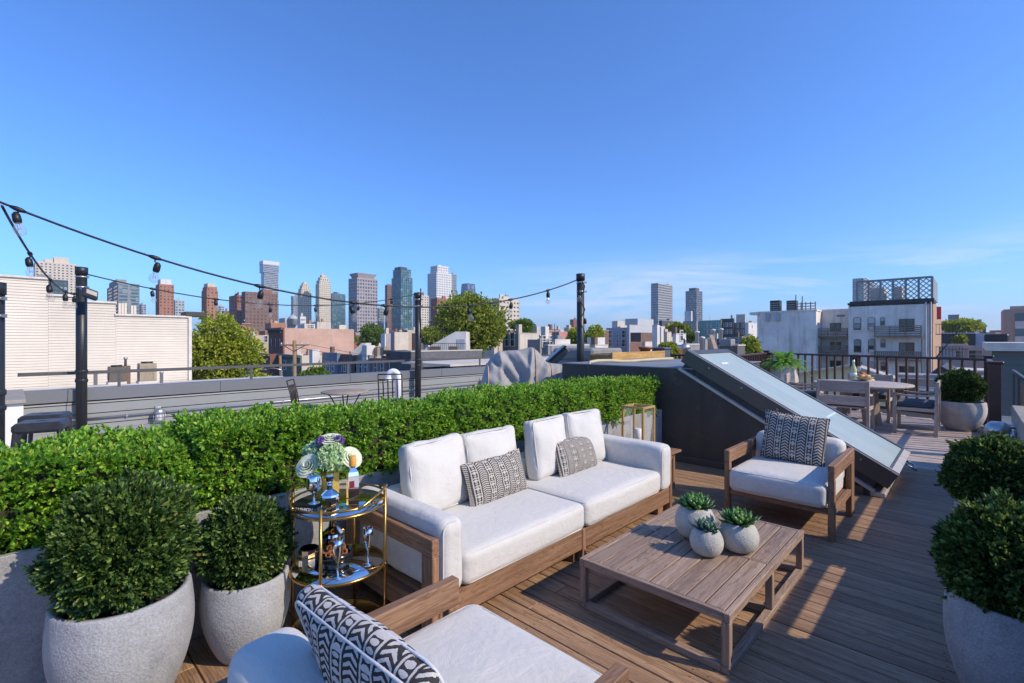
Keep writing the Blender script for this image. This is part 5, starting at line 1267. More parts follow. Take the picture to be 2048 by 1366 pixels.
M_brk = brickm('dark_red_brick', (.16, .065, .05), (.22, .09, .065)); M_brk2 = brickm('orange_brick', (.38, .18, .10), (.46, .24, .14)); M_brk3 = brickm('brown_brick', (.14, .09, .07), (.20, .125, .095))
F_W = plain('white_window_frame', (.70, .69, .66), .6); F_D = plain('dark_window_frame', (.05, .045, .04), .6); F_B = plain('brown_window_frame', (.13, .09, .065), .6)
def house(label, xl, xc, xr, yt, Y, wl, wr, roof=M_tar, cat='building', name='row_house', par=.35, wins=(), cornice=None, chim=(), zb=ZG, extra=None, group=None):
    """low building: left face (x=0) in wl, sunlit right face (y=0) in wr, flat roof behind a low parapet.
    wins: (face, fraction along, photo y of the sill, w, h)"""
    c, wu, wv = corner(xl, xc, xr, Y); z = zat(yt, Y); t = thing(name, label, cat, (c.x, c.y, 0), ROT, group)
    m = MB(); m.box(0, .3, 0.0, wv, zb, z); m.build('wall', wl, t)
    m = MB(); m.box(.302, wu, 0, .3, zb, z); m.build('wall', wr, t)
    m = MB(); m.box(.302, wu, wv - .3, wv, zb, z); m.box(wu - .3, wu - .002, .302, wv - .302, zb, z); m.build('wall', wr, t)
    MB().box(.31, wu - .31, .31, wv - .31, z - par - .2, z - par).build('roof', roof, t)
    if cornice: MB().box(-.45, -.002, -.02, wv + .1, z - .45, z + .12, .1).build('cornice', cornice, t)
    else: MB().box(-.04, wu + .02, -.04, .34, z + .002, z + .10).build('coping', plain('pale_coping', (.5, .47, .43), .8), t)
    for face, f, ys, w, h in wins:
        nf = len({q[1] for q in wins if q[0] == face}); lim = (wu if face == 'v' else wv) / (nf + .6) * .62
        if w > lim: h, w = min(h, 2.4 * lim), lim
        window(t, face, (wu if face == 'v' else wv) * f, zat(ys, Y), w, h, F_W if wl is not M_brk else F_D, G_DARK, 0)
    for x, y, w, h in chim: MB().box(wu * x, wu * x + w, wv * y, wv * y + w, z - par, z + h).build('chimney', plain('chimney_stucco', (.50, .44, .37), .85, .2), t)
    if extra: extra(t, wu, wv, z)
    rr = random.Random(label); zr = z - par
    for _ in range(rr.randint(2, 5) if wu > 3 and wv > 3 else 1):          # what stands about on a roof
        x, y = rr.uniform(.8, max(.9, wu - 1.2)), rr.uniform(.7, max(.8, min(wv - 1.0, 6))); k = rr.randint(0, 4); s_ = 1 if Y < 120 else 1.6
        if k == 0: MB().lathe([(.09 * s_, zr), (.09 * s_, zr + .7 * s_), (.14 * s_, zr + .72 * s_), (.14 * s_, zr + .85 * s_), (0, zr + .9 * s_)], 9, (x, y, 0)).build('vent_pipe', M_steel, t)
        elif k == 1: MB().box(x, x + .9 * s_, y, y + .8 * s_, zr + .12, zr + .85 * s_, .03).build('roof_unit', rr.choice((M_steel, tan, M_grey)), t)
        elif k == 2: MB().box(x, x + 1.1 * s_, y, y + .8 * s_, zr, zr + .45 * s_, .05).build('roof_hatch', rr.choice((M_tar, M_wroof)), t)
        elif k == 3: MB().box(x, x + .55 * s_, y, y + .55 * s_, zr, zr + 1.3 * s_).build('chimney', rr.choice((M_brk3, creamh, M_brk2)), t)
        else: MB().tube([(x, y, zr), (x, y, zr + 1.9 * s_)], .025 * s_, 5).build('aerial', M_pole, t)
    return t
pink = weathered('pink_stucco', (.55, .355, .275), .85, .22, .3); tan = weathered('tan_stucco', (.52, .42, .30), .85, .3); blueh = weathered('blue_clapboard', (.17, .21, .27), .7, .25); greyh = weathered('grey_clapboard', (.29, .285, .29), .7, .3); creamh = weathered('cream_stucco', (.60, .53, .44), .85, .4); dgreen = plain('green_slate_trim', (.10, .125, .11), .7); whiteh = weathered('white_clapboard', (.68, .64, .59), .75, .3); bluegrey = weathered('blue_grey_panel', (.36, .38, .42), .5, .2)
brown_trim = plain('brown_cornice', (.13, .10, .08), .7)
# white sided building at the left (wall along u, its stepped top)
VW = 25.0; t = roof_thing('sided_building', 'big white clapboard party wall with a stepped roofline at the left', 'building', 0, VW, 0)
WS = weathered('white_vinyl_siding', (.67, .60, .505), .6, .12, .25, (.40, .36, .31), 0)
steps = [(-140, 554, 97, 559), (97, 588, 172, 598), (172, 602, 232, 609), (232, 630, 377, 636)]; m = MB()
for x0, y0, x1, y1 in steps:
    a, za = on_v(x0, y0, VW); b, zb_ = on_v(x1, y1, VW); zt_ = zb_ if x0 < 0 else (za + zb_) / 2
    MB().box(a, b - .004, .06, 9, ZG, zt_ - .02).build('wall', WS, t); z = zt_
    while z > -1.2:
        m.prism([(0.029, z - .1045), (.052, z), (.058, z), (.058, z - .1045)], a, b - .004, 'x'); z -= .105
    MB().box(a - .03, b + .02, -.04, .25, zt_, zt_ + .07).build('coping', plain('beige_coping', (.62, .57, .5), .7), t)
m.build('siding', WS, t, kind='stuff')
b, zb_ = on_v(377, 636, VW); MB().box(b, b + .12, -.03, .1, ZG, zb_ + .07).build('corner_trim', plain('beige_coping', (.62, .57, .5), .7), t); MB().box(b - .1, b + .7, -.05, .9, zb_ + .08, zb_ + .28).build('eave', F_D, t)
m = MB(); vv, zz = on_v(237, 606, VW)
for k, q in enumerate((237, 243, 249, 262, 268)):
    a, z1 = on_v(q, 606 + 5 * (k > 2), VW + .4); _, z0 = on_v(q, 634, VW + .4); m.box(a, a + .08, .4, .48, z0, z1)
m.build('vent_stacks', WS, t)
# the neighbour's roof between our parapet and the white wall
nr = MB(); nr.box(-6, 9.2, 11.8, 24.9, -8, -.18); tag(nr.build('neighbour_building', M_wroof, rz=ROT), 'flat pale neighbouring roof between the grey parapet and the white siding', 'building')
def condenser(label, px, py, Y, w, h, col):
    p = at(px, py, Y); t = thing('air_conditioner', label, 'air conditioner', (p.x, p.y, p.z), ROT, 'rooftop condensers')
    cm_ = plain('condenser_' + col[0], col[1], .6); MB().box(-w / 2, w / 2, -w / 2, w / 2, .08, h, .01).build('casing', cm_, t)
    for k in range(9): MB().box(-w / 2 - .012, -w / 2 - .001, -w / 2 + .05, w / 2 - .05, .15 + k * (h - .25) / 9, .15 + k * (h - .25) / 9 + .03).build('louvre', cm_, t); 
    for k in range(9): MB().box(-w / 2 + .05 + k * (w - .1) / 9, -w / 2 + .05 + k * (w - .1) / 9 + .035, -w / 2 - .012, -w / 2 - .001, .12, h - .08).build('louvre', cm_, t)
    MB().lathe([(w * .36, h + .002), (w * .36, h + .05), (w * .30, h + .05)], 18).build('fan_guard', M_pole, t)
    MB().box(-w / 2 - .03, w / 2 + .03, -w / 2 - .03, w / 2 + .03, 0, .078).build('pad', M_wroof, t)
condenser('tan louvred condenser on the roof by the white siding', 294, 766, 16.5, .47, .68, ('tan', (.34, .27, .19))); condenser('dark boxy condenser with a chimney beside it, by the white siding', 233, 768, 16.0, .42, .58, ('dark', (.12, .10, .08)))
t = thing('roof_chimney', 'short brick chimney with a metal flue on the neighbouring roof', 'chimney', at(251, 768, 16.3), ROT)
MB().box(-.12, .12, -.12, .12, 0, .62).build('stack', M_brk3, t); MB().lathe([(.04, .62), (.04, .84), (.06, .85), (.06, .90), (0, .91)], 12).build('flue', M_steel, t)
for k, (q, yy, Y) in enumerate(((191, 770, 15), (323, 766, 16))):
    t = thing('roof_vent', ('thin grey vent pipe left of the condensers', 'short vent pipe right of the condensers')[k], 'vent', at(q, yy, Y)); MB().lathe([(.05, 0), (.05, .34), (.065, .345), (.065, .37), (0, .375)], 10).build('pipe', M_steel, t)

# row of houses to the left of centre
house('tan stucco house behind the yellow green tree', 488, 502, 540, 671, 105, tan, tan, M_tar, wins=(('v', .75, 684, .9, 1.3),))
def parch(t, wu, wv, z):
    MB().box(wu * .785, wu * .885, .32, 1.3, z - 1.4, z + .9).build('chimney', plain('cream_chimney', (.62, .55, .40), .85), t)
    for k in range(9): MB().box(-.38, -.003, wv * (.06 + k * .105), wv * (.06 + k * .105) + .16, z - .95, z - .46).build('bracket', brown_trim, t)
house('brick fronted house with a long pink stucco side wall', 537, 566, 708, 656, 95, M_brk, pink, M_tar, cornice=brown_trim, wins=[('u', f, y, .75, 1.7) for f in (.2, .5, .8) for y in (694, 728)], extra=parch, name='town_house')
house('low dark brick row house with a bracketed cornice', 505, 540, 560, 708, 85, M_brk, M_brk, M_tar, cornice=brown_trim, wins=[('u', f, 738, .7, 1.4) for f in (.25, .5, .75)])
house('row house with a green mansard front and white roof', 552, 600, 660, 711, 80, dgreen, creamh, M_wroof, cornice=dgreen, wins=[('u', f, 742, .8, 1.5) for f in (.25, .6)], chim=((.15, .3, .7, 1.2),))
house('blue clapboard row house', 644, 674, 682, 706, 75, blueh, blueh, M_wroof, wins=[('u', f, 743, .7, 1.5) for f in (.25, .55, .8)])
house('brown brick row house between the blue and grey ones', 676, 704, 710, 709, 73, M_brk3, M_brk3, M_wroof, wins=[('u', f, 744, .7, 1.4) for f in (.2, .5, .8)])
house('grey clapboard row house with tall white windows', 705, 739, 748, 711, 71, greyh, greyh, M_wroof, wins=[('u', f, 747, .75, 1.8) for f in (.2, .5, .8)])
house('pinkish brick row house beside the dark chimney block', 742, 775, 790, 718, 68, plain('rose_brick', (.27, .17, .15), .85), plain('rose_brick', (.27, .17, .15), .85), M_wroof, wins=[('u', f, 748, .7, 1.5) for f in (.3, .7)])
house('dark brown brick house end near the middle pole', 772, 819, 828, 703, 62, M_brk3, M_brk3, M_tar, cornice=brown_trim, wins=[('u', f, 745, .8, 1.3) for f in (.3, .75)])
# white roof bulkheads and clutter on these roofs
def wedge(label, x0, x1, y0, y1, Y, mat, name='roof_bulkhead', high_right=True, cat='bulkhead', d=3.0):
    p = at(x0, y1, Y); q = at(x1, y0, Y); w = q.x - p.x; h = q.z - p.z; t = thing(name, label, cat, (p.x, Y, p.z - 1.2))
    prof_ = [(0, 0), (w, 0), (w, h + 1.2), (w * .75, h + 1.2), (0, 1.5)] if high_right else [(0, 0), (w, 0), (w, 1.5), (w * .25, h + 1.2), (0, h + 1.2)]
    MB().prism(prof_, 0, d, 'y').build('shell', mat, t)
    MB().box(w * .78, w * .97, -.03, 0, .9, h + .4).build('door', plain('grey_door', (.4, .41, .43), .6), t); return t
wedge('small white wedge shaped stair head above the grey row house', 700, 731, 686, 712, 74, whiteh)
t = thing('roof_chimney', 'white boxy chimney right of the small stair head', 'chimney', at(737, 712, 72), ROT); MB().box(-.7, .7, -.7, .7, -.8, 1.6).build('stack', whiteh, t)
t = thing('roof_chimney', 'white square chimney behind the wooden utility pole', 'chimney', at(629, 716, 78), ROT); MB().box(-.6, .6, -.6, .6, -1, 1.35).build('stack', whiteh, t)
for k, (px, py, Y) in enumerate(((757, 711, 72), (770, 711, 70), (752, 708, 74))):
    condenser(('tan condenser beside the white roof chimney', 'second tan condenser by the white roof', 'third small tan condenser at the back of the white roof')[k], px, py, Y, 1.0, 1.2, ('tan', (.34, .27, .19)))
# white house with the shed roof, and the dark parapet in front of it
t = wedge('white stair head with a sloping roof in front of the big tree', 848, 932, 663, 704, 50, whiteh, 'roof_bulkhead', True, d=5)
p = at(818, 704, 42); house('long dark grey parapet building below the white stair head', 780, 822, 964, 704, 40, M_tar, plain('slate_siding', (.13, .13, .135), .7), M_wroof, name='low_building')
t = thing('roof_railing', 'black roof railing before the white stair head', 'railing', at(858, 703, 46)); LR = at(932, 703, 46).x - at(858, 703, 46).x
MB().box(0, LR, -.03, .03, .75, .80).build('top_rail', M_pole, t); bm_ = MB().box(-.012, .012, -.012, .012, -.2, .76).mesh('baluster', M_pole)
for k in range(20): link('baluster', bm_, t, (k * LR / 19, 0, 0))
for k, (x, w_) in enumerate(((868, 1.0), (905, .8))):
    q = thing('planter_box', ('brown planter box behind the black roof railing, left', 'smaller brown planter box behind the black roof railing, right')[k], 'planter', at(x, 704, 47)); MB().box(-w_ / 2, w_ * .6, 0, .5, -.3, .55, .02).build('box', M_brk3, q)
# roof edge with corbelled brick just past our parapet
t = roof_thing('neighbour_building', 'pale flat roof with a corbelled brick edge beyond the middle pole', 'building', 11.75, 14.5, 0); MB().box(0, 22, 0, 2.7, ZG, .42).build('wall', M_brk2, t)
MB().box(-.3, 22, -.35, 2.9, .60, .68).build('roof', plain('beige_roof', (.55, .50, .43), .85, .15, .4), t)
cb_ = MB().box(-.09, .09, -.25, -.01, .42, .595).mesh('corbel', M_brk2)
for k in range(60): link('corbel', cb_, t, (.2 + k * .36, 0, 0))

# centre and right of centre
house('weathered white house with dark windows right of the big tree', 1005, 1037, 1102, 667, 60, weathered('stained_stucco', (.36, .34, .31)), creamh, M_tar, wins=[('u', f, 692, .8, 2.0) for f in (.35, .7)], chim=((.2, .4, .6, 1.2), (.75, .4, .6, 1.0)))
house('grey sided house in front of the weathered white one', 1055, 1080, 1108, 679, 52, weathered('greige_siding', (.33, .30, .27)), weathered('greige_siding', (.33, .30, .27)), M_tar, wins=[('v', f, 694, .7, 1.2) for f in (.25, .75)])
house('white walled house with a sloping end near the third pole', 1106, 1110, 1140, 680, 50, whiteh, whiteh, M_wroof)
house('long grey roofed shed behind the covered grill', 1090, 1096, 1178, 692, 32, weathered('zinc_sheet', (.26, .27, .275)), weathered('zinc_sheet', (.26, .27, .275)), M_tar, name='low_building')
house('salmon painted building by the third pole', 1104, 1118, 1136, 664, 95, greyh, plain('salmon_paint', (.52, .22, .17), .8), M_tar)
house('pale block on the horizon left of the trees', 1128, 1138, 1150, 655, 180, creamh, creamh, M_tar)
t = thing('roof_bulkhead', 'white box stair head by the row of trees', 'bulkhead', at(1192, 690, 60), ROT); MB().box(-.8, .8, -.8, .8, -1.5, .95).build('shell', whiteh, t)
house('white flat roofs beyond the third pole', 1160, 1190, 1216, 691, 55, creamh, whiteh, M_wroof, name='low_building')
house('blue grey modern house with big windows', 1212, 1259, 1264, 655, 130, bluegrey, bluegrey, M_tar, name='modern_house', wins=[('u', f, y, 1.6, 1.9) for f in (.22, .80) for y in (675, 693)] + [('u', .5, y, .5, 1.9) for y in (675, 693)])
house('light grey panelled party wall of the modern house', 1254, 1259, 1330, 650, 129, plain('pale_zinc', (.46, .465, .47), .5, .05, .3), plain('pale_zinc', (.46, .465, .47), .5, .05, .3), M_tar, name='modern_house', extra=lambda t, wu, wv, z: (MB().box(wu * .22, wu * .66, .1, 4, z + .11, z + 1.9).build('penthouse', plain('pale_zinc', (.46, .465, .47), .5), t), MB().box(.31, wu * .36, -.06, -.002, z - 8.5, z - 4.6).build('brick_panel', brickm('rust_brick', (.17, .08, .06), (.22, .11, .08)), t)))
house('white stucco house with a flat roof terrace, right of the grey wall', 1284, 1290, 1340, 684, 80, creamh, whiteh, M_wroof, extra=lambda t, wu, wv, z: MB().box(wu * .05, wu * .55, 1, 3, z, z + 1.6).build('shed', M_brk3, t))
house('white house with a small window behind the flat terrace', 1345, 1352, 1372, 668, 62, whiteh, whiteh, M_tar, wins=(('v', .5, 681, .8, 1.3),))
house('cream house end beside the round tree', 1326, 1334, 1352, 665, 66, creamh, creamh, M_tar)
house('orange topped building over the round tree', 1330, 1336, 1368, 648, 150, plain('orange_cladding', (.60, .25, .03), .6), plain('orange_cladding', (.60, .25, .03), .6), M_tar)
house('dark block behind the orange topped building', 1318, 1324, 1352, 641, 190, w_dgrey, w_dgrey, M_tar, name='distant_block')
house('grey brick terrace left of the teal house', 1366, 1393, 1396, 642, 235, weathered('grey_brick', (.30, .27, .26)), greyh, M_tar, wins=[('u', f, y, 1.0, 1.9) for f in (.15, .4, .65, .88) for y in (655, 667)], extra=lambda t, wu, wv, z: MB().box(.3, wu * .9, wv * .4, wv * .9, z, z + 5).build('penthouse', whiteh, t))
house('teal painted terrace house', 1393, 1442, 1444, 640, 232, plain('teal_paint', (.13, .33, .30), .7), M_brk, M_tar, wins=[('u', f, y, 1.3, 2.0) for f in (.12, .45, .6, .92) for y in (655, 668)])
house('black fronted terrace house beside the teal one', 1441, 1467, 1469, 637, 230, plain('charcoal_paint', (.06, .055, .055), .7), w_dgrey, M_tar, wins=[('u', f, y, 1.1, 1.9) for f in (.2, .5, .8) for y in (653, 667)])
house('brown and grey terrace house with white roof box', 1467, 1492, 1494, 645, 228, M_brk3, greyh, M_tar, wins=[('u', f, y, 1.2, 2.0) for f in (.25, .7) for y in (655, 668)], extra=lambda t, wu, wv, z: MB().box(.3, wu * .9, .5, wv * .8, z, z + 4).build('penthouse', creamh, t))
house('white terrace end next to the grey apartment wall', 1490, 1497, 1516, 645, 225, whiteh, whiteh, M_tar, wins=(('v', .4, 655, .8, 1.2),))
house('grey house with three white framed windows behind the skylight', 1375, 1411, 1416, 679, 85, weathered('pale_grey_clapboard', (.48, .48, .49)), greyh, M_tar, wins=[('u', f, 690, .75, 1.1) for f in (.18, .5, .82)])
house('light grey house beside the triangular roof', 1415, 1448, 1452, 677, 87, weathered('greige_siding', (.33, .30, .27)), greyh, M_tar, wins=[('u', f, 690, .8, 1.1) for f in (.3, .7)])
house('taupe house with two windows before the grey apartment wall', 1448, 1484, 1500, 674, 90, weathered('taupe_stucco', (.30, .265, .23)), weathered('taupe_stucco', (.30, .265, .23)), M_tar, wins=[('u', f, 687, .8, 1.0) for f in (.3, .75)])
house('dark flat roofed house directly behind the top of the skylight', 1338, 1372, 1400, 690, 38, weathered('taupe_stucco', (.30, .265, .23)), greyh, M_wroof, name='low_building')
house('low dark shed roof right behind the skylight', 1440, 1475, 1490, 692, 34, M_tar, M_tar, M_tar, name='low_building')
t = thing('roof_gable', 'small tan triangular roof board behind the skylight', 'roof', at(1436, 698, 33), ROT + .6); MB().prism([(0, 0), (1.3, 0), (1.3, 1.0)], 0, .25, 'y').build('board', plain('tan_ply', (.42, .30, .2), .8), t)
# chimneys and vents over those roofs
vents = [(1394, 676, 44, 'left of the row'), (1426, 672, 44, 'beside the light grey house'), (1442, 670, 45, 'tallest of the row'), (1404, 690, 36, 'in front of the three windows'), (1420, 692, 36, 'near the tan triangular roof')]
for px, py, Y, w_ in vents:
    t = thing('roof_vent', 'white roof vent ' + w_, 'vent', at(px, py, Y)); MB().lathe([(.16, -.6), (.16, .45), (.22, .47), (.22, .6), (0, .66)], 12).build('pipe', whiteh, t)
t = thing('roof_vent', 'grey mushroom roof vent behind the bulkhead roof', 'vent', at(1368, 705, 26)); MB().lathe([(.22, -.8), (.22, .15), (.34, .2), (.34, .38), (.1, .44), (0, .44)], 16).build('hood', M_steel, t)
for px, py, Y, w_ in ((1312, 664, 62, 'left of the cream house'), (1320, 668, 64, 'beside the cream house end'), (1090, 668, 58, 'on the weathered white house')):
    t = thing('roof_chimney', 'pale chimney ' + w_, 'chimney', at(px, py, Y), ROT); MB().box(-.35, .35, -.35, .35, -2, .9).build('stack', whiteh, t)

# packed low blocks under the skyline
rng = random.Random(21); mats = [w_beige, w_brick, creamh, tan, w_white, w_mauve, M_brk3, w_orange]
USED = set()
def low_block(px0, px1, yt, Y, i):
    names = ('beige', 'red brick', 'cream', 'tan', 'white', 'mauve', 'brown brick', 'orange brick')
    marks = ((340, 'the left brick tower'), (425, 'the glazed brick tower'), (470, 'the balcony slab'), (525, 'the stacked tower'), (609, 'the lower cream tower'), (648, 'the taller cream tower'), (690, 'the low blue green tower'), (728, 'the mauve tower'), (770, 'the thin dark tower'), (805, 'the teal glass tower'), (842, 'the tan tower'), (885, 'the white tower'), (940, 'the tapered blue tower'), (1018, 'the beige office block'), (1090, 'the covered grill'), (1150, 'the third black pole'), (1200, 'the light green trees'), (1260, 'the modern house'), (1325, 'the dark glass tower'))
    lab = f'low block with {names[i % 8]} front and {names[(i * 3 + 1) % 8]} side below {min(marks, key=lambda q: abs(q[0] - px0))[1]}'
    if lab in USED: return
    USED.add(lab)
    t = house(lab, px0 - 3, px0 + (px1 - px0) * .3, px1, yt, Y, mats[i % 8], mats[(i * 3 + 1) % 8], M_tar, name='distant_block', group='packed low blocks')
x = 380; i = 0
while x < 1330:
    w_ = rng.uniform(16, 40); Y = rng.uniform(120, 300); y = rng.uniform(657, 672)
    if not (500 < x < 520): low_block(x, x + w_, y, Y, i)
    x += w_ * .72; i += 1
for k, (x0, x1, y, Y, m_, lab) in enumerate(((560, 600, 636, 260, w_lgrey, 'pale domed hall roof left of the cream towers'), (597, 612, 633, 230, whiteh, 'small white block with square windows below the cream towers'), (602, 630, 648, 200, whiteh, 'white block with rows of windows under the cream towers'), (625, 662, 644, 240, creamh, 'cream low hall beside the taller cream tower'), (532, 572, 646, 210, w_orange, 'tan brick block above the pink wall'), (478, 502, 647, 130, M_brk, 'red brick church gable with an arched opening'), (1226, 1262, 642, 400, creamh, 'pale cluster of far roofs left of the dark glass tower'), (1262, 1300, 646, 330, w_dgrey, 'dark far block left of the dark glass tower'))):
    house(lab, x0 - 2, x0 + (x1 - x0) * .25, x1, y, Y, m_, m_, M_tar, name='distant_block', wins=[('v', f, yy, 1.6, 2.4) for f in (.2, .4, .6, .8) for yy in (y + 8, y + 16)] if 'white block' in lab or 'square' in lab else ())
t = thing('dome', 'small grey dome on the pale hall under the skyline', 'dome', at(586, 639, 262)); MB().lathe([(2.3, -3), (2.3, .2), (2.5, .3), (2.4, .6), (2.0, 1.5), (1.1, 2.2), (.3, 2.4), (.2, 3.0), (0, 3.1)], 20).build('shell', w_lgrey, t)
t = thing('church_arch', 'orange brick arch at the front of the church gable', 'arch', at(483, 660, 128), ROT)
m = MB()
for k in range(12):
    a, b = math.pi * k / 12, math.pi * (k + 1) / 12; m.prism([(1.0 * math.cos(a), 1.0 * math.sin(a)), (1.35 * math.cos(a), 1.35 * math.sin(a)), (1.35 * math.cos(b), 1.35 * math.sin(b)), (1.0 * math.cos(b), 1.0 * math.sin(b))], -.4, .0, 'y')
m.build('voussoirs', M_brk2, t)
# far low horizon strip
for k, (x0, x1, y, Y) in enumerate(((1010, 1120, 664, 700), (1100, 1330, 658, 800), (1330, 1530, 655, 700), (1860, 2080, 655, 500), (240, 420, 668, 600), (690, 1010, 660, 600))):
    p = at(x0, y, Y); q = at(x1, y, Y)
    t = thing('distant_district', 'far low roofs on the horizon ' + ('left of the salmon building', 'behind the third pole', 'behind the teal terrace', 'at the right edge', 'beyond the white siding', 'behind the big tree')[k], 'buildings', (p.x, Y, 0))
    xx = 0; W_ = q.x - p.x; rr = random.Random(k)
    while xx < W_:
        w_ = rr.uniform(12, 38); h_ = p.z * rr.uniform(.55, 1.05); MB().box(xx, min(W_, xx + w_), 0, 25, ZG, max(1.5, h_)).build('block', rr.choice(mats + [w_lgrey, w_grey]), t); xx += w_ + .1

# ------------------------------------------------------------------ the weathered white apartment building
def stained(name, col):
    t = NT(name); v = t.coord(); s1 = t.noise(t.coord(scale=(1.6, 1.6, .16)), 1.0, 6, .65); s2 = t.noise(v, .45, 6, .65); s3 = t.noise(v, 5, 4, .6)
    c = t.ramp(s2, [(.3, shade(col, .80)), (.7, shade(col, 1.08))])
    c = t.mix(t.math('MULTIPLY', t.ramp(s1, [(.52, (0, 0, 0)), (.72, (1, 1, 1))]), .55), c, (.30, .27, .235)); c = t.mix(t.math('MULTIPLY', t.ramp(s3, [(.55, (0, 0, 0)), (.75, (1, 1, 1))]), .3), c, (.38, .33, .28))
    t.bump(s3, .3, .05); return t.fin(c, .9, 0, .2)
ST = stained('stained_white_render', (.86, .78, .69)); UA = 82.0
M_lath = plain('weathered_timber', (.23, .19, .15), .85, .3, 3)
def va(px, U=UA): return on_u(px, 600, U)[0]
def za_(px, py, U=UA): return on_u(px, py, U)[1]
t = roof_thing('apartment_building', 'weathered white apartment block with arched windows and balconies', 'apartment building', UA, 0, 0)
v0, v1 = va(1866), va(1697); zt = za_(1780, 607)
MB().box(0, 6, v0 + .35, v1, ZG, zt).build('wall', ST, t); MB().box(.02, 24, v0, v0 + .34, ZG, zt - .05).build('side_wall', brickm('lit_brick', (.40, .24, .15), (.50, .33, .22)), t)
MB().box(-.12, 6.1, v0 - .05, v1 + .1, zt + .003, zt + .28).build('coping', F_D, t)
def arch_window(px, py, wpx, hpx, ac=False):
    y = va(px); z0 = za_(px, py); w = abs(va(px + wpx / 2) - va(px - wpx / 2)); h = za_(px, py - hpx) - z0
    m = MB(); pr = [(y - w / 2, z0), (y + w / 2, z0), (y + w / 2, z0 + h * .9)] + [(y + w / 2 * math.cos(a), z0 + h * .9 + h * .1 * math.sin(a)) for a in np.linspace(.3, math.pi - .3, 5)] + [(y - w / 2, z0 + h * .9)]
    m.prism(pr, -.05, .0, 'x'); o = m.build('window', F_B, t)
    for q0, q1, d_ in ((.05, .48, -.075), (.52, .95, -.062)): MB().box(d_, d_ + .02, y - w * .42, y + w * .42, z0 + h * q0, z0 + h * q1).build('pane', G_DARK if q0 < .2 else pane_glass('curtained_glass', (.28, .28, .27), .3), o)
    MB().box(-.16, -.001, y - w * .6, y + w * .6, z0 - .14, z0 - .004).build('sill', ST, o)
    if ac: MB().box(-.45, -.08, y - w * .3, y + w * .3, z0 + .02, z0 + .42).build('air_conditioner', whiteh, o)
for px, py, wpx, hpx, ac in ((1714.5, 660, 15, 26, 0), (1743, 660, 15, 26, 1), (1765, 651, 9, 17, 0), (1715, 705, 15, 27, 0), (1743.5, 705, 15, 27, 1), (1766, 695, 10, 17, 0), (1716, 748, 16, 26, 0), (1744, 750, 14, 27, 0), (1766, 741, 10, 17, 0)): arch_window(px, py, wpx, hpx, ac)
def slider(px0, px1, py0, py1, d=0.0, par=None):
    y0, y1 = sorted((va(px0), va(px1))); z0, z1 = za_(px0, py1), za_(px0, py0); o = MB().box(d - .05, d, y0, y1, z0, z1).build('patio_door', F_B, par or t)
    for k in (0, 1): MB().box(d - .075, d - .052, y0 + .1 + k * (y1 - y0 - .1) / 2, y0 + (k + 1) * (y1 - y0 - .1) / 2, z0 + .1, z1 - .1).build('pane', G_DARK, o)
for y0, y1 in ((638, 663), (685, 712), (732, 760)): slider(1798, 1829, y0, y1)
def balcony(par, px0, px1, py_floor, ph, d0, d1, pick=False):
    y0, y1 = sorted((va(px0), va(px1))); zf = za_(px0, py_floor); hh = za_(px0, py_floor - ph) - zf
    o = MB().box(d0, d1, y0, y1, zf - .2, zf).build('balcony', M_lath, par)
    if pick:
        n_ = 22; bm2 = MB().box(d0, d0 + .04, -.09, .09, zf + .05, zf + hh).mesh('picket', M_lath)
        for k in range(n_): link('picket', bm2, o, (0, y0 + .15 + k * (y1 - y0 - .3) / (n_ - 1), 0))
    else:
        for k in range(4): MB().box(d0, d0 + .04, y0, y1, zf + hh * (.12 + .22 * k), zf + hh * (.12 + .22 * k) + hh * .13).build('rail_board', M_lath, o)
    for q in np.linspace(y0 + .1, y1 - .1, 4): MB().box(d0 - .07, d0 - .002, q - .06, q + .06, zf - .1, zf + hh * 1.05).build('post', M_lath, o)
    MB().box(d0 - .09, d0 + .06, y0, y1, zf + hh, zf + hh + .1).build('handrail', M_lath, o)
    return o
for pf, ph, pk in ((671, 17, False), (717, 14, True)): balcony(t, 1751, 1846, pf, ph, -1.5, -.003, pk)
for px in (1752, 1845): y = va(px); MB().box(-1.42, -1.28, y - .07, y + .07, za_(px, 790), za_(px, 672) - .22).build('post', M_lath, t)
y = va(1852); m = MB(); m.tube([(-.15, y, ZG), (-.15, y, zt)], .09, 8); m.tube([(-.15, y - .5, ZG), (-.15, y - .5, zt)], .06, 8); m.build('drainpipe', whiteh, t)
# roof screen of lattice
z0, z1 = za_(1790, 599), za_(1790, 560); y0, y1 = va(1864), va(1713)
tt = roof_thing('lattice_screen', 'grey lattice screen on steel posts over the apartment roof', 'screen', UA, 0, 0)
m = MB(); step = .62; n_ = int((y1 - y0 + (z1 - z0)) / step); hz_ = z1 - z0
for k in range(n_):
    for dr in (1, -1):
        a0 = k * step - hz_; p = []
        s0 = max(0.0, -a0) ; s1 = min(hz_, (y1 - y0) - a0)
        if s1 <= s0: continue
        A_ = (a0 + s0, s0); B_ = (a0 + s1, s1)
        if dr < 0: A_ = (y1 - y0 - A_[0], A_[1]); B_ = (y1 - y0 - B_[0], B_[1])
        x_ = .5 + .05 * dr; wv_ = .085
        m.prism([(y0 + A_[0] - wv_, z0 + A_[1]), (y0 + A_[0] + wv_, z0 + A_[1]), (y0 + B_[0] + wv_, z0 + B_[1]), (y0 + B_[0] - wv_, z0 + B_[1])], x_, x_ + .03, 'x')
m.build('lattice', plain('grey_lattice', (.46, .45, .43), .7), tt, kind='stuff')
for q in np.linspace(y0, y1, 7): MB().box(.25, .45, q - .12, q + .12, z0 - .6, z1 + .1).build('post', M_grey, tt)
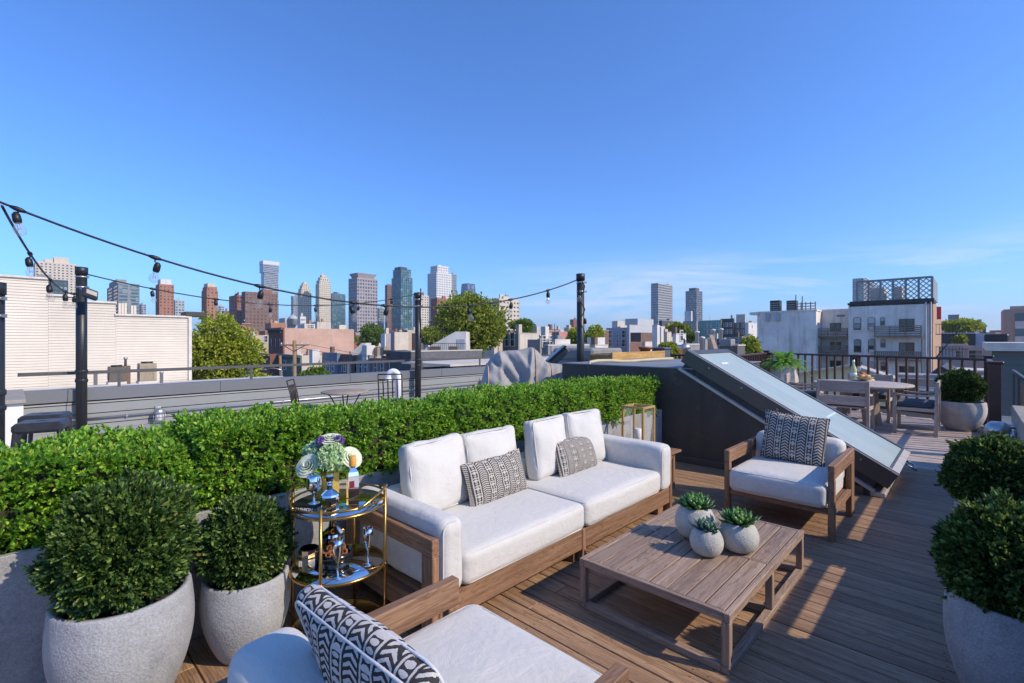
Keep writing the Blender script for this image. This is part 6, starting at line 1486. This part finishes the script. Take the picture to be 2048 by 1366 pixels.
MB().box(.3, .7, y0, y1, z1, z1 + .25).build('top_beam', M_grey, tt); MB().box(.0, .8, y0 - .2, y1 + .8, z0 - .75, z0 - .02).build('base_beam', F_D, tt)
MB().box(.4, 12, y0 - .1, y0 + .1, z0, z1 + .2).build('end_panel', M_grey, tt)
for a_, b_ in ((1735, 1764), (1782, 1800)):
    ya, yb = sorted((va(a_), va(b_))); q = roof_thing('rooftop_unit', 'pale rooftop unit behind the lattice screen, ' + ('left' if a_ < 1770 else 'right'), 'rooftop unit', UA + 2.5, 0, 0); MB().box(0, 3, ya, yb, z0 - .7, z1 - .7).build('casing', creamh, q)
# recessed wing with timber balconies, and the blank left wing
t = roof_thing('apartment_building', 'set back white wing with two timber balconies between the blank wall and the arched windows', 'apartment building', UA, 0, 0)
v2, v3 = va(1697) + .05, va(1634); zt2 = za_(1660, 620)
MB().box(3.0, 8, v2, v3, ZG, zt2).build('wall', ST, t); MB().box(2.9, 8.1, v2, v3, zt2 + .003, zt2 + .25).build('coping', ST, t)
for y0_, y1_ in ((645, 662), (684, 702), (722, 745)): slider(1651, 1674, y0_, y1_, 3.0, t)
for pf in (672, 706): balcony(t, 1632, 1694, pf, 14, .9, 2.99)
MB().box(.95, 1.1, va(1668) - .07, va(1668) + .07, ZG, za_(1668, 658)).build('post', M_lath, t)
m = MB().box(2.95, 2.99, va(1672) - .6, va(1665), za_(1668, 632), za_(1668, 628)).build('vent', M_grey, t)
t = roof_thing('apartment_building', 'blank stained white end wall of the apartment block at its left', 'apartment building', UA, 0, 0)
v4, v5 = va(1634) + .02, va(1516); zt3 = za_(1575, 624)
MB().box(-.4, 8, v4, v5, ZG, zt3).build('wall', ST, t); MB().box(-.5, 8, v4 - .1, v5 + .1, zt3 + .003, zt3 + .2).build('coping', ST, t)
for px in (1538, 1558): y = va(px); MB().box(-.75, -.41, y - .28, y + .28, za_(px, 642), za_(px, 625)).build('duct', plain('grey_duct', (.42, .42, .43), .6), t)
MB().box(-1.1, 1, v5 - .3, v5 + .9, zt3 - .3, zt3 + .1).build('gutter', M_steel, t)
for k, (a_, b_, top) in enumerate(((1538, 1557, 601), (1571, 1590, 601))):
    ya, yb = sorted((va(a_), va(b_))); q = roof_thing('rooftop_unit', ('dark rooftop unit at the left of the blank wall', 'dark rooftop unit nearer the roof railing')[k], 'rooftop unit', UA + .5, 0, 0)
    MB().box(0, 1.3, ya, yb, zt3 + .21, za_(a_, top)).build('casing', F_D, q)
    for j in range(4): MB().box(-.06, -.005, ya + .1, yb - .1, zt3 + .35 + j * .35, zt3 + .5 + j * .35).build('louvre', M_grey, q)
q = roof_thing('roof_railing', 'timber railing on the roof of the blank white wall', 'railing', UA, 0, 0); ya, yb = sorted((va(1592), va(1630)))
for k in range(3): MB().box(.1, .2, ya, yb, zt3 + .3 + .4 * k, zt3 + .42 + .4 * k).build('rail', M_lath, q)
for yy in np.linspace(ya, yb, 5): MB().box(.21, .33, yy - .06, yy + .06, zt3 + .2, zt3 + 1.4).build('post', M_lath, q)
for px, py in ((1589, 589), (1602, 592)):
    q = roof_thing('antenna', 'thin antenna mast on the blank wall roof, ' + ('taller' if px < 1600 else 'shorter'), 'antenna', UA + .8, va(px), 0); MB().tube([(0, 0, zt3), (0, 0, za_(px, py))], .07, 6).build('mast', M_pole, q)
t = roof_thing('sign_banner', 'red vertical banner on the side of the apartment block', 'sign', UA + 1.5, v0 - .6, 0); MB().box(-.1, .1, -.15, .3, za_(1880, 638), za_(1880, 612), .05).build('panel', plain('red_vinyl', (.55, .06, .06), .6), t)

# ------------------------------------------------------------------ houses just past the far railing
def lap_wall(t, U, poly, mat, course=.22):
    """clapboards clipped to a polygon (v, z) on a wall facing -u"""
    zs = [p[1] for p in poly]; z = min(zs); n = len(poly)
    MB().prism(poly, .03, .3, 'x').build('wall', mat, t)
    def span(zz):
        xs = []
        for i in range(n):
            (a, za), (b, zb) = poly[i], poly[(i + 1) % n]
            if (za - zz) * (zb - zz) < 0: xs.append(a + (b - a) * (zz - za) / (zb - za))
        return (min(xs), max(xs)) if len(xs) >= 2 else None
    me = {}
    while z < max(zs):
        s0 = span(z + .002); s1 = span(min(z + course, max(zs) - .002))
        if s0 and s1: MB().add([(.0, s0[0], z), (.0, s0[1], z), (.022, s1[1], z + course), (.022, s1[0], z + course), (.029, s0[0], z), (.029, s0[1], z)], [(0, 1, 2, 3), (0, 4, 5, 1)]).build('clapboard', mat, t)
        z += course
UG = 24.0; t = roof_thing('gabled_house', 'pale green clapboard house with a low gable beyond the railing', 'house', UG, 0, 0)
pts = [on_u(*p, UG) for p in ((1795, 762), (1704, 733), (1575, 752))]
gm = plain('pale_green_siding', (.56, .57, .38), .7, .05, .5); lap_wall(t, UG, [(pts[0][0], -9), (pts[0][0], pts[0][1]), pts[1], pts[2], (pts[2][0], -9)], gm, .3)
m = MB(); (a, za), (b, zb), (c_, zc) = pts
m.add([(-.25, a, za), (-.25, b, zb), (1.0, b, zb), (1.0, a, za), (-.25, c_, zc), (1.0, c_, zc), (-.25, a, za + .09), (-.25, b, zb + .09), (1.0, b, zb + .09), (1.0, a, za + .09), (-.25, c_, zc + .09), (1.0, c_, zc + .09)], [(0, 1, 7, 6), (1, 4, 10, 7), (6, 7, 8, 9), (7, 10, 11, 8), (0, 6, 9, 3)]); m.build('roof', plain('pale_shingle', (.42, .38, .33), .85), t)
UL = 22.0; t = roof_thing('sided_house', 'light grey lavender clapboard house beyond the railing at the right', 'house', UL, 0, 0)
a = on_u(1792, 755, UL); b = on_u(1992, 760, UL); lap_wall(t, UL, [(b[0], -9), (b[0], a[1] - .1), (a[0], a[1]), (a[0], -9)], plain('lavender_siding', (.60, .60, .64), .7, .05, .5), .24)
MB().box(-.1, 1.2, b[0], a[0], a[1] + .02, a[1] + .12).build('roof', plain('grey_felt', (.30, .29, .29), .9), t)
y, z = on_u(1838, 775, UL); window(t, 'u', y, z - .25, 1.0, .55, F_W, G_DARK, 0)
y, z = on_u(1872, 800, UL); window(t, 'u', y, z - .3, .9, .6, F_W, G_DARK, 0)
t = roof_thing('gabled_house', 'tiny dark gable roof before the brick side of the apartment block', 'house', 30, 0, 0)
p = [on_u(x_, y_, 30) for x_, y_ in ((1862, 752), (1884, 741), (1908, 751))]; MB().prism([(p[0][0], -5), p[0], p[1], p[2], (p[2][0], -5)], 0, 6, 'x').build('wall', greyh, t)
MB().prism([p[0], p[1], p[2], (p[2][0], p[2][1] + .15), (p[1][0], p[1][1] + .2), (p[0][0], p[0][1] + .15)], -.3, 6, 'x').build('roof', F_D, t)
# right hand cluster
UR = 110.0; t = roof_thing('sided_house', 'grey clapboard house with a white double window at the right', 'house', UR, 0, 0)
a = on_u(1885, 675, UR); b = on_u(1992, 676, UR); lap_wall(t, UR, [(b[0], ZG), (b[0], on_u(1950, 692, UR)[1]), (a[0], on_u(1900, 690, UR)[1]), (a[0], ZG)], plain('mid_grey_siding', (.46, .45, .47), .7, .05, .5), .28)
for px, py, w_, h_ in ((1919, 714, .9, 1.0), (1951, 716, 1.6, 1.25), (1892, 745, .9, 1.1)): y, z = on_u(px, py, UR); window(t, 'u', y, z, w_, h_, F_W, G_DARK, 0)
MB().box(.3, 10, b[0], a[0], on_u(1920, 692, UR)[1] - .3, on_u(1920, 692, UR)[1]).build('roof', M_tar, t)
t = roof_thing('low_building', 'pale dormer box on the grey clapboard house', 'building', UR - .5, 0, 0); a = on_u(1885, 688, UR); b = on_u(1936, 697, UR); MB().box(0, 3, b[0], a[0], b[1], a[1]).build('box', plain('pinkish_panel', (.58, .52, .50), .8), t)
UQ = 135.0; t = roof_thing('sided_house', 'blue grey clapboard upper house behind the double window', 'house', UQ, 0, 0)
a = on_u(1950, 667, UQ); b = on_u(2036, 668, UQ); lap_wall(t, UQ, [(b[0], ZG), (b[0], b[1]), (a[0], a[1]), (a[0], ZG)], plain('blue_grey_siding', (.50, .52, .58), .7, .05, .5), .34)
t = roof_thing('low_building', 'dark flat block below the yellow tree at the right', 'building', UQ - 2, 0, 0); a = on_u(1878, 668, UQ); b = on_u(1951, 668, UQ); MB().box(0, 6, b[0], a[0], ZG, a[1]).build('wall', plain('charcoal_paint', (.06, .055, .055), .7), t)
MB().box(-.1, 6, b[0], a[0], a[1] + .01, a[1] + .25).build('coping', M_wroof, t)
t = roof_thing('modern_house', 'brownish pink modern block with wide windows at the right edge', 'building', 100, 0, 0)
a = on_u(2007, 619, 100); b = on_u(2120, 612, 100); MB().box(0, 8, b[0], a[0], ZG, a[1]).build('wall', plain('mauve_render', (.44, .31, .26), .8, .08), t)
for py in (642, 672): 
    ya, zz0 = on_u(2030, py, 100); yb, zz1 = on_u(2110, py - 16, 100); ya, yb = sorted((ya, yb)); o = MB().box(-.06, -.003, ya, yb, zz0, zz1 + .1).build('window', G_BLUE, t); MB().box(-.10, -.062, ya, yb, zz0 - 1.1, zz0 - .05).build('spandrel', whiteh, o)
    for k in (.33, .66): MB().box(-.11, -.063, ya + k * (yb - ya) - .05, ya + k * (yb - ya) + .05, zz0, zz1 + .1).build('mullion', whiteh, o)
y, z = on_u(2035, 612, 100); MB().box(2, 4, y - 1.2, y + .6, a[1], z + .1).build('roof_hatch', tan, t)
t = roof_thing('sided_house', 'dark green clapboard wall close by at the right edge', 'house', 17.0, 0, 0)
a = on_u(1984, 703, 17); b = on_u(2200, 700, 17); lap_wall(t, 17, [(b[0], -6), (b[0], a[1]), (a[0], a[1]), (a[0], -6)], plain('dark_green_siding', (.12, .135, .125), .7, .06, .5), .2)
MB().box(-.15, 6, b[0], a[0] + .1, a[1] + .02, a[1] + .22).build('coping', plain('beige_coping', (.62, .57, .5), .7), t)
t = roof_thing('roof_vent', 'black box vent on top of the dark green wall', 'vent', 17.5, on_u(1990, 700, 17.5)[0], 0); z0 = a[1] + .24; MB().box(-.1, .2, -.25, .2, z0, z0 + .2, .03).build('hood', M_pole, t)
t = roof_thing('flat_roof_shed', 'low beige shed roof before the grey clapboard house', 'shed', 65, 0, 0); a = on_u(1915, 728, 65); b = on_u(1968, 728, 65); MB().box(0, 5, b[0], a[0], ZG, a[1] - .75).build('wall', tan, t); MB().box(-.3, 5, b[0] - .1, a[0] + .1, a[1] - .74, a[1] - .55).build('roof', M_wroof, t)
house('cream building behind the yellow tree at the right', 1896, 1925, 1972, 645, 140, creamh, creamh, M_tar, name='distant_block'); house('pale tall box over the yellow tree', 1896, 1918, 1943, 629, 190, greyh, creamh, M_tar, name='distant_block')
house('brown low block right of the cream building', 1968, 1972, 2010, 650, 130, M_brk3, M_brk3, M_tar, name='distant_block')
# fire escape beside the brick side wall
t = roof_thing('fire_escape', 'black iron fire escape by the brick side of the apartment block', 'fire escape', UA - 22, on_u(1880, 700, UA - 22)[0], 0)
for k, py in enumerate((668, 713)):
    z = on_u(1885, py, UA - 22)[1]; o = MB().box(-.6, .6, -1.6, 0.3, z - .06, z).build('platform', M_pole, t)
    for q in np.linspace(-1.55, .25, 9): MB().box(-.62, -.59, q - .015, q + .015, z, z + .9).build('baluster', M_pole, o)
    MB().box(-.63, -.58, -1.6, .3, z + .88, z + .93).build('rail', M_pole, o)
MB().tube([(-.5, .2, z), (-.5, -1.4, z + 2.6)], .05, 5).build('stair', M_pole, t)

# ------------------------------------------------------------------ trees
M_bark = plain('tree_bark', (.12, .085, .06), .9, .3, 6, .5, 20)
def leafset(name, a, b, c_): return leafmat(name, [(0, a), (.55, b), (1, c_)], .3, .5)
L_YG = leafset('yellow_green_leaf', (.13, .19, .018), (.30, .36, .03), (.50, .50, .06)); L_GR = leafset('green_leaf', (.055, .11, .014), (.13, .21, .025), (.26, .33, .045)); L_OL = leafset('olive_leaf', (.09, .14, .014), (.22, .28, .025), (.42, .44, .05))
def tree(label, px0, px1, yt, yb, Y, mat, n, leaf, seed, lobes=9, trunk=True, name='tree', oval=1.0):
    rng = np.random.default_rng(seed); c = at((px0 + px1) / 2, (yt + yb) / 2, Y); rx = (px1 - px0) / 2 / F * Y; rz = (yb - yt) / 2 / F * Y
    t = thing(name, label, 'tree', (c.x, c.y, ZG)); cz = c.z - ZG; tw = max(.12, rx * .07)
    m = MB(); m.tube([(0, 0, 0), (rx * .03, 0, cz - rz * .9), (0, 0, cz - rz * .1), (rx * .05, 0, cz + rz * .6)], [tw * 1.4, tw, tw * .6, tw * .15], 9)
    lob = []
    for k in range(lobes):
        d = unit(rng.normal(size=(1, 3)))[0]; d[2] = d[2] * .9 + .12; lob.append((np.array([d[0] * rx * .58, d[1] * rx * .58, cz + d[2] * rz * .60]), rng.uniform(.38, .58)))
    lob.append((np.array([0, 0, cz + rz * .42]), .56)); lob.append((np.array([0, 0, cz - .1 * rz]), .62))
    for q, r in lob: m.tube([(0, 0, cz - rz * rng.uniform(.5, .95)), tuple(q * .5 + np.array([0, 0, cz - rz * .4]) * .5), tuple(q)], [tw * .5, tw * .3, tw * .07], 6)
    m.build('trunk', M_bark, t)
    P = []; N = []
    for q, r in lob:
        k = int(n / len(lob)); D = unit(rng.normal(size=(k, 3))); nz = np.array([noise.noise(Vector(d * 2.8) + Vector(q)) for d in D]); rad = r * (1 + .35 * nz) * rng.uniform(.55, 1.0, k) ** .5
        P.append(q + D * rad[:, None] * np.array([rx, rx, rz])); N.append(unit(D + rng.normal(size=D.shape) * .5 + np.array([0, 0, .25])))
    P = np.concatenate(P); N = np.concatenate(N); lp, ld, ll, lw = sprigs(P, N, 4, leaf, leaf * .36, 1.2, leaf, rng)
    link('crown', leaf_mesh('crown', lp, ld, ll, lw, mat, rng=rng), t)
tree('yellow green tree between the white siding and the brick house', 368, 516, 641, 785, 30, L_YG, 4200, .17, 1, 12)
tree('big leafy tree behind the white stair head', 868, 1012, 586, 735, 58, L_OL, 6500, .27, 2, 16)
tree('dark green tree behind the pink wall', 706, 778, 651, 700, 160, L_GR, 2200, .62, 3)
tree('low green tree left of the dark one by the pink wall', 655, 720, 662, 690, 170, L_GR, 1200, .64, 4)
tree('olive tree behind the middle pole', 832, 886, 652, 690, 110, L_OL, 1300, .44, 5)
tree('round green tree right of the beige office block', 1015, 1078, 640, 676, 90, L_GR, 1600, .36, 6)
tree('light green tree left of the third pole', 1132, 1168, 655, 692, 85, L_YG, 1100, .34, 7)
tree('light green tree right of the third pole', 1164, 1215, 650, 694, 82, L_YG, 1300, .34, 8)
tree('round olive tree under the orange building', 1328, 1376, 648, 674, 85, L_OL, 1300, .34, 9)
tree('small green tree beside the grey terrace', 1370, 1394, 664, 682, 80, L_GR, 500, .32, 10)
tree('bright green shrub behind the bulkhead roof', 1316, 1358, 685, 722, 30, L_YG, 1100, .14, 11)
tree('yellow green tree against the blank apartment wall', 1476, 1520, 670, 735, 46, L_YG, 1700, .20, 12)
tree('yellow tree by the brick side of the apartment block', 1886, 1958, 640, 674, 112, L_YG, 1500, .44, 13)
tree('pale bush on the dark flat block', 1908, 1930, 672, 690, 84, L_OL, 400, .34, 14)
tree('green street tree under the parapet rail by the wooden pole', 596, 662, 734, 790, 36, L_GR, 1300, .17, 15)
tree('yellow flowering tree top just over the parapet', 478, 560, 748, 800, 26, L_YG, 900, .13, 16)
# utility poles, wires, street lamp
t = thing('utility_pole', 'tall wooden utility pole with a cross arm behind the parapet', 'utility pole', (at(589, 680, 33).x, 33, ZG)); zt_ = at(589, 681, 33).z - ZG; wp = wood('creosote_pole', (.16, .10, .05), (.34, .23, .13), 2)
MB().tube([(0, 0, 0), (0, 0, zt_)], [.16, .12], 10).build('shaft', wp, t); MB().box(-.95, .95, -.06, .06, zt_ - .36, zt_ - .27).build('cross_arm', M_lath, t)
MB().tube([(-.8, 0, zt_ - .3), (0, -.1, zt_ - .75)], .03, 5).build('brace', M_pole, t); MB().tube([(.8, 0, zt_ - .3), (0, -.1, zt_ - .75)], .03, 5).build('brace', M_pole, t)
for x in (-.9, -.5, .5, .9): MB().lathe([(.04, 0), (.05, .06), (.03, .12), (0, .13)], 8, (x, 0, zt_ - .27)).build('insulator', whiteh, t)
m = MB(); P0 = at(589, 690, 33)
for q in (-.9, .9): m.tube([P0 + Vector((q, 0, .05)), P0 + Vector((q + 3, 3, -.8)), P0 + Vector((q + 9, 10, -1.4))], .012, 4)
tag(m.build('power_line', M_cable), 'thin power lines running from the wooden pole to the row houses', 'wire')
t = thing('utility_pole', 'thin leaning wooden pole left of the tall utility pole', 'utility pole', (at(560, 700, 36).x, 36, ZG)); MB().tube([(.5, 0, 0), (0, 0, at(560, 711, 36).z - ZG)], [.14, .10], 8).build('shaft', wp, t)
t = thing('street_lamp', 'curved street lamp arm just above the parapet', 'street lamp', (at(563, 745, 31).x, 31, ZG)); zt_ = at(560, 740, 31).z - ZG
MB().tube([(.2, 0, 0), (0, 0, zt_)], .06, 8).build('column', M_steel, t); MB().tube([(0, 0, zt_), (-.5, 0, zt_ + .12), (-1.0, 0, zt_ + .08)], .04, 7).build('arm', M_steel, t); MB().box(-1.45, -.95, -.12, .12, zt_ - .02, zt_ + .08, .03).build('lamp_head', M_steel, t)

# ------------------------------------------------------------------ the air between here and the skyline
hz = MB(); hz.box(-4600, 4600, -1000, 6100, ZG - 2.0, 230)
hm = bpy.data.materials.new('thin_haze'); hm.use_nodes = True; nt = hm.node_tree; nt.nodes.clear()
ho = nt.nodes.new('ShaderNodeOutputMaterial'); hv = nt.nodes.new('ShaderNodeVolumePrincipled')
hv.inputs['Color'].default_value = (.80, .88, 1.0, 1); hv.inputs['Density'].default_value = 0.00017; hv.inputs['Anisotropy'].default_value = 0.2
nt.links.new(hv.outputs[0], ho.inputs['Volume'])
o = hz.build('haze', hm); o['kind'] = 'stuff'; o['label'] = 'thin pale haze over the city and the roof'; o['category'] = 'haze'
